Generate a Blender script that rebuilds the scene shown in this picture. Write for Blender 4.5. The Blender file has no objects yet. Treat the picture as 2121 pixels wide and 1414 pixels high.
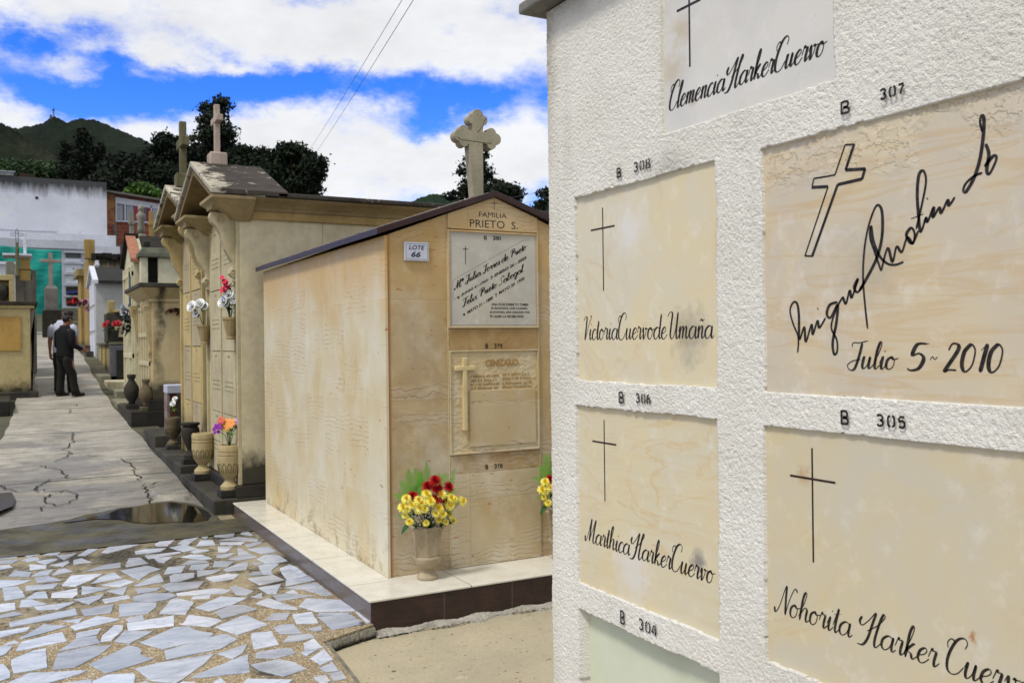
import bpy, bmesh, math, random
import numpy as np
from mathutils import Vector, Matrix
R = math.radians
scene = bpy.context.scene
C = scene.collection
random.seed(7)
ROOTLOC = {}

# ------------------------------------------------------------------ mesh builder (all coordinates in world metres)
class MB:
    def __init__(s): s.v=[]; s.f=[]; s.m=[]; s.cur=0; s.c=[]; s.col=None
    def add(s, vs, fs, mi=None):
        b=len(s.v); s.v+= [tuple(v) for v in vs]; s.f+= [tuple(i+b for i in f) for f in fs]
        s.m += [s.cur if mi is None else mi]*len(fs)
        s.c += [s.col]*len(fs)
        return s
    def box(s,x0,x1,y0,y1,z0,z1,mi=None):
        vs=[(x0,y0,z0),(x1,y0,z0),(x1,y1,z0),(x0,y1,z0),(x0,y0,z1),(x1,y0,z1),(x1,y1,z1),(x0,y1,z1)]
        return s.add(vs,[(0,3,2,1),(4,5,6,7),(0,1,5,4),(1,2,6,5),(2,3,7,6),(3,0,4,7)],mi)
    def frustum(s,b,t,z0,z1,mi=None):   # b,t=(x0,x1,y0,y1)
        vs=[(b[0],b[2],z0),(b[1],b[2],z0),(b[1],b[3],z0),(b[0],b[3],z0),(t[0],t[2],z1),(t[1],t[2],z1),(t[1],t[3],z1),(t[0],t[3],z1)]
        return s.add(vs,[(0,3,2,1),(4,5,6,7),(0,1,5,4),(1,2,6,5),(2,3,7,6),(3,0,4,7)],mi)
    def prism(s,pts,axis,a,b,mi=None):  # polygon pts in the two other axes, extruded a..b
        n=len(pts)
        def P(p,t):
            return {0:(t,p[0],p[1]),1:(p[0],t,p[1]),2:(p[0],p[1],t)}[axis]
        vs=[P(p,a) for p in pts]+[P(p,b) for p in pts]
        fs=[tuple(range(n)),tuple(range(2*n-1,n-1,-1))]+[(i,i+n,(i+1)%n+n,(i+1)%n) for i in range(n)]
        return s.add(vs,fs,mi)
    def lathe(s,prof,seg=24,cx=0,cy=0,flute=None,mi=None,rot=0):
        vs=[];fs=[];n=len(prof)
        for i in range(seg):
            a=2*math.pi*i/seg+rot
            for j,(r,z) in enumerate(prof):
                k=flute(a,z,r) if flute else 1.0
                vs.append((cx+r*k*math.cos(a),cy+r*k*math.sin(a),z))
        for i in range(seg):
            i2=(i+1)%seg
            for j in range(n-1): fs.append((i*n+j,i2*n+j,i2*n+j+1,i*n+j+1))
        return s.add(vs,fs,mi)
    def tube(s,pts,r,seg=8,mi=None):
        pts=[Vector(p) for p in pts]; rs=r if isinstance(r,(list,tuple)) else [r]*len(pts)
        vs=[];fs=[]
        for i,p in enumerate(pts):
            d=(pts[min(i+1,len(pts)-1)]-pts[max(i-1,0)]).normalized()
            u=d.orthogonal().normalized() if i==0 else (pu-d*pu.dot(d)).normalized()
            pu=u; w=d.cross(u)
            for k in range(seg):
                a=2*math.pi*k/seg; vs.append(p+(u*math.cos(a)+w*math.sin(a))*rs[i])
        for i in range(len(pts)-1):
            for k in range(seg):
                k2=(k+1)%seg; fs.append((i*seg+k,i*seg+k2,(i+1)*seg+k2,(i+1)*seg+k))
        fs.append(tuple(range(seg-1,-1,-1))); fs.append(tuple((len(pts)-1)*seg+k for k in range(seg)))
        return s.add(vs,fs,mi)
    def cyl(s,x,y,z0,z1,r,seg=16,mi=None): return s.tube([(x,y,z0),(x,y,z1)],r,seg,mi)
    def build(s,name,mats,parent=None,bevel=0,smooth=False,label=None,fix=True,segs=2):
        me=bpy.data.meshes.new(name)
        off=ROOTLOC.get(parent.name,Vector((0,0,0))) if parent else Vector((0,0,0))
        me.from_pydata([(v[0]-off.x,v[1]-off.y,v[2]-off.z) for v in s.v],[],s.f)
        if not isinstance(mats,(list,tuple)): mats=[mats]
        for m in mats: me.materials.append(m)
        if len(mats)>1: me.polygons.foreach_set('material_index',s.m)
        if any(c is not None for c in s.c):
            at=me.attributes.new('tone','FLOAT_COLOR','FACE')
            arr=[]
            for c in s.c: arr+= list(c or (1,1,1))+[1]
            at.data.foreach_set('color',arr)
        if fix:
            bm=bmesh.new(); bm.from_mesh(me); bmesh.ops.recalc_face_normals(bm,faces=bm.faces); bm.to_mesh(me); bm.free()
        if smooth: me.polygons.foreach_set('use_smooth',[True]*len(me.polygons))
        o=bpy.data.objects.new(name,me); C.objects.link(o)
        if parent: o.parent=parent; ROOTLOC[o.name]=off
        if bevel:
            b=o.modifiers.new('bevel','BEVEL'); b.width=bevel; b.segments=segs; b.limit_method='ANGLE'; b.angle_limit=R(40); b.harden_normals=False
        if smooth=='auto':
            me.set_sharp_from_angle(angle=R(35))
        if label: o['label']=label
        return o

def thing(name,label,cat,loc=(0,0,0),group=None):
    o=bpy.data.objects.new(name,None); o.empty_display_size=.1; C.objects.link(o); o.location=loc
    o['label']=label; o['category']=cat
    if group: o['group']=group
    ROOTLOC[o.name]=Vector(loc); return o
def tag(o,label,cat,group=None):
    o['label']=label; o['category']=cat
    if group: o['group']=group
    return o
def struct(o,kind='structure'): o['kind']=kind; return o
def copy_tree(o,parent=None):
    c=o.copy(); C.objects.link(c)
    if parent: c.parent=parent
    for ch in o.children: copy_tree(ch,c)
    return c

# ------------------------------------------------------------------ material helpers
def lin(h):
    h=h.lstrip('#'); o=[]
    for i in (0,2,4):
        c=int(h[i:i+2],16)/255; o.append(c/12.92 if c<=.04045 else ((c+.055)/1.055)**2.4)
    return tuple(o)+(1,)
class M:
    def __init__(s,name,rough=.8,spec=.3):
        s.mat=bpy.data.materials.new(name); s.mat.use_nodes=True; s.nt=s.mat.node_tree
        s.b=s.nt.nodes['Principled BSDF']; s.b.inputs['Roughness'].default_value=rough; s.b.inputs['Specular IOR Level'].default_value=spec
        g=s.nt.nodes.new('ShaderNodeNewGeometry'); s.pos=g.outputs['Position']; s.g=g
    def nd(s,t): return s.nt.nodes.new(t)
    def ln(s,a,b):
        if isinstance(a,bpy.types.NodeSocket): s.nt.links.new(a,b)
        else:
            try: b.default_value=a
            except Exception: b.default_value=a[:3]
    def map(s,scale=(1,1,1),vec=None,loc=(0,0,0),rot=(0,0,0)):
        n=s.nd('ShaderNodeMapping'); s.ln(vec or s.pos,n.inputs[0]); n.inputs['Scale'].default_value=scale; n.inputs['Location'].default_value=loc; n.inputs['Rotation'].default_value=rot; return n.outputs[0]
    def noise(s,scale,detail=4,rough=.55,vec=None,dist=0,col=False):
        n=s.nd('ShaderNodeTexNoise'); s.ln(vec or s.pos,n.inputs['Vector']); n.inputs['Scale'].default_value=scale; n.inputs['Detail'].default_value=detail; n.inputs['Roughness'].default_value=rough; n.inputs['Distortion'].default_value=dist
        return n.outputs['Color' if col else 'Fac']
    def vor(s,scale,feature='F1',out='Distance',vec=None,rand=1):
        n=s.nd('ShaderNodeTexVoronoi'); n.feature=feature; s.ln(vec or s.pos,n.inputs['Vector']); n.inputs['Scale'].default_value=scale; n.inputs['Randomness'].default_value=rand; return n.outputs[out]
    def ramp(s,fac,stops,interp='LINEAR'):
        n=s.nd('ShaderNodeValToRGB'); s.ln(fac,n.inputs[0]); e=n.color_ramp.elements; n.color_ramp.interpolation=interp
        while len(e)<len(stops): e.new(.5)
        for el,(p,c) in zip(e,stops):
            el.position=p; el.color=c if isinstance(c,tuple) else ((c,c,c,1) if not isinstance(c,str) else lin(c))
        return n.outputs[0]
    def mix(s,fac,a,b,blend='MIX'):
        n=s.nd('ShaderNodeMix'); n.data_type='RGBA'; n.blend_type=blend
        s.ln(fac,n.inputs[0]); s.ln(lin(a) if isinstance(a,str) else a,n.inputs[6]); s.ln(lin(b) if isinstance(b,str) else b,n.inputs[7]); return n.outputs[2]
    def m(s,op,a,b=0,c=0,clamp=False):
        n=s.nd('ShaderNodeMath'); n.operation=op; n.use_clamp=clamp; s.ln(a,n.inputs[0]); s.ln(b,n.inputs[1]); s.ln(c,n.inputs[2]); return n.outputs[0]
    def rng(s,v,a,b,c=0,d=1):
        n=s.nd('ShaderNodeMapRange'); s.ln(v,n.inputs[0]); n.inputs[1].default_value=a; n.inputs[2].default_value=b; n.inputs[3].default_value=c; n.inputs[4].default_value=d; return n.outputs[0]
    def xyz(s,v=None):
        n=s.nd('ShaderNodeSeparateXYZ'); s.ln(v or s.pos,n.inputs[0]); return n.outputs
    def comb(s,x,y,z):
        n=s.nd('ShaderNodeCombineXYZ'); s.ln(x,n.inputs[0]); s.ln(y,n.inputs[1]); s.ln(z,n.inputs[2]); return n.outputs[0]
    def vadd(s,a,b):
        n=s.nd('ShaderNodeVectorMath'); n.operation='ADD'; s.ln(a,n.inputs[0]); s.ln(b,n.inputs[1]); return n.outputs[0]
    def bump(s,h,strength=.5,dist=.01,prev=None):
        n=s.nd('ShaderNodeBump'); s.ln(h,n.inputs['Height']); n.inputs['Strength'].default_value=strength; n.inputs['Distance'].default_value=dist
        if prev: s.ln(prev,n.inputs['Normal'])
        return n.outputs[0]
    def line(s,coord,period,width,offset=0):    # 1 on a joint
        a=s.m('FRACT',s.m('DIVIDE',s.m('ADD',coord,offset),period)); a=s.m('ABSOLUTE',s.m('SUBTRACT',a,.5)); return s.m('GREATER_THAN',a,.5-width/period/2)
    def out(s,color=None,normal=None,rough=None):
        if color is not None: s.ln(lin(color) if isinstance(color,str) else color,s.b.inputs['Base Color'])
        if normal is not None: s.ln(normal,s.b.inputs['Normal'])
        if rough is not None: s.ln(rough,s.b.inputs['Roughness'])
        return s.mat

def simple(name,a,b=None,scale=8,rough=.75,bump=.3,bd=.004,spec=.3,bscale=None,detail=5):
    k=M(name,rough,spec); n=k.noise(scale,detail)
    c=k.mix(k.rng(n,.35,.68),a,b or a)
    return k.out(c,k.bump(k.noise(bscale or scale*6,4),bump,bd))

def weathered(name,base,alt,dirt='#2b2a24',lo=None,hi=None,dirtamt=.5,rough=.85,scale=3,bump=.4,bd=.004,streak=.0,joint=None):
    """stone / render with blotches, vertical run marks, and grime that keeps to a band above z=lo or under z=hi"""
    k=M(name,rough,.25); X,Y,Z=k.xyz()
    c=k.mix(k.rng(k.noise(scale,6,.6),.35,.68),base,alt)
    c=k.mix(k.m('MULTIPLY',k.rng(k.noise(scale*9,3),.4,.75),.35),c,k.mix(.5,c,dirt))
    if streak:
        st=k.rng(k.noise(6,4,.6,k.map((1.6,1.6,.18))),.5,.74); c=k.mix(k.m('MULTIPLY',st,streak),c,dirt)
    if lo is not None:
        g=k.m('SUBTRACT',k.rng(Z,lo[0],lo[1],1,0),k.m('MULTIPLY',k.noise(7,5,.65),.75)); c=k.mix(k.rng(g,-.1,.3,0,dirtamt),c,dirt)
    if hi is not None:
        g=k.m('SUBTRACT',k.rng(Z,hi[0],hi[1],0,1),k.m('MULTIPLY',k.noise(5,6,.7,k.map((1,1,.25))),1.0)); c=k.mix(k.rng(g,-.12,.22,0,dirtamt),c,dirt)
    if joint:
        f=None
        for ax,per,off in joint:
            l=k.line((X,Y,Z)[ax],per,.006,off); f=l if f is None else k.m('MAXIMUM',f,l)
        c=k.mix(k.m('MULTIPLY',f,.55),c,dirt)
    h=k.noise(70,4,.6)
    return k.out(c,k.bump(h,bump,bd),k.rng(k.noise(12,3),.3,.7,rough-.12,min(1,rough+.1)))

# traced geometry, in metres
FLAGS= [[(-0.155,8.395),(-0.129,8.392),(-0.075,8.413),(-0.012,8.321),(0.032,8.163),(-0.042,8.094),(-0.125,8.102),(-0.151,8.11)],[(0.002,8.42),(0.28,8.437),(0.273,8.236),(0.129,8.222)],[(0.001,8.068),(0.287,8.179),(0.286,8.1),(0.018,8.033)],[(0.321,8.449),(0.607,8.464),(0.574,8.28),(0.316,8.113)],[(0.366,8.051),(0.487,8.111),(0.516,7.986),(0.396,7.917)],[(0.69,8.296),(0.764,8.353),(1.001,8.359),(0.98,8.147),(0.8,8.22)],[(0.545,8.163),(0.647,8.25),(0.821,8.181),(0.938,8.001),(0.739,8.089)],[(0.569,7.729),(0.627,7.892),(0.702,7.94),(0.851,7.868),(0.737,7.773),(0.609,7.669)],[(0.398,7.704),(0.481,7.903),(0.554,7.872),(0.454,7.676)],[(0.173,7.87),(0.241,7.948),(0.301,7.967),(0.265,7.809)],[(0.264,7.786),(0.401,7.805),(0.302,7.601)],[(0.033,7.938),(0.138,7.99),(0.139,7.898),(0.077,7.85)],[(-0.154,8.051),(-0.023,8.013),(-0.011,7.885),(-0.151,7.894)],[(-0.154,7.84),(0.005,7.783),(-0.041,7.689),(-0.153,7.757)],[(0.031,7.761),(0.077,7.815),(0.128,7.791),(0.135,7.704),(0.063,7.683)],[(0.121,7.66),(0.249,7.68),(0.252,7.627),(0.176,7.509)],[(0.364,7.559),(0.418,7.596),(0.472,7.42),(0.355,7.423)],[(0.204,7.463),(0.322,7.562),(0.327,7.49),(0.289,7.39)],[(-0.155,7.647),(-0.059,7.629),(-0.041,7.538),(-0.152,7.505)],[(0.072,7.572),(0.176,7.48),(0.171,7.389),(0.072,7.391)],[(-0.059,7.273),(-0.02,7.425),(0.079,7.303),(0.064,7.184)],[(0.081,7.189),(0.131,7.303),(0.216,7.325),(0.182,7.169)],[(0.209,7.153),(0.245,7.276),(0.29,7.313),(0.337,7.179),(0.226,7.138)],[(0.416,7.135),(0.555,7.263),(0.657,7.279),(0.645,7.132)],[(-0.147,7.197),(0.076,7.058),(-0.016,6.976),(-0.142,6.941)],[(0.1,7.108),(0.182,7.128),(0.251,6.949),(0.116,6.968)],[(0.257,6.803),(0.323,7.054),(0.518,6.998),(0.423,6.846),(0.334,6.726)],[(0.43,6.747),(0.507,6.913),(0.591,6.995),(0.623,6.804)],[(0.044,6.903),(0.231,6.862),(0.198,6.756),(0.044,6.776)],[(0.489,6.674),(0.634,6.749),(0.684,6.651),(0.592,6.56)],[(-0.094,6.93),(-0.005,6.905),(0.02,6.755),(0.034,6.609),(-0.076,6.583)],[(0.044,6.569),(0.097,6.692),(0.15,6.681),(0.16,6.517)],[(0.184,6.516),(0.194,6.625),(0.338,6.658),(0.33,6.518),(0.301,6.441)],[(0.369,6.7),(0.526,6.551),(0.356,6.471)],[(0.509,6.49),(0.633,6.533),(0.589,6.338)],[(0.312,6.384),(0.479,6.42),(0.448,6.329),(0.382,6.221)],[(0.466,6.293),(0.611,6.313),(0.615,6.238),(0.476,6.189)],[(1.059,8.354),(1.347,8.334),(1.221,8.163),(1.04,8.164)],[(1.315,8.045),(1.444,8.041),(1.357,7.796)],[(1.456,7.989),(1.531,8.025),(1.603,7.899),(1.572,7.785),(1.523,7.772),(1.44,7.86)],[(1.649,7.856),(1.722,8.009),(1.721,7.738)],[(0.97,7.83),(1.086,8.039),(1.157,8.025),(1.12,7.89),(1.045,7.704),(0.968,7.738)],[(1.127,7.735),(1.196,7.872),(1.319,7.902),(1.2,7.676)],[(1.244,7.57),(1.31,7.774),(1.394,7.723),(1.38,7.54)],[(1.442,7.694),(1.605,7.745),(1.727,7.57),(1.703,7.498)],[(1.436,7.614),(1.603,7.507),(1.562,7.434),(1.421,7.523)],[(1.592,7.411),(1.715,7.477),(1.723,7.412),(1.598,7.289)],[(1.055,7.619),(1.164,7.677),(1.233,7.459),(1.123,7.412)],[(1.173,7.382),(1.236,7.439),(1.296,7.37),(1.29,7.336),(1.189,7.31)],[(1.385,7.445),(1.486,7.391),(1.406,7.228),(1.354,7.259)],[(1.508,7.318),(1.531,7.278),(1.543,7.084),(1.573,6.933),(1.442,6.903),(1.383,6.985),(1.457,7.027)],[(0.8,7.621),(0.883,7.659),(1.019,7.615),(0.964,7.521),(0.793,7.509)],[(0.849,7.431),(1.087,7.434),(1.095,7.38),(0.859,7.302)],[(0.896,7.296),(1.023,7.278),(0.942,7.118),(0.909,7.166)],[(1.077,7.245),(1.152,7.284),(1.23,7.224),(1.268,7.071),(1.2,7.077)],[(1.309,7.081),(1.327,7.165),(1.429,7.177),(1.452,7.151),(1.382,7.061)],[(0.682,7.164),(0.732,7.402),(0.806,7.385),(0.833,7.161),(0.687,7.128)],[(0.64,7.028),(0.819,7.077),(0.888,6.921),(0.805,6.856),(0.722,6.682)],[(1.042,6.986),(1.109,7.097),(1.21,7.029),(1.227,6.969),(1.093,6.971)],[(1.073,6.82),(1.104,6.931),(1.216,6.908),(1.207,6.847),(1.15,6.748)],[(1.232,6.8),(1.271,6.965),(1.394,6.891),(1.322,6.757)],[(1.283,6.683),(1.392,6.791),(1.483,6.821),(1.423,6.614),(1.293,6.614)],[(0.894,6.762),(0.945,6.951),(1.061,6.935),(1.003,6.757)],[(0.92,6.676),(0.952,6.727),(1.08,6.691),(1.054,6.566),(0.97,6.509),(0.903,6.511)],[(1.111,6.734),(1.263,6.681),(1.207,6.615),(1.084,6.557)],[(1.131,6.503),(1.28,6.546),(1.343,6.476),(1.286,6.387),(1.161,6.366)],[(0.677,6.543),(0.863,6.78),(0.858,6.551),(0.714,6.521)],[(0.835,6.439),(0.885,6.484),(1.096,6.408),(1.033,6.266),(0.871,6.247)],[(0.675,6.453),(0.817,6.395),(0.787,6.342),(0.678,6.319)],[(0.896,6.198),(1.126,6.201),(1.209,6.098),(1.165,6.046),(0.894,6.138)],[(1.224,6.17),(1.265,6.191),(1.332,5.999),(1.276,5.928),(1.223,5.968)],[(0.642,6.255),(0.731,6.296),(0.855,6.213),(0.879,6.139),(0.813,6.078),(0.723,6.075),(0.637,6.15)],[(0.957,6.018),(0.981,6.07),(1.076,6.056),(1.054,5.976)],[(1.575,7.242),(1.735,7.249),(1.739,7.035),(1.63,7.025)],[(1.561,6.867),(1.642,6.969),(1.726,6.918),(1.735,6.694),(1.646,6.672),(1.585,6.715)],[(1.503,6.803),(1.558,6.705),(1.507,6.697)],[(1.52,6.66),(1.587,6.687),(1.663,6.632),(1.566,6.475),(1.548,6.362),(1.49,6.405)],[(1.389,6.422),(1.451,6.489),(1.485,6.473),(1.483,6.401)],[(1.637,6.503),(1.722,6.582),(1.744,6.481),(1.745,6.203),(1.6,6.164),(1.616,6.362)],[(1.378,6.331),(1.546,6.344),(1.576,6.173),(1.407,6.123)],[(1.591,6.152),(1.744,6.177),(1.755,6.061),(1.555,6.015)],[(1.529,5.972),(1.748,5.989),(1.75,5.657),(1.704,5.651),(1.635,5.854)],[(1.385,6.063),(1.534,6.077),(1.448,5.86),(1.405,5.881)],[(1.508,5.847),(1.565,5.895),(1.568,5.793)],[(1.422,5.819),(1.49,5.83),(1.64,5.696),(1.421,5.686)],[(1.296,5.864),(1.372,5.924),(1.347,5.803)],[(1.286,5.702),(1.376,5.783),(1.478,5.473),(1.468,5.448),(1.364,5.541)],[(1.501,5.511),(1.589,5.652),(1.681,5.575),(1.758,5.508),(1.77,5.243),(1.559,5.348)],[(1.552,5.279),(1.57,5.307),(1.72,5.219),(1.699,5.197),(1.547,5.253)],[(1.535,5.231),(1.711,5.185),(1.728,4.98),(1.54,4.962)],[(1.758,5.216),(1.78,5.209),(1.777,4.994),(1.743,4.977)],[(1.252,5.332),(1.322,5.435),(1.414,5.4),(1.36,5.287)],[(1.421,5.357),(1.529,5.352),(1.502,5.128),(1.394,5.174)],[(1.264,5.16),(1.301,5.192),(1.375,5.176),(1.368,4.994),(1.266,5.037)],[(1.422,5.032),(1.502,5.07),(1.482,4.987),(1.453,4.987)],[(1.247,4.891),(1.297,4.976),(1.403,4.956),(1.409,4.886),(1.334,4.872)],[(0.946,5.803),(1.122,5.965),(1.263,5.854),(1.151,5.756),(1.009,5.684)],[(0.737,5.789),(0.841,6.061),(0.872,6.078),(0.95,5.927),(0.869,5.691)],[(1.031,5.646),(1.139,5.738),(1.21,5.704),(1.259,5.576),(1.043,5.491),(1.041,5.561)],[(0.547,6.115),(0.635,6.106),(0.745,6.037),(0.735,5.953),(0.677,5.832),(0.522,5.838)],[(0.551,5.774),(0.642,5.805),(0.638,5.707),(0.56,5.701)],[(0.549,5.678),(0.801,5.696),(0.77,5.496),(0.573,5.527),(0.542,5.538)],[(0.814,5.506),(0.836,5.523),(0.885,5.669),(1.014,5.5),(1.028,5.454),(0.945,5.371)],[(0.98,5.35),(1.145,5.476),(1.18,5.472),(1.242,5.247),(1.056,5.145)],[(0.577,5.281),(0.778,5.462),(0.843,5.431),(0.877,5.319),(0.94,5.241),(0.913,5.175),(0.665,5.103)],[(0.671,5.062),(0.973,5.187),(1.007,5.174),(1.033,5.065),(0.93,4.96),(0.66,4.92)],[(0.505,4.86),(0.606,4.883),(0.883,4.884),(0.796,4.744),(0.65,4.561),(0.552,4.653),(0.531,4.758)],[(0.724,4.599),(0.945,4.742),(1.035,4.788),(1.008,4.688),(0.984,4.531),(0.777,4.574)],[(0.905,4.876),(1.065,4.949),(1.011,4.827),(0.953,4.761)],[(1.118,5.081),(1.134,5.126),(1.233,5.102),(1.212,4.869),(1.082,4.858)],[(1.07,4.756),(1.087,4.794),(1.193,4.793),(1.249,4.772),(1.251,4.686),(1.142,4.661),(1.066,4.717)],[(0.778,4.355),(0.801,4.465),(0.846,4.523),(0.852,4.419),(0.833,4.323)],[(0.668,4.546),(0.68,4.558),(0.727,4.519),(0.707,4.397),(0.65,4.429)],[(0.505,4.64),(0.525,4.654),(0.536,4.622),(0.536,4.496),(0.484,4.526)],[(1.018,4.626),(1.149,4.634),(1.207,4.554),(1.236,4.433),(1.117,4.391),(1.038,4.526)],[(0.93,4.393),(0.956,4.438),(1.136,4.323),(1.094,4.277),(0.917,4.274)],[(1.335,4.81),(1.402,4.864),(1.401,4.702),(1.308,4.701)],[(1.282,4.674),(1.376,4.686),(1.295,4.618)],[(1.303,4.567),(1.398,4.667),(1.389,4.499),(1.315,4.452)],[(1.301,4.4),(1.374,4.446),(1.365,4.33),(1.314,4.339)],[(1.317,4.3),(1.377,4.313),(1.368,4.213),(1.309,4.207)],[(1.236,4.295),(1.294,4.298),(1.286,4.216),(1.266,4.194),(1.245,4.214)],[(-0.129,6.508),(-0.023,6.497),(-0.021,6.335),(-0.126,6.316)],[(0.005,6.386),(0.017,6.543),(0.066,6.531),(0.147,6.37),(0.075,6.353)],[(0.086,6.33),(0.305,6.319),(0.268,6.264),(0.209,6.199),(0.106,6.243)],[(-0.12,6.218),(-0.028,6.271),(0.018,6.19),(-0.12,6.171)],[(-0.045,6.044),(0.297,6.163),(0.302,6.015),(-0.041,5.953)],[(0.333,6.108),(0.516,6.137),(0.48,5.957),(0.345,5.958)],[(0.22,5.913),(0.326,5.915),(0.302,5.839)],[(0.262,5.782),(0.408,5.913),(0.515,5.777),(0.28,5.689)],[(-0.115,5.883),(0.051,5.888),(0.037,5.821),(-0.113,5.752)],[(0.003,5.691),(0.124,5.892),(0.243,5.793),(0.022,5.679)],[(0.277,5.543),(0.285,5.633),(0.407,5.655),(0.379,5.557)],[(0.388,5.398),(0.407,5.514),(0.479,5.668),(0.507,5.658),(0.519,5.63),(0.505,5.553),(0.442,5.399)],[(0.457,5.371),(0.52,5.53),(0.649,5.44),(0.52,5.288)],[(-0.012,5.475),(0.015,5.611),(0.207,5.686),(0.222,5.509),(-0.008,5.46)],[(0.183,5.348),(0.278,5.535),(0.369,5.519),(0.38,5.384)],[(-0.067,5.62),(-0.024,5.663),(-0.004,5.609),(-0.053,5.599)],[(-0.11,5.595),(-0.033,5.55),(-0.064,5.444),(-0.107,5.398)],[(-0.032,5.32),(0.068,5.416),(0.121,5.424),(0.119,5.107),(-0.024,5.098),(-0.032,5.24)],[(0.146,5.058),(0.178,5.303),(0.324,5.346),(0.427,5.298),(0.362,5.183),(0.243,5.04)],[(0.312,5.05),(0.513,5.252),(0.551,5.194),(0.562,5.114),(0.546,5.093),(0.559,5.032),(0.595,4.976),(0.516,4.936),(0.373,4.872)],[(-0.105,5.288),(-0.071,5.263),(-0.059,5.211),(-0.044,5.126),(-0.041,5.05),(-0.1,5.002)],[(-0.05,4.836),(-0.048,4.959),(0.042,5.055),(0.287,4.954),(0.252,4.921),(0.099,4.861),(0.086,4.757)],[(0.302,4.632),(0.309,4.784),(0.376,4.838),(0.486,4.795),(0.487,4.753),(0.468,4.652),(0.445,4.548)],[(0.169,4.709),(0.185,4.824),(0.299,4.816),(0.295,4.732),(0.288,4.64)]]
TREES= {'euc':{'base':[16.52,87.77,14.79],'lobes':[[15.89,88.11,23.7,0.63,0.58],[17.32,89.61,24.39,0.9,0.67],[16.16,86.83,22.19,1.17,0.81],[17.66,88.29,21.85,0.63,0.54],[15.48,88.33,21.77,0.63,0.54],[16.46,87.8,20.64,1.53,0.9],[18.26,89.1,20.84,0.99,0.81],[15.43,90.64,20.87,0.9,0.81],[16.64,87.7,19.06,2.07,1.17],[18.3,86.8,19.35,0.45,0.54]]},'dark1':{'base':[11.6,82.48,12.92],'lobes':[[11.47,82.55,18.7,0.99,0.83],[12.44,82.02,17.95,1.07,0.91],[11.19,84.97,17.67,1.24,0.91],[12.9,81.77,16.62,1.65,1.24],[9.82,83.44,16.25,1.4,1.16],[11.29,81.5,15.22,2.15,1.4]]},'dark2':{'base':[7.73,80.02,12.38],'lobes':[[7.6,80.1,16.1,1.17,0.86],[6.97,80.44,15.05,1.02,1.02],[8.45,79.64,15.04,1.41,1.1],[6.72,80.58,14.16,1.57,0.94],[9.3,79.17,13.93,1.57,0.94]]},'dark3':{'base':[18.29,83.39,13.86],'lobes':[[17.96,83.57,18.42,1.13,0.87],[18.71,83.17,17.24,1.74,1.13],[20.15,84.66,18.94,0.87,0.61],[17.18,84.0,16.91,1.47,1.21],[20.23,82.34,16.79,1.13,0.95],[18.31,83.38,15.81,2.6,0.87]]},'round1':{'base':[19.47,71.37,11.94],'lobes':[[19.22,71.51,16.82,0.91,0.61],[18.7,72.93,16.15,0.84,0.69],[20.18,70.98,16.31,0.99,0.76],[20.71,70.69,15.28,0.91,1.07],[20.32,73.18,15.75,1.3,1.07],[20.43,70.85,13.91,1.07,0.84],[18.26,72.02,15.0,0.76,0.69],[19.09,71.57,14.04,0.99,0.61]]},'bush':{'base':[8.19,70.67,11.72],'lobes':[[8.2,70.66,12.84,0.56,0.31],[7.8,70.88,12.6,0.56,0.28],[8.66,70.42,12.52,0.49,0.28]]},'left_green':{'base':[3.36,134.76,21.74],'lobes':[[3.67,134.59,24.78,3.17,1.02],[0.6,136.26,24.19,3.81,0.89],[6.17,133.23,24.12,2.54,0.89]]},'con1':{'base':[5.28,88.19,13.72],'top':[5.34,88.15,20.24],'r':2.45},'con2':{'base':[3.89,91.22,14.04],'top':[4.17,91.07,19.76],'r':1.3},'con3':{'base':[6.78,89.64,14.0],'top':[6.76,89.66,19.3],'r':1.47},'cedar':{'base':[31.06,62.79,10.76],'top':[31.28,62.67,16.83],'r':3.04},'side_low':{'base':[32.08,59.96,11.2],'lobes':[[32.09,59.96,12.78,1.01,0.32],[32.62,59.66,12.41,0.58,0.36],[31.46,60.3,12.46,0.94,0.36]]},'edge':{'base':[30.66,51.63,9.09],'lobes':[[30.63,51.65,11.31,0.32,0.25],[30.45,51.74,10.29,0.44,0.38],[30.74,51.59,10.83,0.29,0.44],[30.95,51.47,10.03,0.63,0.51]]}}
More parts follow.
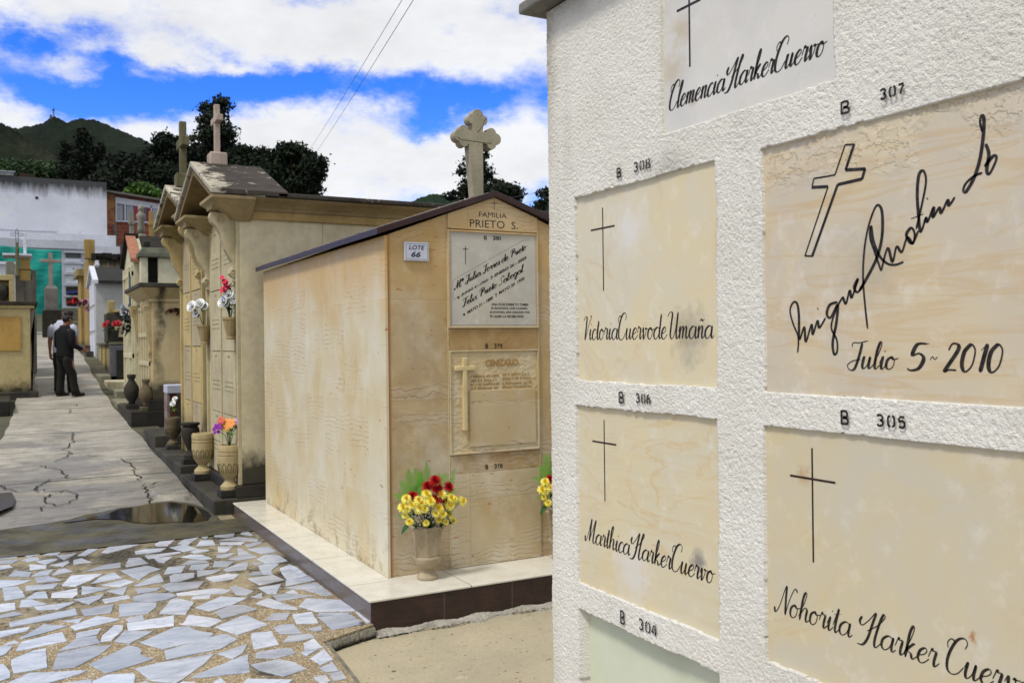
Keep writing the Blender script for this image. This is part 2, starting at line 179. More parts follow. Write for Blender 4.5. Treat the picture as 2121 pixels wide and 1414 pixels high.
HILLS= {'far':[[-179.43,1121.9,188.54],[-95.62,1076.36,201.78],[-36.94,1044.47,212.95],[-3.43,1026.26,217.29],[14.15,1016.7,218.5],[25.06,1010.77,221.69],[30.12,1008.02,225.44],[35.16,1005.29,227.28],[40.16,1002.57,225.79],[46.83,998.94,222.85],[55.21,994.39,224.17],[64.42,989.38,224.53],[74.02,984.16,222.51],[82.35,979.64,218.6],[90.68,975.11,214.68],[97.75,971.26,210.78],[109.41,964.92,204.93],[119.82,959.26,200.03],[130.23,953.61,195.14],[142.72,946.82,188.32],[163.52,935.51,177.11],[196.85,917.39,162.4],[238.57,894.71,149.98],[280.26,872.05,135.17]],'near':[[-75.58,473.6,98.62],[-49.08,459.2,98.69],[-26.14,446.73,97.0],[-12.02,439.05,95.82],[-4.96,435.22,94.52],[-1.44,433.31,93.27],[2.06,431.4,90.41],[7.32,428.54,86.33],[12.59,425.68,83.04],[16.09,423.77,79.38],[21.34,420.92,74.89],[28.37,417.1,70.78],[35.41,413.27,68.08]],'mid':[[39.06,616.16,89.37],[48.29,611.15,101.1],[53.58,608.27,109.33],[60.66,604.43,114.87],[67.97,600.45,117.15],[77.1,595.49,119.11],[86.2,590.55,117.81],[96.56,584.91,112.35],[109.48,577.89,103.3]],'right':[[152.59,429.25,58.71],[165.23,422.38,68.07],[171.53,418.96,70.61],[175.31,416.9,72.71],[179.93,414.39,74.08],[185.16,411.55,74.25],[189.34,409.28,73.25],[194.53,406.46,70.08],[204.98,400.78,68.76],[215.45,395.09,69.82],[225.89,389.42,67.79],[236.34,383.74,66.7],[265.6,367.83,64.43],[328.28,333.76,56.51]]}
TOWER= ([34.74, 1005.51, 227.29], [34.83, 1005.47, 236.33])
CLOUDS= [(0.0962,0.3265,0.1954,0.0304,1.3),(0.3907,0.3336,0.1988,0.0421,1.3),(0.1344,0.2868,0.0351,0.0149,1.25),(0.0476,0.2857,0.0262,0.0106,0.55),(0.3436,0.3015,0.0983,0.0251,1.0),(0.4957,0.3009,0.0635,0.0317,0.9),(0.0091,0.2217,0.0506,0.0161,1.0),(0.0452,0.2625,0.0305,0.0106,1.0),(0.1295,0.2603,0.0233,0.007,1.15),(0.1686,0.2114,0.0861,0.0191,1.1),(0.2564,0.2304,0.0451,0.0257,1.0),(0.3378,0.2481,0.0568,0.022,1.1),(0.4312,0.2071,0.1001,0.0396,1.3),(0.2909,0.1747,0.1627,0.0389,1.4),(0.5135,0.2393,0.0291,0.0116,0.8),(0.5316,0.2013,0.0476,0.037,1.2),(0.2126,0.2829,0.0172,0.0071,0.9),(0.0958,0.2956,0.0273,0.0147,0.4),(0.0118,0.2864,0.0254,0.0104,-1.1),(0.052,0.2993,0.0263,0.0096,-0.5),(0.0864,0.245,0.0677,0.0171,-0.95),(0.1978,0.2584,0.0924,0.0193,-1.15),(0.2031,0.2985,0.0195,0.0081,-0.8),(0.2227,0.3092,0.0296,0.0061,-0.6),(0.3124,0.274,0.0666,0.0135,-0.9),(0.4476,0.2571,0.1055,0.0201,-1.3),(0.5108,0.2369,0.0317,0.0106,-0.7),(0.3894,0.2208,0.022,0.0168,-1.3),(0.4157,0.2321,0.021,0.0132,-0.9),(0.0134,0.2443,0.0254,0.0066,-0.5),(0.132,0.2766,0.0933,0.005,-0.3),(0.7313,0.4345,0.2523,0.1033,0.9),(-0.2206,0.281,0.1581,0.0818,0.8)]
# ------------------------------------------------------------------ materials
def mat_stucco():
    k=M('stucco_white',.9,.2); X,Y,Z=k.xyz()
    c=k.mix(k.rng(k.noise(2.2,5),.35,.7),'#e6e3da','#dad7cc'); c=k.mix(k.rng(k.noise(.9,5,.65),.5,.7,0,.3),c,'#cdc9bb'); c=k.mix(k.m('MULTIPLY',k.rng(k.noise(5,5,.6,k.map((1,1,.12))),.56,.72),.22),c,'#a8a497')
    c=k.mix(k.m('MULTIPLY',k.rng(k.noise(150,3),.55,.72),.4),c,'#a19e94')
    # old rain-run grime down the far edge of the wall and under the coping
    g=k.m('MULTIPLY',k.rng(k.m('ADD',Y,k.m('MULTIPLY',k.noise(5,4),.16)),3.0,3.1),k.rng(Z,2.2,2.85))
    g2=k.m('MULTIPLY',k.rng(k.m('ADD',Z,k.m('MULTIPLY',k.noise(9,5,.6,k.map((1,1,.3))),.14)),2.84,2.96),k.rng(Y,2.2,2.9,.2,.8))
    c=k.mix(k.m('MULTIPLY',k.m('MAXIMUM',g,g2),k.rng(k.noise(40,4),.3,.6,.25,.75)),c,'#4a4842')
    g3=k.rng(k.m('SUBTRACT',Y,k.m('MULTIPLY',k.noise(3,4),.1)),2.86,3.0)
    c=k.mix(k.m('MULTIPLY',g3,.3),c,'#b5a98e')
    d_=k.nd('ShaderNodeVectorMath'); d_.operation='DISTANCE'; k.ln(k.comb(1.8,Y,k.m('MULTIPLY',Z,2.2)),d_.inputs[0]); d_.inputs[1].default_value=(1.8,2.28,2.145*2.2); c=k.mix(k.m('MULTIPLY',k.rng(k.m('ADD',d_.outputs['Value'],k.m('MULTIPLY',k.noise(14,5,.7),.12)),.08,.2,1,0),.35),c,'#7d7b74')
    n1=k.vor(210,'SMOOTH_F1'); n2=k.noise(300,4,.6)
    h=k.m('ADD',k.m('MULTIPLY',n1,-.7),k.m('MULTIPLY',n2,.8))
    return k.out(c,k.bump(h,.9,.004))
def mat_plaque(name,base,vein,grey,seed,rot=.3,chip=False,stain=None,streaky=0.,patch=None):
    k=M(name,.42,.35); L=(seed*3.1,seed*1.7,seed*2.3)
    p=k.map((1,1,1),None,L,(rot,0,0))
    n=k.noise(3.2,6,.6,p,.8); c=k.mix(k.rng(n,.38,.66),base,grey)
    w=k.noise(1.6,4,.55,k.map((1,1.1,3.2 if streaky else 1.8),None,L,(rot,0,0)),1.4)
    v=k.m('ABSOLUTE',k.m('SUBTRACT',w,.5)); c=k.mix(k.m('MULTIPLY',k.rng(v,0,.03,1,0),k.rng(k.noise(2.4,3,.5,p),.42,.6,0,.34)),c,vein)
    if streaky:
        w2=k.noise(3.0,5,.5,k.map((1,.55,6),None,L,(rot,0,0)),.7)
        c=k.mix(k.m('MULTIPLY',k.rng(k.m('ABSOLUTE',k.m('SUBTRACT',w2,.5)),0,.05,1,0),streaky),c,vein)
    c=k.mix(k.m('MULTIPLY',k.rng(k.noise(14,5,.65,p),.55,.75),.3),c,'#ece9e6')
    c=k.mix(k.rng(k.noise(55,3,.5,p),.72,.8,0,.4),c,'#a58a5c')
    nm=k.bump(k.noise(90,4,.6),.12,.001)
    if stain:
        for (sy,sz,sr,col,amt) in stain:
            d=k.nd('ShaderNodeVectorMath'); d.operation='DISTANCE'
            X,Y,Z=k.xyz(); nn=k.noise(9,5,.7); q=k.comb(1.8,k.m('ADD',Y,k.m('MULTIPLY',k.m('SUBTRACT',nn,.5),.14)),k.m('MULTIPLY',Z,1.0))
            k.ln(q,d.inputs[0]); d.inputs[1].default_value=(1.8,sy,sz)
            dd=k.m('ADD',d.outputs['Value'],k.m('MULTIPLY',k.m('SUBTRACT',k.noise(22,5,.7),.5),sr*1.6))
            c=k.mix(k.rng(dd,sr*.2,sr,amt,0),c,col)
    if chip:
        X,Y,Z=k.xyz(); reg=k.m('MULTIPLY',k.rng(k.m('ADD',Z,k.m('MULTIPLY',k.noise(4,3),.12)),2.05,2.1),k.rng(k.noise(7,4,.6),.4,.55))
        cn=k.noise(24,5,.6,k.map((1,1,1.6))); nm=k.bump(k.m('MULTIPLY',k.rng(cn,.45,.5),reg),.6,.006,nm); c=k.mix(k.m('MULTIPLY',reg,.3),c,'#d8c9a8')
    return k.out(c,nm,k.rng(k.noise(6,4),.3,.7,.34,.6))
def mat_sand66(name,side,bright=1.0,brown=.0):
    """honey sandstone slabs: each slab has its own cut, so the wavy rust lines and tone change slab by slab"""
    k=M(name,.5,.35); X,Y,Z=k.xyz()
    u=(Y if side else X)
    fu=k.m('FLOOR',k.m('DIVIDE',k.m('ADD',u,.12),.485 if side else .68)); colh=k.m('FRACT',k.m('MULTIPLY',k.m('SINE',k.m('MULTIPLY',fu,12.9)),431.7))
    fz=k.m('FLOOR',k.m('DIVIDE',k.m('ADD',Z,k.m('MULTIPLY',colh,.1)),.64)); rid=k.m('ADD',k.m('MULTIPLY',fu,3.7),k.m('MULTIPLY',fz,5.3))
    off=k.comb(rid,k.m('MULTIPLY',rid,1.7),k.m('MULTIPLY',rid,.9))
    p=k.vadd(k.pos,off)
    a=k.m('ADD',k.m('MULTIPLY',k.noise(1.6,5,.6,k.map((1,1,.7)),.5),.62),k.m('MULTIPLY',k.noise(2.0,5,.6,k.map((1,1,.7),p),.5),.38))
    c=k.ramp(a,[(.36,'#d2cbb5'),(.47,'#cfc4a6'),(.57,'#c9b890'),(.70,'#c1a571')])
    if brown: c=k.mix(brown,c,k.ramp(k.noise(3.1,5,.6,p,.8),[(.35,'#ad9262'),(.55,'#94713f'),(.75,'#b89f6c')]))
    st=k.noise(5,5,.6,k.map((2.2,2.2,.35))); c=k.mix(k.rng(st,.5,.72,0,.10),c,'#c2a777')
    wh=k.noise(2.6,6,.65,k.map((1.1,1.1,.9))); c=k.mix(k.rng(wh,.5,.7,0,.5),c,'#ddd8c8'); c=k.mix(k.rng(k.noise(5.5,6,.7),.52,.72,0,.22),c,'#c2a672')
    # rust coloured bedding lines
    w=k.m('ADD',k.m('MULTIPLY',Z,30),k.m('ADD',k.m('MULTIPLY',k.noise(2.6,4,.6,p),3.2 if side else 6.5),k.m('MULTIPLY',rid,3.3))); l=k.rng(k.m('ABSOLUTE',k.m('SUBTRACT',k.m('FRACT',w),.5)),.02,.13,1,0)
    msk=k.m('MULTIPLY',k.rng(k.noise(1.5,2,.5,k.map((.35,.35,2.6),p)),(.53 if side else .50),(.60 if side else .57)),k.rng(k.noise(9,4,.6,k.map((1,1,2),p)),.40,.58))
    c=k.mix(k.m('MULTIPLY',k.m('MULTIPLY',l,msk),.85),c,'#9a6a35' if side else '#6f4520')
    c=k.mix(k.m('MULTIPLY',msk,.25),c,'#cfc8b4')
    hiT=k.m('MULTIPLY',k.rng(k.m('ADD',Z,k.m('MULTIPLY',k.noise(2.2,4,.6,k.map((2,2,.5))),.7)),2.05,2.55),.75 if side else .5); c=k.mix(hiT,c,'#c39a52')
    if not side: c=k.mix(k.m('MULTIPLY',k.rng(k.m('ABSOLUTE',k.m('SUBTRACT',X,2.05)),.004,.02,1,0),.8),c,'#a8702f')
    sp=k.rng(k.noise(16,2,.4,k.map((1,1,2.4),p)),.7,.78,0,.75); c=k.mix(sp,c,'#a8672a')
    # joints between slabs
    def joint(coord,cell,per,offv,wd):
        f=k.m('FRACT',k.m('DIVIDE',coord,per)); return k.m('GREATER_THAN',k.m('ABSOLUTE',k.m('SUBTRACT',f,.5)),.5-wd/per/2)
    j=k.m('MAXIMUM',joint(k.m('ADD',u,.12),0,.485 if side else .68,0,.004),joint(k.m('ADD',Z,k.m('MULTIPLY',colh,.1)),0,.64,0,.004))
    c=k.mix(k.m('MULTIPLY',j,.2 if side else .4),c,'#efe6cc' if side else '#8b7550')
    if side: # moss blotches by the plinth
        mm=k.m('MULTIPLY',k.rng(Z,.15,.42,1,0),k.m('MULTIPLY',k.rng(k.noise(5.5,5,.7),.5,.62),k.rng(k.noise(40,3),.4,.6,.3,1))); c=k.mix(k.m('MULTIPLY',mm,.7),c,'#4c4a35')
    h=k.m('ADD',k.m('MULTIPLY',k.noise(60,4),.5),k.m('MULTIPLY',k.m('MULTIPLY',l,msk),-.4))
    return k.out(c,k.bump(h,.25,.002),k.rng(k.noise(5,4),.3,.7,.38,.6))
def mat_tile_top():
    k=M('tile_cream',.22,.5); X,Y,Z=k.xyz()
    c=k.mix(k.rng(k.noise(9,3),.4,.7),'#d9d6ca','#cdc9bb')
    j=k.m('MAXIMUM',k.m('MULTIPLY',k.line(Y,.78,.007,.13),k.m('LESS_THAN',X,2.02)),k.m('MULTIPLY',k.line(X,.78,.007,.72),k.m('LESS_THAN',Y,5.38)))
    c=k.mix(k.m('MULTIPLY',j,.9),c,'#77705f'); c=k.mix(k.m('MULTIPLY',k.rng(k.noise(3,5,.65),.5,.75),.3),c,'#b3ad9b'); c=k.mix(k.rng(k.noise(26,5,.7),.62,.8,0,.4),c,'#a9a08c')
    return k.out(c,k.bump(k.noise(15,2),.05,.001),k.rng(k.noise(6,3),.3,.7,.16,.34))
def mat_tile_brown():
    k=M('tile_brown',.25,.5); X,Y,Z=k.xyz()
    c=k.mix(k.rng(k.noise(7,4),.35,.7),'#241716','#3a2623')
    s=k.noise(8,4,.6,k.map((1,1,6))); c=k.mix(k.rng(s,.5,.75,0,.35),c,'#4b3836')
    j=k.m('MAXIMUM',k.line(Y,.53,.005,.35),k.line(X,.46,.004,.077)); c=k.mix(k.m('MULTIPLY',j,.7),c,'#6f6560')
    return k.out(c,k.bump(k.noise(20,3),.06,.001),k.rng(s,.3,.7,.2,.4))
def mat_path():
    k=M('path_concrete',.8,.3); X,Y,Z=k.xyz()
    c=k.mix(k.rng(k.noise(1.4,6,.65),.35,.7),'#aea99e','#8f8b82')
    c=k.mix(k.rng(k.noise(3,6,.7,k.map((.7,2.4,1))),.46,.7,0,.7),c,'#5b574e')
    c=k.mix(k.rng(k.noise(2.3,5,.6),.56,.72,0,.35),c,'#a08c72')
    c=k.mix(k.rng(k.noise(45,5,.7),.5,.72,0,.5),c,'#4b473f'); c=k.mix(k.rng(k.noise(9,6,.75),.56,.68,0,.4),c,'#bdb8ab')
    mo=k.m('MULTIPLY',k.rng(k.noise(4,6,.75),.56,.66),k.rng(Y,9,14,1,.25)); c=k.mix(k.m('MULTIPLY',mo,.6),c,'#3a3c27')
    wet=k.rng(k.m('ADD',k.m('MULTIPLY',k.noise(1.1,4,.6),1.6),k.rng(Y,8.5,16,.4,0)),.92,1.06)
    wet2=k.m('MULTIPLY',k.rng(k.m('ADD',X,k.m('MULTIPLY',k.noise(2.2,4),.5)),1.45,1.75),k.rng(Y,20,8,0,1)); wet=k.m('MAXIMUM',wet,wet2)
    c=k.mix(k.m('MULTIPLY',wet,.36),c,'#2e2c27')
    # cast joints
    j=None
    for y in (11.3,15.43,18.7,22.1,25.6,29.4,33.1):
        q=k.m('LESS_THAN',k.m('ABSOLUTE',k.m('SUBTRACT',Y,k.m('ADD',k.m('MULTIPLY',k.m('SUBTRACT',k.noise(3,3),.5),.08),y))),.022); j=q if j is None else k.m('MAXIMUM',j,q)
    c=k.mix(k.m('MULTIPLY',j,.85),c,'#1c1b16')
    h=k.m('SUBTRACT',k.m('ADD',k.noise(45,5,.6),k.noise(4,4)),k.m('MULTIPLY',j,3))
    return k.out(c,k.bump(h,.5,.006),k.m('SUBTRACT',.85,k.m('MULTIPLY',wet,.45)))
def mat_yard():
    k=M('yard_concrete',.85,.25)
    c=k.mix(k.rng(k.noise(1.8,6,.65),.35,.68),'#b3a88e','#a09780')
    c=k.mix(k.rng(k.noise(3.1,4,.6),.6,.74,0,.35),c,'#a58560')
    c=k.mix(k.rng(k.noise(26,2,.4,k.map((1,1.4,1))),.68,.73,0,.8),c,'#4a4236')
    c=k.mix(k.rng(k.noise(5,5,.7),.62,.75,0,.5),c,'#cfc9bb'); c=k.mix(k.rng(k.noise(90,3),.5,.75,0,.35),c,'#6e6553')
    return k.out(c,k.bump(k.m('ADD',k.noise(60,5,.65),k.m('MULTIPLY',k.rng(k.noise(26,2,.4),.66,.75),-2)),.5,.004))
MOSSY=[(0.69, 7.55, 0.24), (0.81, 7.16, 0.255), (1.0, 7.55, 0.18), (1.5, 6.24, 0.13), (1.65, 6.3, 0.1), (1.37, 8.05, 0.21000000000000002), (1.53, 7.84, 0.21000000000000002), (1.0, 6.62, 0.18), (1.73, 6.74, 0.15000000000000002), (0.36, 7.66, 0.18), (1.08, 4.53, 0.1)]
def moss_blobs(k,X,Y):
    n=k.noise(9,6,.75); f=None
    for (a,b_,r) in MOSSY:
        dx=k.m('SUBTRACT',X,a); dy=k.m('MULTIPLY',k.m('SUBTRACT',Y,b_),.6); d=k.m('SQRT',k.m('ADD',k.m('MULTIPLY',dx,dx),k.m('MULTIPLY',dy,dy)))
        v=k.rng(k.m('ADD',d,k.m('MULTIPLY',n,r*1.6)),r*1.2,r*1.9,1,0); f=v if f is None else k.m('MAXIMUM',f,v)
    return k.m('MULTIPLY',f,k.rng(k.noise(38,4,.7),.3,.5,.35,1))
def mat_pebble():
    k=M('pebble_mortar',.75,.35); X,Y,Z=k.xyz()
    vc=k.vor(115,'F1','Color'); vd=k.vor(115,'F1','Distance')
    sx=k.xyz(vc)
    peb=k.ramp(sx[0],[(0,'#7d6644'),(.2,'#a68a5e'),(.4,'#b7a68a'),(.55,'#8f8271'),(.7,'#c2ac82'),(.85,'#d3cdc0'),(1,'#64564a')],'CONSTANT')
    c=k.mix(k.rng(vd,.38,.62),peb,'#8b7d63')
    # cement-washed, mossy part farther back
    back=k.rng(k.m('ADD',Y,k.m('MULTIPLY',k.noise(1.5,4,.6),1.8)),6.6,7.3); cem=k.mix(k.rng(k.noise(5,5,.65),.35,.7),'#9c927b','#827860')
    c=k.mix(k.m('MULTIPLY',back,.85),c,cem)
    mo=k.m('MULTIPLY',k.rng(k.noise(2.1,5,.75),.45,.55),k.rng(Y,4.6,6.2,.2,1)); mo=k.m('MULTIPLY',mo,k.rng(k.noise(26,5,.7),.38,.58)); c=k.mix(k.m('MULTIPLY',mo,.9),c,'#23221a')
    bl=moss_blobs(k,X,Y); c=k.mix(k.m('MULTIPLY',bl,.93),c,'#1f1e16')
    h=k.m('ADD',k.m('MULTIPLY',k.rng(vd,.1,.6,1,0),k.m('SUBTRACT',1.0,back)),k.m('MULTIPLY',k.noise(30,4),.5))
    return k.out(c,k.bump(h,.6,.004),k.m('SUBTRACT',.78,k.m('MULTIPLY',mo,.1)))
def mat_slab():
    k=M('paving_marble',.4,.4); a=k.nd('ShaderNodeAttribute'); a.attribute_name='tone'
    n=k.noise(4,5,.6,k.map((1,2.6,1),None,(0,0,0),(0,0,.5)),.6)
    c=k.mix(k.rng(n,.36,.68),'#c2c7d2','#a0a8b7'); c=k.mix(1,c,a.outputs['Color'],'MULTIPLY')
    c=k.mix(k.rng(k.noise(34,5,.6),.56,.8,0,.35),c,'#7f8390'); c=k.mix(k.rng(k.noise(2.5,5,.7),.62,.8,0,.35),c,'#8d8676'); X,Y,Z=k.xyz(); c=k.mix(k.m('MULTIPLY',moss_blobs(k,X,Y),.3),c,'#4f4c40'); v_=k.m('ABSOLUTE',k.m('SUBTRACT',k.noise(2.2,5,.6,k.map((1,2.2,1),None,(3,1,0),(0,0,.7)),1.0),.5)); c=k.mix(k.rng(v_,0,.022,.4,0),c,'#6f7688')
    return k.out(c,k.bump(k.noise(50,4),.18,.002),k.rng(k.noise(5,4),.3,.7,.3,.5))
def mat_leafy(name,a,b,rough=.6,trans=0,scale=3):
    k=M(name,rough,.25); n=k.noise(scale,3)
    c=k.mix(k.rng(n,.35,.65),a,b); c=k.mix(k.rng(k.noise(scale*7,2),.4,.7,0,.6),c,k.mix(.6,c,b))
    if trans: k.b.inputs['Subsurface Weight'].default_value=0
    return k.out(c)
def mat_wet():
    k=M('wet_ground',.35,.5); c=k.mix(k.rng(k.noise(2,6,.7),.38,.62),'#2b2a20','#565138'); c=k.mix(k.rng(k.noise(7,6,.75,k.map((1,2.5,1))),.5,.66,0,.7),c,'#5d5742'); c=k.mix(k.rng(k.noise(60,4,.6),.5,.7,0,.5),c,'#17160f')
    return k.out(c,k.bump(k.noise(70,4),.35,.003),k.rng(k.noise(3,5,.6),.35,.6,.3,.9))
def mat_water():
    k=M('puddle_water',.03,.5); return k.out('#15140f',k.bump(k.noise(14,3),.06,.002),.07)
def mat_roofB(name,lichen=.6):
    k=M(name,.9,.2); X,Y,Z=k.xyz(); c=k.mix(k.rng(k.noise(5,6,.7),.35,.7),'#35302c','#4a443e')
    li=k.m('MULTIPLY',k.rng(k.m('ADD',k.noise(7,6,.75),k.rng(X,1.56,1.85,.22,0)),.60,.68),lichen); c=k.mix(li,c,'#bdb6a4')
    c=k.mix(k.rng(k.noise(3,5,.6,k.map((1,.4,1))),.55,.7,0,.5),c,'#241f1d'); return k.out(c,k.bump(k.noise(50,5,.7),.6,.006))
def mat_white_wall():
    k=M('whitewash_wall',.9,.2); X,Y,Z=k.xyz()
    c=k.mix(k.rng(k.noise(.5,6,.65),.35,.7),'#c9ccd6','#b9bcc6'); c=k.mix(k.rng(k.noise(2.2,6,.7,k.map((1,1,2))),.58,.72,0,.35),c,'#8f9298')
    c=k.mix(k.rng(k.noise(1.1,5,.6),.6,.68,0,.4),c,'#cfcdbb')
    t=k.m('SUBTRACT',k.rng(Z,8.75,10.1,0,1.0),k.m('MULTIPLY',k.noise(1.6,6,.75,k.map((1.6,1,.28))),.95)); c=k.mix(k.rng(t,-.12,.35,0,.92),c,'#23231f')
    return k.out(c,k.bump(k.noise(12,5,.7),.5,.03))
def mat_brick():
    k=M('hollow_brick',.9,.2); b=k.nd('ShaderNodeTexBrick'); X,Y,Z=k.xyz(); k.ln(k.comb(X,Z,0),b.inputs['Vector'])
    b.inputs['Scale'].default_value=1; b.inputs['Brick Width'].default_value=.33; b.inputs['Row Height'].default_value=.2; b.inputs['Mortar Size'].default_value=.018
    b.inputs['Color1'].default_value=lin('#7c382a'); b.inputs['Color2'].default_value=lin('#8f4a33'); b.inputs['Mortar'].default_value=lin('#6f675c')
    c=k.mix(k.rng(k.noise(2,5,.7),.5,.7,0,.6),b.outputs[0],'#5d3a30'); tan=k.m('MULTIPLY',k.m('LESS_THAN',X,4.75),k.m('GREATER_THAN',Z,8.1))
    c=k.mix(k.m('MULTIPLY',tan,k.rng(k.noise(3,2),.4,.6,.3,1)),c,'#a1794f'); return k.out(c,k.bump(k.noise(20,3),.3,.01))
def mat_hill(name,a,b,c3):
    k=M(name,.95,.1); c=k.mix(k.rng(k.noise(.03,8,.7),.35,.65),a,b); c=k.mix(k.rng(k.noise(.011,4,.6),.55,.66,0,.7),c,c3); c=k.mix(k.rng(k.noise(.25,4,.7),.45,.7,0,.7),c,k.mix(.7,c,(0.004,.006,.004,1)))
    return k.out(c,k.bump(k.noise(.12,8,.75),1,6))
def mat_bark(): return simple('bark','#4a3c30','#2e261f',5,.95,.6,.02)
# ------------------------------------------------------------------ hand lettering
def smooth_pts(p,n=7):
    if len(p)<3: return [tuple(a) for a in p]
    P=[p[0]]+list(p)+[p[-1]]; out=[]
    for i in range(1,len(P)-2):
        p0,p1,p2,p3=[np.array(q,float) for q in P[i-1:i+3]]
        for t in np.linspace(0,1,n,endpoint=False):
            out.append(tuple(.5*((2*p1)+(-p0+p2)*t+(2*p0-5*p1+4*p2-p3)*t*t+(-p0+3*p1-3*p2+p3)*t**3)))
    out.append(tuple(p[-1])); return out
class Plane:      # u to the right, v up, n towards the viewer
    def __init__(s,o,u,v,n): s.o=Vector(o); s.u=Vector(u); s.v=Vector(v); s.n=Vector(n)
    def at(s,a,b,h=0): return s.o+s.u*a+s.v*b+s.n*h
def stroke(mb,pl,pts,wmin,wmax=None,h=.0006,sm=True,cap=True,axis=(.35,.94),mi=None):
    """flat ribbon with a broad-nib pen: wide on down strokes, hairline on up strokes"""
    wmax=wmax or wmin
    q=[np.array(a) for a in (smooth_pts(pts) if sm else pts)]
    if len(q)<2: return
    L=[];Rr=[]
    for i in range(len(q)):
        d=q[min(i+1,len(q)-1)]-q[max(i-1,0)]; n=np.linalg.norm(d); d=d/n if n>1e-9 else np.array([1,0])
        k=max(0,-(d[0]*axis[0]+d[1]*axis[1])); e=min(1,min(i,len(q)-1-i)/2+.35) if cap else 1
        w=(wmin+(wmax-wmin)*k**1.3)*e/2; nn=np.array([-d[1],d[0]])
        L.append(q[i]+nn*w); Rr.append(q[i]-nn*w)
    vs=[pl.at(a[0],a[1],h) for a in L]+[pl.at(a[0],a[1],h) for a in Rr]; n=len(q)
    mb.add(vs,[(i,i+1,n+i+1,n+i) for i in range(n-1)],mi)
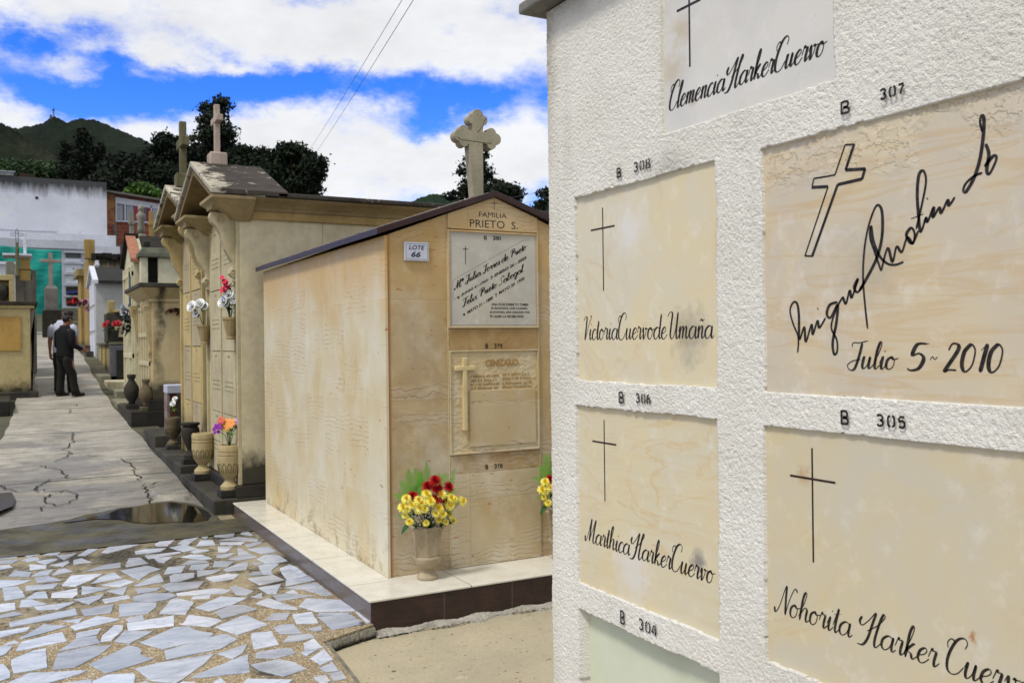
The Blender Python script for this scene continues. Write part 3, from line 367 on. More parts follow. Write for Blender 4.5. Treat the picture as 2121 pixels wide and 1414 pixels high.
G={
'a':(.95,[[(.75,.85),(.45,1),(.12,.7),(.08,.25),(.3,0),(.6,.25),(.78,.9)],[(.78,1),(.74,.3),(.85,.02),(1.05,.25)]]),
'b':(.72,[[(0,.3),(.35,1.4),(.42,2.05),(.28,2.1),(.14,1.4),(.12,.3),(.3,0),(.55,.2),(.6,.8),(.45,.95),(.75,.8)]]),
'c':(.66,[[(.6,.8),(.48,1),(.2,.85),(.06,.4),(.2,.02),(.42,.04),(.72,.35)]]),
'd':(.98,[[(.75,.85),(.45,1),(.12,.7),(.08,.25),(.3,0),(.6,.25),(.78,.9)],[(.86,2.1),(.78,1),(.74,.3),(.85,.02),(1.05,.25)]]),
'e':(.68,[[(.08,.42),(.42,.6),(.55,.85),(.4,1),(.14,.75),(.07,.3),(.26,0),(.5,.08),(.76,.4)]]),
'g':(.9,[[(.75,.85),(.45,1),(.12,.7),(.08,.25),(.3,0),(.6,.25),(.78,.9)],[(.78,1),(.72,0),(.55,-.75),(.3,-.8),(.3,-.4),(1,.3)]]),
'h':(.88,[[(0,.25),(.32,1.4),(.42,2.05),(.28,2.1),(.16,1.5),(.12,0)],[(.13,.4),(.38,.98),(.6,.9),(.58,.35),(.68,.02),(.95,.3)]]),
'i':(.46,[[(0,.45),(.18,1),(.15,.3),(.26,.0),(.52,.35)],[(.3,1.5),(.26,1.38)]]),
'k':(.82,[[(0,.25),(.32,1.4),(.4,2.05),(.28,2.1),(.16,1.5),(.12,0)],[(.62,.98),(.5,1),(.16,.5),(.42,.35),(.58,.02),(.88,.35)]]),
'l':(.45,[[(0,.3),(.33,1.4),(.42,2.05),(.28,2.1),(.15,1.4),(.12,.35),(.24,0),(.5,.35)]]),
'm':(1.2,[[(0,.6),(.13,1),(.16,.8),(.13,0)],[(.15,.45),(.38,.98),(.52,.9),(.5,0)],[(.52,.45),(.76,.98),(.9,.88),(.87,.3),(.98,.02),(1.25,.35)]]),
'n':(.82,[[(0,.6),(.13,1),(.16,.8),(.13,0)],[(.15,.45),(.4,.98),(.55,.88),(.52,.3),(.62,.02),(.88,.35)]]),
'o':(.76,[[(.38,1),(.1,.75),(.06,.25),(.28,0),(.54,.22),(.58,.72),(.38,1),(.5,.78),(.85,.88)]]),
'r':(.62,[[(0,.5),(.14,1.12),(.2,.98),(.42,.95),(.38,.35),(.46,.02),(.72,.35)]]),
's':(.52,[[(0,.3),(.3,1.12),(.42,.6),(.36,.1),(.12,.05)]]),
't':(.46,[[(0,.45),(.26,1.75),(.18,.5),(.27,0),(.52,.35)],[(-.02,1.28),(.5,1.42)]]),
'u':(.9,[[(0,.6),(.14,1),(.1,.3),(.22,0),(.46,.3),(.6,1)],[(.61,1),(.57,.3),(.68,.02),(.95,.4)]]),
'v':(.74,[[(0,.6),(.13,1),(.2,.5),(.28,0),(.5,.5),(.54,.95),(.45,.86),(.8,.92)]]),
'x':(.72,[[(.03,.85),(.2,1),(.38,.5),(.54,0),(.78,.3)],[(.7,1),(.02,0)]]),
'C':(1.06,[[(.92,1.72),(1.0,2.1),(.78,2.36),(.42,2.15),(.16,1.5),(.05,.8),(.13,.2),(.42,-.04),(.76,.12),(1.02,.6)],[(-.02,1.5),(-.1,1.85),(.08,2.12),(.3,2.0)]]),
'H':(1.62,[[(.12,1.75),(.0,1.4),(.2,1.15),(.6,1.6),(1,2.25),(.88,1.4),(.72,.4),(.45,-.15),(.05,-.2)],[(.6,.85),(1.25,1.45),(1.64,2.1),(1.52,2.28),(1.34,1.6),(1.2,.4),(1.32,-.08),(1.66,.35)]]),
'V':(.92,[[(-.02,1.8),(.18,2.15),(.45,2.1),(.4,1.2),(.34,0),(.72,1.2),(1.15,2.15),(1.0,2.2)]]),
'U':(1.42,[[(0,1.85),(.25,2.2),(.55,2.1),(.48,1.1),(.45,.3),(.68,0),(1,.6),(1.22,2.2)],[(1.22,2.2),(1.14,.6),(1.25,0),(1.5,.35)]]),
'M':(1.5,[[(-.15,.55),(0,.02),(.3,.7),(.62,2.25),(.6,1.2),(.56,.1)],[(.56,.1),(.9,1.2),(1.25,2.25),(1.14,1),(1.12,.25),(1.3,0),(1.58,.4)]]),
'N':(1.2,[[(-.12,.4),(.02,0),(.3,.6),(.64,2.2),(.74,1.2),(.86,0)],[(.86,0),(1.05,1.2),(1.35,2.15),(1.62,1.95)]]),
'J':(1.0,[[(.1,1.75),(.15,2.1),(.6,2.1),(1.25,2.25)],[(.85,2.1),(.75,1),(.55,0),(.2,-.12),(-.05,.25),(.3,.6),(.9,.75)]]),
'T':(1.0,[[(.1,1.75),(.15,2.1),(.6,2.1),(1.35,2.25)],[(.8,2.1),(.65,1),(.55,.3),(.3,0),(0,.15),(.05,.5)]]),
'P':(1.1,[[(.62,2.0),(.5,1),(.38,0)],[(.05,1.4),(.15,2.0),(.6,2.25),(1.05,2),(.95,1.4),(.5,1.05)]]),
'F':(1.1,[[(.1,1.75),(.15,2.1),(.6,2.1),(1.35,2.25)],[(.8,2.1),(.65,1),(.5,.2),(.2,0),(0,.2)],[(.35,1.05),(1.05,1.2)]]),
'S':(1.1,[[(0,.35),(.2,.02),(.6,.1),(.72,.6),(.5,1.3),(.5,1.9),(.8,2.25),(1.1,2.1),(1.05,1.8)]]),
'5':(.95,[[(.75,2.1),(.3,2.05),(.15,1.2),(.45,1.35),(.7,.95),(.55,.2),(.2,0),(0,.15)],[(.3,2.1),(.85,2.12)]]),
'~':(.9,[[(.05,.8),(.25,1.0),(.5,.85),(.75,1.0)]]),
'2':(.95,[[(.12,1.6),(.3,2.1),(.65,2.0),(.65,1.5),(.1,.05),(.35,.12),(.8,.1)]]),
'0':(.95,[[(.45,2.1),(.12,1.5),(.1,.5),(.35,0),(.68,.5),(.72,1.6),(.45,2.1)]]),
'1':(.55,[[(.1,1.6),(.4,2.1)],[(.4,2.1),(.32,1),(.25,0)]]),
' ':(.45,[]),
}
G['\u00f1']=(G['n'][0],G['n'][1]+[[(.2,1.35),(.35,1.55),(.52,1.38),(.7,1.55)]])
G['\u00aa']=(.5,[[(.38,1.95),(.2,2.0),(.05,1.6),(.2,1.35),(.36,1.6),(.4,2),(.38,1.5),(.5,1.4)],[(0,1.1),(.5,1.1)]])
def script(mb,pl,text,u0,u1,v,xh,wmin,wmax,slant=.28,v1=None,h=.0006,mi=None,track=None):
    adv=0
    for ch in text: adv+=G[ch][0]
    sx=(u1-u0)/adv; x=0; dv=0 if v1 is None else (v1-v)/(u1-u0)
    for ch in text:
        a,st=G[ch]
        for s_ in st:
            pts=[]
            for (px,py) in s_:
                uu=u0+(x+px)*sx+py*xh*slant; vv=v+py*xh
                if dv: vv=v+py*xh+(uu-u0)*dv
                pts.append((uu,vv))
            stroke(mb,pl,pts,wmin,wmax,h,mi=mi,axis=(.2,.98))
        x+=a
def font(mb,pl,text,u0,u1,v0,v1,h=.0006,bold=0,shear=0,depth=0,slope=0,mi=None):
    """the built-in typeface, fitted to the box u0..u1, v0..v1 of a plane"""
    cu=bpy.data.curves.new('t','FONT'); cu.body=text; cu.offset=bold; cu.shear=shear; cu.resolution_u=3; cu.extrude=0
    ob=bpy.data.objects.new('t',cu); C.objects.link(ob); dg=bpy.context.evaluated_depsgraph_get(); dg.update()
    me=bpy.data.meshes.new_from_object(ob.evaluated_get(dg)); bpy.data.objects.remove(ob); bpy.data.curves.remove(cu)
    co=[v.co.copy() for v in me.vertices]; x0=min(c.x for c in co);x1=max(c.x for c in co);y0=min(c.y for c in co);y1=max(c.y for c in co)
    vs=[]
    for c in co:
        a=(c.x-x0)/(x1-x0); b=(c.y-y0)/(y1-y0); uu=u0+a*(u1-u0); vs.append(pl.at(uu,v0+b*(v1-v0)+(uu-u0)*slope,h))
    mb.add(vs,[tuple(p.vertices) for p in me.polygons],mi); bpy.data.meshes.remove(me)
ST={'B':[[(.08,0),(.08,1)],[(.08,.96),(.6,.96),(.78,.8),(.74,.6),(.58,.52),(.25,.52)],[(.25,.47),(.62,.46),(.86,.3),(.82,.08),(.6,.04),(.08,.04)]],
'3':[[(.1,.8),(.15,.95),(.5,.96),(.75,.8),(.62,.56),(.4,.53)],[(.45,.47),(.68,.44),(.8,.22),(.55,.04),(.2,.05),(.08,.2)]],
'0':[[(.38,.98),(.1,.8),(.1,.2),(.38,.02)],[(.6,.02),(.88,.2),(.88,.8),(.6,.98)]],
'8':[[(.38,.98),(.14,.85),(.14,.65),(.38,.54)],[(.62,.98),(.84,.85),(.84,.65),(.62,.54)],[(.38,.46),(.1,.35),(.1,.14),(.38,.02)],[(.62,.46),(.88,.35),(.88,.14),(.62,.02)]],
'7':[[(.05,.95),(.85,.95)],[(.8,.82),(.45,.4),(.4,0)]],
'6':[[(.6,.98),(.2,.8),(.08,.4),(.12,.1),(.38,.02)],[(.25,.5),(.6,.54),(.85,.35),(.8,.1),(.58,.02)]],
'5':[[(.2,.95),(.85,.95)],[(.2,.9),(.16,.55),(.55,.6),(.85,.4),(.75,.1),(.45,.02),(.1,.12)]],
'4':[[(.5,.98),(.1,.4),(.05,.28),(.5,.28)],[(.72,.98),(.72,0)],[(.6,.28),(.98,.28)]],
'9':[[(.38,.98),(.12,.85),(.12,.6),(.4,.48)],[(.6,.98),(.86,.8),(.86,.5),(.7,.15),(.3,.0)]],
'1':[[(.2,.8),(.5,.98)],[(.55,.98),(.55,0)]],}
def stencil(mb,pl,text,u0,u1,v0,v1,w,gap=.25,h=.0006,slope=0):
    n=len(text); cw=(u1-u0)/(n+(n-1)*gap); x=u0
    for ch in text:
        for s_ in ST[ch]:
            stroke(mb,pl,[(x+a*cw,v0+b*(v1-v0)+(x-u0)*slope) for a,b in s_],w,w,h,cap=False)
        x+=cw*(1+gap)
def bar_cross(mb,pl,cu,v0,v1,au,av,hw,w,h=.0006):
    stroke(mb,pl,[(cu,v1),(cu+.0005,v0)],w,w,h,sm=False,cap=False); stroke(mb,pl,[(au,av),(au+hw,av)],w,w,h+.0003,sm=False,cap=False)

# ------------------------------------------------------------------ the stuccoed niche wall (right foreground)
INK=simple('black_paint','#0d0b0a','#38312a',90,.55,.1,.001)
INK2=simple('engraved_brown','#2a1a14','#35231b',30,.6,.1,.001)
wall=thing('niche_wall','tall white stuccoed burial niche wall with inscribed cream marble plaques, nearest on the right','niche wall',(1.86,1.9,-.07))
XW=1.8; Y1=3.02
RECT=[('clem',1.62,2.299,2.248,2.83,.010),('308',2.062,2.817,1.46,2.117,.012),('307',1.1,1.864,1.458,2.116,.010),('306',2.063,2.823,.72,1.36,.012),('305',1.1,1.868,.722,1.357,.010),('304',2.067,2.819,-.06,.615,.045),('303',1.1,1.868,-.06,.615,.045)]
def vnoise(u,v,scale,seed):
    rng=np.random.RandomState(seed); T=rng.rand(512,512); a=u/scale; b=v/scale; i=np.floor(a).astype(int); j=np.floor(b).astype(int); fa=a-i; fb=b-j
    fa=fa*fa*(3-2*fa); fb=fb*fb*(3-2*fb); g=lambda x,y:T[x%512,y%512]
    return (g(i,j)*(1-fa)+g(i+1,j)*fa)*(1-fb)+(g(i,j+1)*(1-fa)+g(i+1,j+1)*fa)*fb
ys=np.concatenate([np.linspace(-.6,.85,40)[:-1],np.arange(.85,3.0,.0034)]); nflat=len(ys)
arc=np.linspace(0,math.pi/2,9); zs=np.concatenate([np.arange(-.08,2.86,.0034)])
px=[];py=[];nx=[];ny=[];ss=[]
for y in ys: px.append(XW);py.append(y);nx.append(-1);ny.append(0);ss.append(y)
rr=.02
for a in arc: px.append(XW+rr-rr*math.cos(a));py.append(3.0+rr*math.sin(a));nx.append(-math.cos(a));ny.append(math.sin(a));ss.append(3.0+a*rr)
for x in np.linspace(.02,.6,60)[1:]: px.append(XW+x);py.append(3.02);nx.append(0);ny.append(1);ss.append(3.03+x)
px,py,nx,ny,ss=[np.array(q) for q in (px,py,nx,ny,ss)]
U,Vv=np.meshgrid(ss,zs,indexing='ij')
pit=vnoise(U+1,Vv+2,.0062,21); pit2=vnoise(U+5,Vv+2,.011,22)
h=-np.maximum(0,.36-pit)*.0068-np.maximum(0,.3-pit2)*.003+(vnoise(U,Vv,.0068,1)-.5)*.0018+(vnoise(U+3,Vv,.0046,2)-.5)*.0024+(vnoise(U,Vv+7,.05,3)-.5)*.0016+(vnoise(U,Vv,.3,4)-.5)*.006
ju=(vnoise(U*0+3,Vv,.03,5)-.5)*.0015+(vnoise(U*0+3,Vv,.15,8)-.5)*.006; jv=(vnoise(U,Vv*0+5,.02,6)-.5)*.004+(vnoise(U,Vv*0+5,.17,9)-.5)*.006
for _,a,b,c,d,dep in RECT:
    ins=(U+ju>a-.003)&(U+ju<b+.003)&(Vv+jv>c-.003)&(Vv+jv<d+.003); h[ins]=-.06
PX=px[:,None]+nx[:,None]*h; PY=py[:,None]+ny[:,None]*h; PZ=Vv
nu,nv=U.shape; co=np.stack([PX,PY,PZ],-1).reshape(-1,3)-np.array(ROOTLOC['niche_wall'])
idx=np.arange(nu*nv).reshape(nu,nv); q=np.stack([idx[:-1,:-1],idx[:-1,1:],idx[1:,1:],idx[1:,:-1]],-1).reshape(-1,4)
me=bpy.data.meshes.new('stucco_face'); me.vertices.add(len(co)); me.vertices.foreach_set('co',co.ravel()); me.loops.add(q.size); me.loops.foreach_set('vertex_index',q.ravel().astype(np.int32))
me.polygons.add(len(q)); me.polygons.foreach_set('loop_start',np.arange(0,q.size,4,dtype=np.int32)); me.update(); me.polygons.foreach_set('use_smooth',np.ones(len(q),bool)); me.validate()
MST=mat_stucco(); me.materials.append(MST); o=bpy.data.objects.new('stucco_face',me); C.objects.link(o); o.parent=wall
b=MB(); b.box(1.88,4.3,-.6,3.0,-.08,2.86); b.build('wall_core',MST,wall)
CAP=weathered('coping_concrete','#7d7b74','#5f5d57','#2b2a26',rough=.9,scale=6,bump=.7,bd=.006)
b=MB(); b.prism([(1.725,2.865),(4.35,2.865),(4.35,2.93),(1.77,2.93),(1.725,2.905)],1,-.65,3.095); b.build('coping',CAP,wall,bevel=.008)
pl=Plane((1.8,0,0),(0,-1,0),(0,0,1),(-1,0,0))    # u = -Y
PM={'clem':mat_plaque('marble_white','#d3d0c8','#bdb195','#c9c6be',1,stain=[(2.21,2.55,.06,'#b8a582',.6),(2.26,2.44,.07,'#b8a582',.5),(2.17,2.33,.03,'#a58e66',.6)]),
 '308':mat_plaque('marble_cream','#d6c79f','#c2a062','#cfc7b0',2,.5,stain=[(2.20,1.61,.11,'#7d7564',.5),(2.50,1.98,.13,'#d9d6d2',.7)]),
 '307':mat_plaque('marble_banded','#cbbda0','#bf9a5c','#c0b7a8',3,.12,chip=True,streaky=.32,stain=[(1.52,1.78,.12,'#a39a8c',.5)]),
 '306':mat_plaque('marble_honey','#d3c6a2','#c69c55','#cdc6ae',4,-.3,streaky=.12,stain=[(2.16,.93,.045,'#7f7c7a',.85),(2.5,.82,.14,'#d5d3d0',.7)]),
 '305':mat_plaque('marble_ochre','#cbbd99','#c3a877','#c5bda8',5,.2,stain=[(1.74,1.24,.03,'#a6763a',.5),(1.25,.95,.016,'#a6612a',.8)]),
 '304':simple('pale_green_render','#cdd2bb','#c3c9b0',5,.8,.2,.002),'303':simple('pale_green_render_far','#cdd2bb','#c3c9b0',5,.8,.2,.002)}
LAB={'clem':'grey white marble plaque with a tall black cross, topmost','308':'cream plaque with small brown cross and a dark smudge','307':'banded plaque with an outlined slanting cross and a signature','306':'cream plaque with a round grey paint smear','305':'ochre cream plaque with small rust specks','304':'plain pale green niche cover','303':'plain pale green niche cover, nearer'}
PQ={}
for n,a,bb,c,d,dep in RECT:
    m_=MB(); m_.box(XW+dep,XW+.055,a-.012,bb+.012,c-.012,d+.012)
    PQ[n]=m_.build('plaque' if n not in('304','303') else 'niche_cover',PM[n],wall,bevel=.0015,label=LAB[n])
def wallpl(dep): return Plane((1.8+dep,0,0),(0,-1,0),(0,0,1),(-1,0,0))
p=wallpl(.010); m_=MB(); bar_cross(m_,p,-2.1775,2.428,2.78,-2.236,2.616,.112,.0075); m_.build('engraved_cross',INK,PQ['clem'],fix=False)
m_=MB(); script(m_,p,'ClemenciaHarkerCuervo',-2.283,-1.655,2.318,.036,.003,.0092); m_.build('inscription',INK,PQ['clem'],fix=False)
p=wallpl(.012); m_=MB(); bar_cross(m_,p,-2.6575,1.773,2.065,-2.733,1.993,.148,.0058); m_.build('engraved_cross',INK2,PQ['308'],fix=False)
m_=MB(); script(m_,p,'VictoriaCuervodeUma\u00f1a',-2.792,-2.088,1.602,.038,.0026,.0078,slant=.12); m_.build('inscription',INK,PQ['308'],fix=False)
m_=MB(); bar_cross(m_,p,-2.663,1.035,1.321,-2.737,1.24,.147,.0058); m_.build('engraved_cross',INK2,PQ['306'],fix=False)
m_=MB(); script(m_,p,'MarthicaHarkerCuervo',-2.79,-2.1,.873,.038,.0028,.0084,slant=.2); m_.build('inscription',INK,PQ['306'],fix=False)
p=wallpl(.010); m_=MB(); bar_cross(m_,p,-1.708,1.019,1.315,-1.785,1.235,.153,.0056); m_.build('engraved_cross',INK2,PQ['305'],fix=False)
m_=MB(); script(m_,p,'Nohorita Harker Cuervo',-1.845,-1.13,.857,.036,.0026,.0072,slant=.2); m_.build('inscription',INK,PQ['305'],fix=False)
SIG={'m': [(-1.754, 1.561), (-1.751, 1.602), (-1.769, 1.639), (-1.779, 1.673), (-1.768, 1.694), (-1.754, 1.691), (-1.748, 1.66), (-1.747, 1.597), (-1.73, 1.629), (-1.725, 1.59), (-1.705, 1.635), (-1.701, 1.609), (-1.685, 1.644), (-1.679, 1.626), (-1.658, 1.651)], 'dot': [(-1.686, 1.677), (-1.681, 1.672)], 'g': [(-1.619, 1.689), (-1.644, 1.683), (-1.654, 1.661), (-1.642, 1.651), (-1.619, 1.683), (-1.624, 1.636), (-1.636, 1.589), (-1.632, 1.559), (-1.622, 1.566), (-1.623, 1.595), (-1.64, 1.627), (-1.624, 1.671), (-1.602, 1.702)], 'uel': [(-1.602, 1.702), (-1.593, 1.684), (-1.581, 1.716), (-1.575, 1.698), (-1.561, 1.728), (-1.555, 1.743), (-1.567, 1.723), (-1.556, 1.711), (-1.534, 1.735)], 'A1': [(-1.528, 1.62), (-1.535, 1.679), (-1.54, 1.747), (-1.535, 1.814), (-1.522, 1.868), (-1.503, 1.909), (-1.49, 1.913), (-1.482, 1.891), (-1.484, 1.836), (-1.5, 1.788), (-1.527, 1.746), (-1.552, 1.713)], 'A2': [(-1.487, 1.757), (-1.503, 1.799), (-1.518, 1.84), (-1.515, 1.867), (-1.509, 1.833), (-1.493, 1.796), (-1.47, 1.774), (-1.447, 1.769), (-1.424, 1.774)], 'nton': [(-1.487, 1.757), (-1.468, 1.81), (-1.455, 1.776), (-1.443, 1.811), (-1.429, 1.797), (-1.414, 1.829), (-1.399, 1.814), (-1.394, 1.836), (-1.403, 1.85), (-1.416, 1.835), (-1.401, 1.814), (-1.384, 1.842)], 't': [(-1.39, 1.845), (-1.376, 1.893), (-1.363, 1.949), (-1.369, 1.975), (-1.381, 1.968), (-1.386, 1.926), (-1.383, 1.873), (-1.378, 1.838), (-1.364, 1.871)], 'tbar': [(-1.403, 1.871), (-1.37, 1.878)], 'io': [(-1.364, 1.871), (-1.36, 1.859), (-1.344, 1.89), (-1.346, 1.867), (-1.33, 1.887), (-1.325, 1.874), (-1.309, 1.901), (-1.306, 1.888), (-1.291, 1.905)], 'dot2': [(-1.362, 1.913), (-1.358, 1.909)], 'L': [(-1.225, 2.033), (-1.23, 2.056), (-1.226, 2.069), (-1.221, 2.059), (-1.223, 2.025), (-1.231, 1.978), (-1.245, 1.94), (-1.264, 1.913), (-1.271, 1.917), (-1.264, 1.931), (-1.245, 1.943), (-1.226, 1.947)], 'o': [(-1.218, 2.007), (-1.211, 1.984), (-1.216, 1.95), (-1.209, 1.943), (-1.194, 1.971), (-1.201, 1.978), (-1.221, 1.959)]}
m_=MB()
for s_ in SIG.values(): stroke(m_,p,s_,.0058,.0086)
m_.build('signature',INK,PQ['307'],fix=False)
m_=MB(); script(m_,p,'Julio',-1.59,-1.45,1.524,.030,.0026,.008,slant=.2); script(m_,p,'5',-1.419,-1.365,1.523,.029,.004,.0105,slant=.2); script(m_,p,'~',-1.362,-1.338,1.515,.04,.002,.003,slant=.1); script(m_,p,'2010',-1.325,-1.185,1.523,.029,.004,.010,slant=.2); m_.build('date',INK,PQ['307'],fix=False)
OC=[(-1.59,2.077),(-1.561,2.073),(-1.588,2.015),(-1.529,2.008),(-1.538,1.985),(-1.613,1.983),(-1.699,1.811),(-1.725,1.814),(-1.645,1.983),(-1.698,1.989),(-1.692,2.01),(-1.623,2.008)]
m_=MB()
for i in range(len(OC)):
    a,c=OC[i],OC[(i+1)%len(OC)]; stroke(m_,p,[a,c],.0044,.0044,.0006+.0001*(i%2),sm=False,cap=False)
for a,c in ((1,2),(2,3),(3,4),(4,5),(5,6),(8,9)):
    stroke(m_,p,[(OC[a][0]-.0015,OC[a][1]-.0005),(OC[c][0]-.0015,OC[c][1]-.0005)],.0078,.0078,.0009,sm=False,cap=False)
m_.build('engraved_cross',INK,PQ['307'],fix=False)
ps=wallpl(-.0052)
for t,a,bb,c,d,b0,b1,z0,z1 in (('308',-2.447,-2.36,2.152,2.182,-2.545,-2.519,2.149,2.18),('306',-2.449,-2.371,1.394,1.423,-2.548,-2.517,1.388,1.424),('304',-2.446,-2.353,.649,.684,-2.553,-2.527,.64,.684),('307',-1.471,-1.404,2.158,2.182,-1.589,-1.56,2.15,2.18),('305',-1.491,-1.411,1.39,1.417,-1.599,-1.574,1.386,1.42)):
    m_=MB(); stencil(m_,ps,t,a,bb,c,d,.0058,.38); stencil(m_,ps,'B',b0,b1,z0,z1,.0062); m_.build('stencilled_number',INK,wall,fix=False,label='black stencilled B '+t+' on the stucco')

# ------------------------------------------------------------------ flagstone terrace
def ground_z(y): return float(np.interp(y,[-50,8.6,10.9,13,15.7,19.2,20.4,23.5,26.4,30,34,38,39.5,46,60,120,2000],[0,0,.09,.18,.30,.48,.585,.88,1.2,1.42,1.72,2.0,2.1,3.3,5,8,8]))
MPE=mat_pebble(); MSL=mat_slab()
foot=[(-7,-3),(1.36,-3),(1.392,4.134),(1.425,4.6),(1.431,4.80),(1.60,4.87),(1.77,4.945),(1.78,8.2),(1.66,8.02),(1.588,8.12),(1.355,8.41),(.932,8.53),(.328,8.51),(-.129,8.43),(-7,8.3)]
b=MB(); b.prism(foot,2,-.09,0.0); terr=struct(b.build('flagstone_terrace',MPE)); ROOTLOC[terr.name]=Vector((0,0,0))
b=MB(); random.seed(3)
def slab(b,poly,dz=0):
    t=random.choice((.74,.84,.92,1.0,1.08,1.18))*random.uniform(.96,1.04); tint=random.random(); b.col=(t*(.97+.06*tint),t,t*(1.03-.05*tint))
    n=len(poly); zt=.006+dz+random.uniform(-.001,.0015); cx=sum(p[0] for p in poly)/n; cy=sum(p[1] for p in poly)/n
    # slightly ragged sawn/broken edges
    pts=[]
    for i in range(n):
        a=poly[i];c=poly[(i+1)%n]; L=math.hypot(c[0]-a[0],c[1]-a[1]); k=max(1,int(L/.05))
        for j in range(k):
            t_=j/k; r_=0 if j==0 else random.uniform(-.0028,.0028); dx,dy=(c[1]-a[1])/max(L,1e-6),-(c[0]-a[0])/max(L,1e-6)
            pts.append((a[0]+(c[0]-a[0])*t_+dx*r_,a[1]+(c[1]-a[1])*t_+dy*r_))
    inn=[(cx+(x-cx)*(1-.004/max(.05,math.hypot(x-cx,y-cy))),cy+(y-cy)*(1-.004/max(.05,math.hypot(x-cx,y-cy)))) for x,y in pts]
    m=len(pts); vs=[(x,y,-.01) for x,y in pts]+[(x,y,zt-.002) for x,y in pts]+[(x,y,zt) for x,y in inn]
    b.add(vs,[(i,(i+1)%m,m+(i+1)%m,m+i) for i in range(m)]+[(m+i,m+(i+1)%m,2*m+(i+1)%m,2*m+i) for i in range(m)]+[tuple(2*m+i for i in range(m))])
for poly in FLAGS:
    cx_=sum(p[0] for p in poly)/len(poly); cy_=sum(p[1] for p in poly)/len(poly)
    slab(b,[(x+(x-cx_)/max(.02,math.hypot(x-cx_,y-cy_))*.006,y+(y-cy_)/max(.02,math.hypot(x-cx_,y-cy_))*.006) for x,y in poly])
# broken pieces beyond the traced area (left of and behind the camera)
YLIM=lambda x: 4.72-.6*max(0,x)
def inpoly(x,y):
    # ground seen by the camera's frame: left edge line
    return y>2.6 and x>-.035*(y)-.02 -.0*y
for iy in range(0,46):
    for ix in range(0,38):
        x=-6.8+ix*.22+random.uniform(-.03,.03)+(iy%2)*.1; y=-2.8+iy*.245+random.uniform(-.03,.03)
        if x>1.25 or y>8.2: continue
        lim=lambda yy: -.08-.0*yy
        if y>YLIM(x) and x>-.27-.015*y: continue
        k=random.choice((4,4,5)); a0=random.random()*6; rr=[random.uniform(.07,.115) for _ in range(k)]
        slab(b,[(x+rr[i]*1.15*math.cos(a0+i*6.283/k),y+rr[i]*.95*math.sin(a0+i*6.283/k)) for i in range(k)])
b.col=None
fs=struct(b.build('flagstones',MSL))
EDGE=weathered('broken_edge_concrete','#8d897b','#6e6a5e','#1d1c18',rough=.9,scale=12,bump=.9,bd=.012,lo=(-.07,-.03),dirtamt=.9)
random.seed(5)
b=MB()
nn=26; top=[];bot=[]
for i in range(nn+1):
    x=1.436+.34*i/nn; ya=4.80+(x-1.431)*.42-.01; gap=(.012 if i in (9,18) else 0)
    b.v+=[(x,ya+.05,-.012),(x,ya-.004*random.random()+gap,-.012-.004*random.random()),(x,ya-.012-.008*random.random()+gap,-.03-.01*random.random()),(x,ya-.010-.012*random.random()+gap,-.05),(x,ya-.004-.01*random.random()+gap,-.08)]
for i in range(nn):
    for j in range(4): b.f.append((i*5+j,(i+1)*5+j,(i+1)*5+j+1,i*5+j+1)); b.m.append(0); b.c.append(None)
b.build('terrace_edge',EDGE,None,bevel=.004); struct(bpy.data.objects['terrace_edge'])
MY=mat_yard()
b=MB()
# yard sheet (lower, to the right), slightly uneven
nx_,ny_=60,90; X0,X1,Y0_,Y1_=1.2,9.0,-3,8.8
for i in range(nx_+1):
    for j in range(ny_+1):
        x=X0+(X1-X0)*i/nx_; y=Y0_+(Y1_-Y0_)*j/ny_; b.v.append((x,y,-.072+.004*math.sin(x*3+y*2)*math.sin(y*4.3)))
for i in range(nx_):
    for j in range(ny_): b.f.append((i*(ny_+1)+j,(i+1)*(ny_+1)+j,(i+1)*(ny_+1)+j+1,i*(ny_+1)+j+1)); b.m.append(0); b.c.append(None)
struct(b.build('yard_concrete',MY,smooth=True))
# curb line between terrace and yard, and the lumpy mortar fillet at the foot of the plinth
b=MB(); b.prism([(1.392,-3),(1.43,-3),(1.428,4.134),(1.462,4.6),(1.47,4.79),(1.428,4.79),(1.422,4.6),(1.39,4.134)],2,-.09,-.02); struct(b.build('terrace_kerb',EDGE,None,bevel=.004))
b=MB(); random.seed(9); n=160
ring=[]
for i in range(n+1):
    x=1.78+2.2*i/n; w=.05+.02*math.sin(i*.17)+.014*math.sin(i*.41+1)+random.uniform(-.004,.004); t=.012+.007*math.sin(i*.29)+random.uniform(-.002,.002)
    ring.append([(x,4.975,-.075),(x,4.975,-.07+t+.012),(x,4.975-w*.55,-.07+t),(x,4.975-w,-.068+random.uniform(0,.008)),(x,4.975-w-.01,-.08)])
for r_ in ring: b.v+=r_
for i in range(n):
    for j in range(4): b.f.append((i*5+j,(i+1)*5+j,(i+1)*5+j+1,i*5+j+1)); b.m.append(0); b.c.append(None)
MORT=weathered('mortar','#b9b4a8','#8f8b80','#1f1e19',rough=.95,scale=14,bump=1,bd=.012); struct(b.build('mortar_fillet',MORT))
b=MB(); random.seed(31); vs=[]
for i in range(181):
    x=1.75+2.2*i/180; y=4.915-.02*math.sin(i*.067)-.014*math.sin(i*.16+1)+random.uniform(-.004,.004); ww=random.uniform(.002,.011)*(.4+.6*abs(math.sin(i*.13)))
    vs+=[(x,y-ww,-.0655),(x,y+ww,-.0655)]
b.add(vs,[(2*i,2*i+2,2*i+3,2*i+1) for i in range(180)]); struct(b.build('yard_crack',simple('crack_black','#14130f','#2a2a1c',20,.95),None,fix=False))
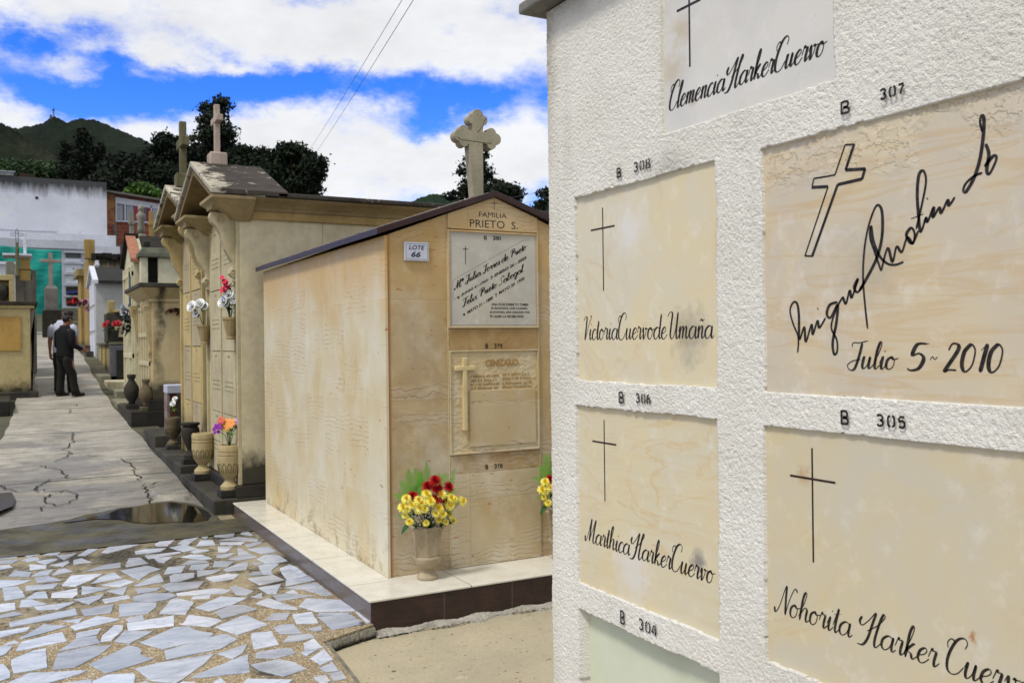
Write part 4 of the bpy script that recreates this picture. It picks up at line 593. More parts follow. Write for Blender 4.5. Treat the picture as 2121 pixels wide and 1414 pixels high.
# ------------------------------------------------------------------ tomb with the brown roof (lot 66)
TF=5.382
t66=thing('family_tomb','honey sandstone gabled family tomb with brown roof edge, trefoil cross and cream tiled plinth','tomb',(2.8,6.9,-.07))
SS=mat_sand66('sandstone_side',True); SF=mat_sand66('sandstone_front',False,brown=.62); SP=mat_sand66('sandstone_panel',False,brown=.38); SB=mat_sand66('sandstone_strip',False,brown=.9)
TB=mat_tile_brown(); TT=mat_tile_top()
b=MB(); b.box(1.765,3.86,4.97,8.69,-.09,.115); b.build('plinth_riser',TB,t66,bevel=.003)
b=MB(); b.box(1.755,3.87,4.962,8.698,.117,.131); b.build('plinth_top',TT,t66,bevel=.004)
b=MB(); gp=[(2.045,.132),(3.545,.132),(3.545,2.275),(2.797,2.555),(2.045,2.275)]
b.prism(gp,1,TF+.004,8.53); b.build('wall',SF,t66)
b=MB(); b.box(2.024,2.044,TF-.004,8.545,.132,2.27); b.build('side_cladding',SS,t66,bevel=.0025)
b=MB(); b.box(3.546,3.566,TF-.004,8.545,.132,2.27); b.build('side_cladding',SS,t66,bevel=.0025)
pf=Plane((0,TF,0),(1,0,0),(0,0,1),(0,-1,0))
b=MB(); b.prism([(2.458,2.335),(3.128,2.335),(3.128,2.434),(2.797,2.556),(2.458,2.430)],1,TF-.008,TF+.003); gpl=b.build('gable_plaque',SP,t66,bevel=.002)
pg=Plane((0,TF-.008,0),(1,0,0),(0,0,1),(0,-1,0))
INK3=simple('dark_engraving','#2b2620','#3a342c',30,.7,.1,.001)
b=MB(); bar_cross(b,pg,2.797,2.473,2.536,2.774,2.517,.047,.0038); b.build('engraved_cross',INK3,gpl,fix=False)
b=MB(); font(b,pg,'FAMILIA',2.684,2.89,2.421,2.454); b.build('heading_line',INK3,gpl,fix=False); b=MB(); font(b,pg,'PRIETO  S.',2.616,2.974,2.351,2.401); b.build('family_name',INK3,gpl,fix=False)
# framed name slab
MG=mat_plaque('marble_grey','#c2bdb0','#b3a68a','#b3afa5',8)
def frame(b,x0,x1,z0,z1,w,y0,y1):
    b.box(x0,x0+w,y0,y1,z0,z1); b.box(x1-w,x1,y0,y1,z0,z1); b.box(x0+w,x1-w,y0,y1,z1-w,z1); b.box(x0+w,x1-w,y0,y1,z0,z0+w)
b=MB(); b.box(2.456,3.130,TF-.003,TF+.003,1.688,2.326); npq=b.build('name_slab',MG,t66,label='grey marble slab with slanting black names')
b=MB(); frame(b,2.456,3.130,1.688,2.326,.011,TF-.013,TF-.0035); b.build('frame',SP,npq,bevel=.003)
b=MB(); frame(b,2.478,3.110,1.712,2.304,.0035,TF-.0052,TF-.0033); b.build('incised_border',MG,npq)
pn=Plane((0,TF-.003,0),(1,0,0),(0,0,1),(0,-1,0))
b=MB(); stencil(b,pn,'380',2.788,2.846,2.274,2.299,.0062,.3); stencil(b,pn,'B',2.722,2.742,2.273,2.301,.0055); b.build('stencilled_number',INK,npq,fix=False)
b=MB(); bar_cross(b,pn,2.584,2.104,2.223,2.566,2.205,.036,.0048); b.build('engraved_cross',INK,npq,fix=False)
sl=.533
for txt,u0,u1,v in (('M\u00aa Julia Torres de Prieto',2.505,3.04,1.936),('Felix Prieto Sabogal',2.556,3.015,1.824)):
    b=MB(); script(b,pn,txt,u0,u1,v,.0225,.0034,.0088,slant=.1,v1=v+(u1-u0)*sl); b.build('name_line',INK,npq,fix=False)
for k_,(t1,a0,a1,va,t2,c0,c1,vb,vc) in enumerate((('JUNIO 4 - 1923',2.553,2.745,1.892,'ENERO 26 - 2005',2.797,3.042,2.026,(2.776,2.010)),('MAYO 31 - 1888',2.594,2.782,1.780,'MAYO 20  1930',2.828,3.025,1.910,(2.8065,1.894)))):
    b=MB(); font(b,pn,t1,a0,a1,va,va+.022,bold=.035,slope=sl); font(b,pn,t2,c0,c1,vb,vb+.022,bold=.035,slope=sl)
    u,v=vc; stroke(b,pn,[(u,v),(u,v+.028)],.0048,.0048,sm=False,cap=False); stroke(b,pn,[(u-.008,v+.019),(u+.008,v+.019)],.0045,.0045,.0009,sm=False,cap=False)
    u,v=((2.53,1.888),(2.57,1.778))[k_]
    for q_ in range(3):
        a=q_*math.pi/3+.5; stroke(b,pn,[(u-.009*math.cos(a),v-.009*math.sin(a)),(u+.009*math.cos(a),v+.009*math.sin(a))],.004,.004,.0006+q_*.0002,sm=False,cap=False)
    b.build('date_line',INK,npq,fix=False)
b=MB()
for i,t in enumerate(('UNA FLOR SOBRE TU TUMBA','SE MARCHITA, UNA LAGRIMA','SE EVAPORA, UNA ORACION POR','TU ALMA LA RECIBE DIOS.')):
    font(b,pn,t,(2.772,2.766,2.758,2.756)[i],(3.053,3.045,3.062,3.016)[i],1.838-i*.0265,1.838-i*.0265+.0165,bold=.03,shear=.2)
b.build('epitaph',INK,npq,fix=False)
b=MB()
for v in (0,-.128): # incised bands round the names
    stroke(b,pn,[(2.492,2.0+v),(3.02,2.0+v+.528*sl)],.0014,.0014,.0004,sm=False,cap=False)
stroke(b,pn,[(2.492,2.0),(2.492,1.872)],.0014,.0014,.0004,sm=False,cap=False); stroke(b,pn,[(3.02,2.281),(3.07,2.285)],.0014,.0014,.0004,sm=False,cap=False)
b.build('incised_band',INK3,npq,fix=False)
# strips and lower plaques
for za,zb_ in ((1.548,1.685),(.742,.862)):
    b=MB(); b.box(2.458,3.128,TF-.002,TF+.003,za,zb_); b.build('lintel_strip',SB,t66,bevel=.001)
b=MB(); stencil(b,pn,'379',2.790,2.847,1.558,1.584,.0062,.3); stencil(b,pn,'B',2.724,2.743,1.557,1.585,.0055); b.build('stencilled_number',INK,t66,fix=False); b=MB(); stencil(b,pn,'378',2.782,2.840,.760,.786,.0062,.3); stencil(b,pn,'B',2.714,2.734,.759,.787,.0055); b.build('stencilled_number',INK,t66,fix=False)
REL=mat_sand66('sandstone_picked',False,brown=.1)
# give the picked ground of the ossuary plaque its hammered relief
kk=REL.node_tree
b=MB(); nu_,nv_=120,110
rng=np.random.RandomState(4)
gx=np.linspace(2.46,3.126,nu_); gz=np.linspace(.868,1.545,nv_); UU,VV=np.meshgrid(gx,gz,indexing='ij')
hh=(vnoise(UU,VV*1.5,.016,11)-.5)*.004+(vnoise(UU,VV,.03,12)-.5)*.003
b.v=[(float(UU[i,j]),TF-.003-float(hh[i,j]),float(VV[i,j])) for i in range(nu_) for j in range(nv_)]
for i in range(nu_-1):
    for j in range(nv_-1): b.f.append((i*nv_+j,(i+1)*nv_+j,(i+1)*nv_+j+1,i*nv_+j+1)); b.m.append(0); b.c.append(None)
oss=b.build('ossuary_plaque',REL,t66,fix=False,smooth=True,label='carved sandstone ossuary plaque with raised cross')
b=MB(); frame(b,2.458,3.128,.866,1.546,.013,TF-.014,TF-.002); b.build('frame',SP,oss,bevel=.004)
b=MB(); b.box(2.597,3.098,TF-.012,TF,.912,1.28); b.build('smooth_field',SP,oss,bevel=.003)
b=MB(); b.box(2.547,2.577,TF-.03,TF,1.022,1.497); b.box(2.491,2.639,TF-.031,TF,1.412,1.443); b.build('raised_cross',simple('pale_cross','#d3c193','#c2ad7b',9,.5,.2,.001),oss,bevel=.006)
b=MB(); pr=Plane((0,TF-.0075,0),(1,0,0),(0,0,1),(0,-1,0))
CARV=simple('carved_letters','#a8834a','#94713c',20,.7,.3,.002)
font(b,pr,'CENIZARIO',2.72,2.968,1.436,1.480,bold=.03)
for (u0,u1,z0) in ((2.61,2.82,1.366),(2.615,2.82,1.338),(2.845,3.07,1.372),(2.845,3.07,1.344),(2.61,2.82,1.312),(2.615,2.82,1.286),(2.845,3.085,1.312),(2.845,3.085,1.287)):
    u=u0
    while u<u1-.01:
        w=random.uniform(.006,.012); v=[pr.at(u,z0),pr.at(u+w,z0),pr.at(u+w,z0+.013),pr.at(u,z0+.013)]; b.add(v,[(0,1,2,3)]); u+=w+random.choice((.003,.004,.004,.014))
b.build('carved_inscription',CARV,oss,fix=False)
b=MB(); b.box(2.458,3.128,TF-.004,TF+.003,.134,.740); b.build('niche_slab',SP,t66,bevel=.002)
b=MB()
for x in (2.4545,3.1315): b.box(x-.002,x+.002,TF-.005,TF+.003,.134,2.33)
b.build('pale_joint',simple('joint_grout','#cdbf9c','#bba978',20,.8),t66)
# house-number tile
b=MB(); b.box(2.155,2.320,TF-.014,TF+.003,2.116,2.234); lt=b.build('lot_tile',simple('glazed_white','#c9ccd8','#bcc0ce',8,.2,.05,.001,.5),t66,bevel=.003)
BL=simple('blue_glaze','#39405a','#2a3048',30,.3,.05,.001); pt_=Plane((0,TF-.014,0),(1,0,0),(0,0,1),(0,-1,0))
b=MB()
for a,c in (((2.165,2.126),(2.31,2.126)),((2.31,2.126),(2.31,2.224)),((2.31,2.224),(2.165,2.224)),((2.165,2.224),(2.165,2.126))): stroke(b,pt_,[a,c],.002,.002,.0005,sm=False,cap=False)
font(b,pt_,'LOTE',2.183,2.292,2.186,2.214,bold=.02,shear=.25); font(b,pt_,'66',2.199,2.264,2.138,2.175,bold=.03,shear=.25); b.build('lettering',BL,lt,fix=False)
# roof
RB=M('roof_brown_tile',.45,.4); RBM=RB.out(RB.mix(RB.rng(RB.noise(9,4),.35,.7),'#2c1a1a','#3c2625'),RB.bump(RB.noise(30,3),.15,.003))
b=MB(); zz=.014
b.prism([(1.965,2.255+zz),(2.797,2.543+zz),(2.797,2.583+zz),(1.965,2.296+zz)],1,5.345,8.6); b.prism([(3.63,2.255+zz),(3.63,2.296+zz),(2.797,2.583+zz),(2.797,2.543+zz)],1,5.345,8.6); b.build('roof',RBM,t66,bevel=.003)
RU=simple('roof_mortar','#8d867c','#5c554e',9,.95,.8,.008)
b=MB(); random.seed(2)
for i in range(26):
    t=i/26; x=1.98+.8*t; z=2.290+zz+.287*(x-1.965)/.832; L=random.uniform(.02,.045); b.box(x,x+L,5.36+random.uniform(0,.03),8.6,z-.004,z+.008+random.uniform(0,.008))
for y in np.arange(5.5,8.4,.5): b.box(1.97,2.0,y,y+.35+random.uniform(-.1,.1),2.29+zz,2.305+zz)
b.build('roof_mortar',RU,t66,bevel=.003)
# trefoil cross
def trefoil(cx,z0,cz,h,reach,top):
    """outline of a cross whose arms end in three round lobes"""
    def arm(L,rot):
        cs=[((L-.073,-.040),.034),((L-.041,0),.041),((L-.073,.040),.034)]; out=[(h,-h)]
        def inter(c1,c2):
            (x1,y1),r1=c1;(x2,y2),r2=c2; d=math.hypot(x2-x1,y2-y1); a=(r1*r1-r2*r2+d*d)/2/d; q=math.sqrt(max(0,r1*r1-a*a)); mx,my=x1+a*(x2-x1)/d,y1+a*(y2-y1)/d
            p=[(mx+q*(y2-y1)/d,my-q*(x2-x1)/d),(mx-q*(y2-y1)/d,my+q*(x2-x1)/d)]; return max(p,key=lambda t:t[0]+abs(t[1]))
        P1=inter(cs[0],cs[1]);P2=inter(cs[1],cs[2]); ang=lambda c,p:math.degrees(math.atan2(p[1]-c[0][1],p[0]-c[0][0]))
        def arc(c,a0,a1,n):
            for i in range(n+1):
                a=math.radians(a0+(a1-a0)*i/n); out.append((c[0][0]+c[1]*math.cos(a),c[0][1]+c[1]*math.sin(a)))
        arc(cs[0],-175,ang(cs[0],P1),10); arc(cs[1],ang(cs[1],P1),ang(cs[1],P2),10); arc(cs[2],ang(cs[2],P2),175,10)
        c,s_=math.cos(rot),math.sin(rot); return [(cx+x*c-y*s_,cz+x*s_+y*c) for x,y in out]
    return [(cx-h,z0),(cx+h,z0)]+arm(reach,0)+arm(top,math.pi/2)+arm(reach,math.pi)
CRM=weathered('cross_stone','#a8a08a','#918b76','#3b392e',rough=.85,scale=7,bump=.5,bd=.003)
pts=trefoil(2.797,2.55,3.0,.037,.178,.193)
b=MB(); b.prism([(x,z) for x,z in pts],1,5.60,5.675); crs=b.build('trefoil_cross',CRM,t66,bevel=.006)
cr=MB(); pc=Plane((0,5.60,0),(1,0,0),(0,0,1),(0,-1,0)); stroke(cr,pc,[(2.64,2.99),(2.67,2.972),(2.76,2.968),(2.86,2.966),(2.90,2.966)],.004,.004,cap=False); stroke(cr,pc,[(2.79,3.03),(2.83,3.08),(2.85,3.12),(2.868,3.14)],.003,.003,cap=False); cr.build('crack',simple('crack_dark','#3a352a','#2a251c',10,.95),crs,fix=False)

# ------------------------------------------------------------------ urns, flowers
def urn_material(name,a,b_,d,lo=None): return weathered(name,a,b_,d,rough=.8,scale=9,bump=.5,bd=.003,streak=.25)
U66=urn_material('urn_marble','#b0a288','#998a6e','#4a3a28')
def make_urn66(name,label,loc):
    u=thing(name,label,'urn',(0,0,0),'urns with red and yellow flowers on the cream plinth')
    oct_=lambda a,z,r: 1.0 if z<.09 else (math.cos(math.pi/8)/math.cos(((a+math.pi/8)%(math.pi/4))-math.pi/8))*.99
    b=MB(); b.lathe([(.0,0),(.062,0),(.066,.006),(.066,.02),(.055,.03),(.045,.05),(.041,.064)],24,mi=0); b.build('foot',U66,u,bevel=0,smooth=True)
    b=MB(); b.lathe([(.0,.062),(.042,.064),(.055,.075),(.078,.095),(.083,.12),(.088,.13),(.087,.138),(.078,.145)],24); b.build('bowl_rim',U66,u,smooth=True)
    b=MB(); b.lathe([(.079,.139),(.082,.2),(.09,.26),(.098,.30),(.106,.312),(.108,.325),(.098,.332),(.09,.325),(.085,.29),(0,.28)],32,flute=oct_); b.build('body',U66,u)
    u.location=loc; return u
yel=simple('petal_yellow','#f7ea3a','#fbf39a',30,.6,.1,.001); yc=simple('petal_yellow_deep','#f2cf22','#e8b81a',30,.6,.1,.001)
red=simple('petal_red','#c01010','#8e0a12',30,.6,.1,.001); leafG=mat_leafy('fern_green','#4f9f26','#74c43a',.5,scale=20); leafD=mat_leafy('leaf_dark_green','#16401c','#27562a',.5,scale=20); sprig=simple('sprig_white','#d9d3d6','#c9a9b0',30,.6)
def rnd_dir(up=.2):
    while True:
        v=Vector((random.uniform(-1,1),random.uniform(-1,1),random.uniform(-1,1)))
        if .1<v.length<1: return v.normalized()
def chrys(b,c,n,r,layers=4,pet=18,mi=0,mi2=1):
    n=Vector(n).normalized(); u=n.orthogonal().normalized(); w=n.cross(u); c=Vector(c)
    for L in range(layers):
        el=[.05,.42,.8,1.15][L]; rl=r*[1,.9,.72,.5][L]; m=max(6,pet-2*L)
        for k in range(m):
            a=2*math.pi*(k+random.uniform(-.25,.25))/m+L*.3; d=u*math.cos(a)+w*math.sin(a); t=n.cross(d)
            e=el+random.uniform(-.12,.12); dirv=d*math.cos(e)+n*math.sin(e); wd=r*.115
            p0=c+d*r*.08+n*L*r*.05; p1=p0+dirv*rl*.55; p2=p0+dirv*rl+n*rl*.12*(1 if L>1 else -.4)
            b.add([p0-t*wd*.4,p0+t*wd*.4,p1+t*wd,p1-t*wd,p2+t*wd*.5,p2-t*wd*.5],[(0,1,2,3),(3,2,4,5)],mi if L<3 else mi2)
    b.add([c-n*r*.15+u*r*.3*math.cos(k*1.05)+w*r*.3*math.sin(k*1.05) for k in range(6)]+[c-n*r*.35],[(0,1,6),(1,2,6),(2,3,6),(3,4,6),(4,5,6),(5,0,6)],mi)
def fern(b,base,tip,w,n=11,mi=0):
    w=w*1.05
    base=Vector(base);tip=Vector(tip);ax=(tip-base); side=ax.cross(Vector((0,-1,.25))).normalized(); nn=ax.cross(side).normalized()
    b.tube([base,base.lerp(tip,.5)+nn*.004,tip],.0012,4,mi)
    for k in range(n):
        t=(k+.6)/n; p=base.lerp(tip,t); L=w*math.sin(math.pi*min(1,t*.75+.22))
        for s in (-1,1):
            d=(side*s+ax.normalized()*.55).normalized(); hw=ax.length/n*.45
            b.add([p-ax.normalized()*hw*.6,p+d*L*.6-ax.normalized()*hw*.55,p+d*L,p+d*L*.65+ax.normalized()*hw*.6,p+ax.normalized()*hw*.6],[(0,1,2,3,4)],mi)
def leaf(b,p,d,L,w,mi=0,droop=.2,up=(0,0,1)):
    p=Vector(p);d=Vector(d).normalized(); s=d.cross(Vector(up)); s=s.normalized() if s.length>.05 else d.orthogonal().normalized(); n=s.cross(d)
    q=[(0,0),(.3,.8),(.6,1),(.85,.55),(1,0)]
    vs=[];fs=[]
    for t,k in q: c=p+d*L*t-Vector((0,0,1))*L*droop*t*t; vs+=[c-s*w*k,c+n*w*.25*(0 if k else 0),c+s*w*k]
    for i in range(len(q)-1):
        a=i*3; fs+=[(a,a+3,a+4,a+1),(a+1,a+4,a+5,a+2)]
    b.add(vs,fs,mi)
def make_bouquet66(label,loc,seed):
    random.seed(seed); t=thing('bouquet',label,'bouquet',(0,0,0),'bouquets of red and yellow chrysanthemums')
    Y=[(-.145,.11,.030),(-.165,.065,.032),(-.145,.055,.03),(-.12,.075,.026),(-.155,.02,.022),(-.135,-.015,.024),(-.085,.10,.03),(-.07,.085,.028),(-.08,.055,.034),(-.055,.05,.026),(-.09,.04,.022),(-.035,.13,.032),(-.02,.09,.03),(-.025,.11,.026),(.03,.045,.036),(.01,.018,.026),(.055,.01,.024),(.035,-.02,.024),(.05,.12,.034),(.11,.095,.03),(.13,.085,.028),(.10,.055,.036),(.19,.065,.032),(.105,-.005,.022),(.135,-.04,.02),(-.045,-.03,.022),(.08,-.04,.02)]
    Rr=[(.02,.20,.038),(-.02,.17,.036),(.02,.15,.03),(.04,.155,.03),(.105,.155,.036),(-.105,.12,.034),(.025,.1,.036),(.075,.09,.032),(.06,.045,.024)]
    front=lambda x,z: -.05-.05*max(0,1-abs(x)/.2)*(1.2-abs(z-.05)*3)
    for kind,Ls in (('yellow_chrysanthemum',Y),('red_chrysanthemum',Rr)):
        for (x,z,r) in Ls:
            b=MB(); y=front(x,z)-random.uniform(0,.02)+(.02 if kind[0]=='r' else 0)
            chrys(b,(x,y,.39+z),(x*2.2+random.uniform(-.3,.3),-1,.5+z*2+random.uniform(-.2,.3)),r*.95)
            b.build(kind,[yel,yc] if kind[0]=='y' else [red,red],t,fix=False)
    b=MB()
    for (x,z) in [(q[0],q[1]) for q in Y+Rr]:
        b.tube([(0,.0,.29),(x*.5,front(x,z)*.4,.33+z*.5),(x,front(x,z)+.015,.38+z)],.0018,4)
    b.build('stems',leafD,t,fix=False)
    F=[((-.09,-.01,.5),(-.115,-.02,.665),.036),((-.05,0,.5),(-.03,0,.64),.04),((-.1,0,.47),(-.03,-.01,.6),.04),((.01,0,.55),(-.005,-.01,.70),.026),((.06,0,.5),(.075,0,.62),.035),((.13,0,.48),(.165,-.02,.64),.024),((-.09,-.02,.47),(-.205,-.03,.53),.03),((.1,-.02,.46),(.165,-.03,.53),.03),((-.08,-.03,.39),(-.19,-.05,.41),.028),((-.11,-.02,.50),(-.16,-.02,.60),.034),((.05,-.01,.53),(.12,-.01,.615),.034),((-.03,0,.55),(-.075,-.01,.66),.034),((.12,-.03,.43),(.185,-.04,.47),.03),((.08,-.03,.4),(.14,-.05,.40),.03)]
    for f0,f1,w in F:
        b=MB(); fern(b,f0,f1,w); b.build('fern_leaf',leafG,t,fix=False)
    b=MB()
    for k in range(110):
        a=random.uniform(-1,1); z=random.uniform(.33,.5); leaf(b,(a*.11,-.03-random.random()*.05,z),(a+random.uniform(-.5,.5),-.7,random.uniform(-.6,.7)),random.uniform(.03,.05),random.uniform(.006,.011))
    leaf(b,(-.1,-.03,.38),(-1,-.4,-.8),.1,.02); leaf(b,(.1,-.03,.38),(.6,-.4,-1),.06,.02)
    b.build('filler_leaves',leafD,t,fix=False)
    b=MB()
    for k in range(70):
        x=random.choice((-.12,-.09,-.01,.02,.06,-.06))+random.gauss(0,.02); z=.37+random.gauss(0.03,.03); p=Vector((x,-.1-random.random()*.02,z)); b.box(p.x-.002,p.x+.002,p.y-.002,p.y+.002,p.z-.002,p.z+.002)
    sp=b.build('white_sprigs',sprig,t,fix=False); sp['kind']='stuff'
    t.location=loc; t.scale=(1.12,1.0,1.08); t.location.z=loc[2]-.022; return t
u1=make_urn66('stone_urn','eight sided beige marble urn at the left front corner of the cream plinth',(2.237,5.25,.131))
bq=make_bouquet66('red and yellow chrysanthemums with green ferns in the urn by the tomb\'s left corner',(2.237,5.25,.131),3)
for src,lab in ((u1,'eight sided beige marble urn half hidden behind the white niche wall'),(bq,'red and yellow chrysanthemums peeping out beside the white niche wall edge')):
    c=copy_tree(src); c.location=(3.215,5.25,.131); c['label']=lab
# ------------------------------------------------------------------ the row of tombs along the path
SBm=weathered('cream_stone','#d6ccad','#c6ba98','#24231c',scale=1.6,lo=(.28,.75),dirtamt=.93,bump=.3,bd=.003,streak=.12,joint=[(0,.93,.12)])
SBp=weathered('cream_plaque','#c3b897','#b0a483','#3b382d',scale=2.5,bump=.3,bd=.002,streak=.15)
SBc=weathered('cornice_stone','#a8966f','#93815f','#2b2922',scale=3,bump=.4,bd=.003,streak=.2)
SBy=weathered('cornice_yellow','#b69c68','#a08858','#2b2922',scale=3,bump=.4,bd=.003,streak=.2)
RFB=mat_roofB('roof_weathered',.75); RFC=mat_roofB('roof_grey',.95)
BLK=weathered('black_granite','#211f1b','#34312b','#0c0c0a',rough=.6,scale=4,bump=.6,bd=.005,streak=.3); 
BLK2=weathered('black_step','#2b2a24','#4b483e','#11110d',rough=.7,scale=2.5,bump=.7,bd=.006,streak=.45)
YM=weathered('yellow_marble','#bd9a55','#a88545','#4c3c20',rough=.5,scale=2.5,bump=.2,bd=.002,streak=.2)
RAK=weathered('raking_stone','#84714e','#6d5c3d','#2b2922',scale=3,bump=.4,bd=.003,streak=.3)
WORN=simple('worn_paint','#877d5e','#9c9170',20,.9)
def scribble(b,x,y0,y1,z,h=.018,n=1):
    """worn inscription line: small dark letter-height dashes"""
    y=y1
    while y>y0:
        w=random.uniform(.010,.022); b.add([(x,y,z),(x,y-w,z),(x,y-w,z+h),(x,y,z+h)],[(0,1,2,3)]); y-=w+random.choice((.006,.006,.02))
def console(mb,xf,y0,y1,zt,zb,out):
    """S-scroll bracket, profile in x-z"""
    H=zt-zb; P=[]
    prof=[(0,1.0),(1.0,1.0),(1.05,.93),(.98,.86),(.8,.80),(.66,.70),(.58,.58),(.48,.46),(.34,.36),(.22,.28),(.18,.22),(.3,.17),(.34,.11),(.22,.06),(.12,.05),(.16,.0),(0,-.03)]
    P=[(xf-out*a,zb+H*c) for a,c in prof]
    mb.prism(P,1,y0,y1)
    # volutes on both cheeks
    for yy,s in ((y0,-1),(y1,1)):
        for (cx_,cz_,r_) in ((xf-out*.62,zb+H*.90,out*.3),(xf-out*.2,zb+H*.13,out*.14)):
            pts=[(cx_+r_*(1-k*.11)*math.cos(k*.8),yy+s*.004,cz_+r_*(1-k*.11)*math.sin(k*.8)) for k in range(9)]
            mb.tube(pts,.009,5)
def pediment_tomb(label,xf,y0,y1,zb,zw,zr,ze,matw,matp,matc,maty,roof,ridge_x,pl_,back=5.2,rows=4,over=.29,plinth=None,stepz=None,numb=2):
    cy=(y0+y1)/2; t=thing('family_tomb',label,'tomb',(xf+1,cy,zb))
    b=MB(); b.box(xf,back,y0,y1,zb,zw); b.prism([(y0+.06,zw),(y1-.06,zw),(cy,zr-.12)],0,xf+.02,ridge_x-.05); b.build('wall',matw,t,bevel=.008)
    # plaques: two columns of framed niche covers
    w=(y1-y0)-.34; cw=w/2; hz=(zw-.06-zb)/rows
    for c_ in range(2):
        for r_ in range(rows):
            ya=y0+.16+c_*cw+(.01 if c_ else 0); yb=ya+cw-.01; za=zb+r_*hz+(.0 if r_ else .004); zc=za+hz-.012
            m_=MB(); m_.box(xf-.018,xf+.01,ya,yb,za,zc); q=m_.build('niche_cover',matp if (c_+r_)%2 else pl_,t,bevel=.004)
            m_=MB(); random.seed(c_*7+r_+int(y0))
            scribble(m_,xf-.0192,ya+cw*.40,ya+cw*.56,zc-.055,.02)
            for i in range(random.choice((2,3,4))): scribble(m_,xf-.0192,ya+.12,yb-.12,za+hz*.5-i*.045,.012)
            m_.add([(xf-.0192,ya+cw*.5,za+hz*.62),(xf-.0192,ya+cw*.5+.006,za+hz*.62),(xf-.0192,ya+cw*.5+.006,za+hz*.85),(xf-.0192,ya+cw*.5,za+hz*.85)],[(0,1,2,3)])
            m_.build('worn_inscription',WORN,q,fix=False)
    b=MB(); 
    for ya,yb in ((y0,y0+.05),(y1-.05,y1),(cy-.012,cy+.012)): b.box(xf-.03,xf+.005,ya,yb,zb,zw-.02)
    b.build('pilaster',matp,t,bevel=.005)
    for ya in (y0+.055,y1-.155):
        b=MB(); console(b,xf,ya,ya+.10,zw-.02,zw-.66,over*.85); b.build('scroll_bracket',matp,t,bevel=.006,smooth=False)
    # cornice: fillet, cyma, crown along the near side; returns on the front
    def corn(b,x0,x1,ya,yb):
        b.box(x0-.03,x1,ya-.03,yb+.03,zw-.06,zw)
    b=MB(); b.box(xf-.04,back+.04,y0-.04,y0+.2,zw-.075,zw-.0); b.box(xf-.04,back+.04,y1-.2,y1+.04,zw-.075,zw)
    b.build('cornice_fillet',maty,t,bevel=.006)
    b=MB()
    b.prism([(y0+.2,zw+.002),(y0-.045,zw+.002),(y0-.07,zw+.03),(y0-.13,zw+.06),(y0-.22,zw+.085),(y0-.25,zw+.10),(y0-.25,ze-.02),(y0+.2,ze-.02)],0,xf-over+.03,back+.1)
    b.prism([(y1-.2,zw+.002),(y1+.045,zw+.002),(y1+.07,zw+.03),(y1+.13,zw+.06),(y1+.22,zw+.085),(y1+.25,zw+.10),(y1+.25,ze-.02),(y1-.2,ze-.02)],0,xf-over+.03,back+.1)
    b.build('cornice',matc,t,bevel=.006)
    for ya,yb in ((y0-.27,y0+.34),(y1-.34,y1+.27)):
        b=MB(); b.frustum((xf-.02,xf+.1,max(ya+.2,y0-.02),min(yb-.1,y1+.02)),(xf-over,xf+.1,ya,yb),zw-.10,ze-.055); b.box(xf-over-.008,xf+.1,ya-.006,yb+.006,ze-.055,ze-.02)
        b.build('cornice_return',matc,t,bevel=.006)
    # gable roof over the front, low flat roof behind
    b=MB(); th=.05; xo=xf-over-.02; rx=ridge_x
    for s,ye in ((-1,y0-.29),(1,y1+.29)):
        b.prism([(ye,ze-.018),(cy,zr-th),(cy,zr),(ye,ze+th-.018)],0,xo,rx+(.0))
    b.build('gable_roof',roof,t,bevel=.01)
    b=MB()
    for s,ye in ((-1,y0-.262),(1,y1+.262)):
        b.prism([(ye,ze-.02),(cy,zr-th-.002),(cy,zr-th-.09),(ye+s*(-.16),ze-.02)],0,xo+.03,xf+.02)
    b.build('raking_cornice',RAK,t,bevel=.006)
    b=MB(); b.box(rx-.1,back+.14,y0-.29,y1+.29,ze-.018,ze+.025); b.build('flat_roof',roof,t,bevel=.01)
    return t,cy
pB,cyB=pediment_tomb('large cream stone family tomb with broken pediment and pinkish cross',1.863,8.8,10.4,.27,2.86,3.445,2.985,SBm,SBp,SBc,SBy,RFB,2.26,SBp)
b=MB(); b.box(1.80,5.22,8.72,10.42,.16,.268); b.build('base_block',BLK,pB,bevel=.008)
b=MB(); b.box(1.59,5.25,8.705,10.72,-.08,.16); b.build('plinth',BLK2,pB,bevel=.01)
PINK=weathered('pink_stone','#b3a397','#9e8d80','#4a4038',rough=.9,scale=6,bump=.5,bd=.004,streak=.2)
b=MB(); b.box(1.735,1.905,9.5,9.7,3.41,3.545); b.build('cross_base',PINK,pB,bevel=.015)
b=MB(); b.box(1.792,1.848,9.57,9.63,3.545,4.04); b.box(1.787,1.853,9.44,9.76,3.85,3.915); b.build('cross',PINK,pB,bevel=.008)
SCm=weathered('tan_stone','#b8a97e','#a3946a','#1f1e18',scale=1.8,lo=(.3,1.1),dirtamt=.93,bump=.4,bd=.004,streak=.3)
SCp=weathered('yellow_stone_plaque','#c4b07a','#b3a074','#3b3424',scale=2.5,lo=(.3,1.0),dirtamt=.6,bump=.3,bd=.002,streak=.25); SCq=weathered('violet_grey_plaque','#b8aa88','#a59678','#40382c',scale=2.5,bump=.3,bd=.002,streak=.2)
SCc=weathered('cornice_dark','#988660','#80714a','#1d1b15',scale=3,bump=.5,bd=.004,streak=.5)
pC,cyC=pediment_tomb('tan stone family tomb with pediment and a dark mossy stone cross',1.90,10.86,12.44,.25,2.98,3.53,3.12,SCm,SCp,SCc,SCc,RFC,2.3,SCq)
b=MB(); b.box(1.60,4.5,10.76,12.92,-.02,.243); b.build('plinth',BLK2,pC,bevel=.01)
MOSS=weathered('mossy_cross_stone','#6f6c4e','#5b5740','#22211a',rough=.95,scale=6,bump=.7,bd=.006,streak=.5)
b=MB(); b.box(1.715,1.895,11.55,11.75,3.5,3.672); b.build('cross_base',MOSS,pC,bevel=.012)
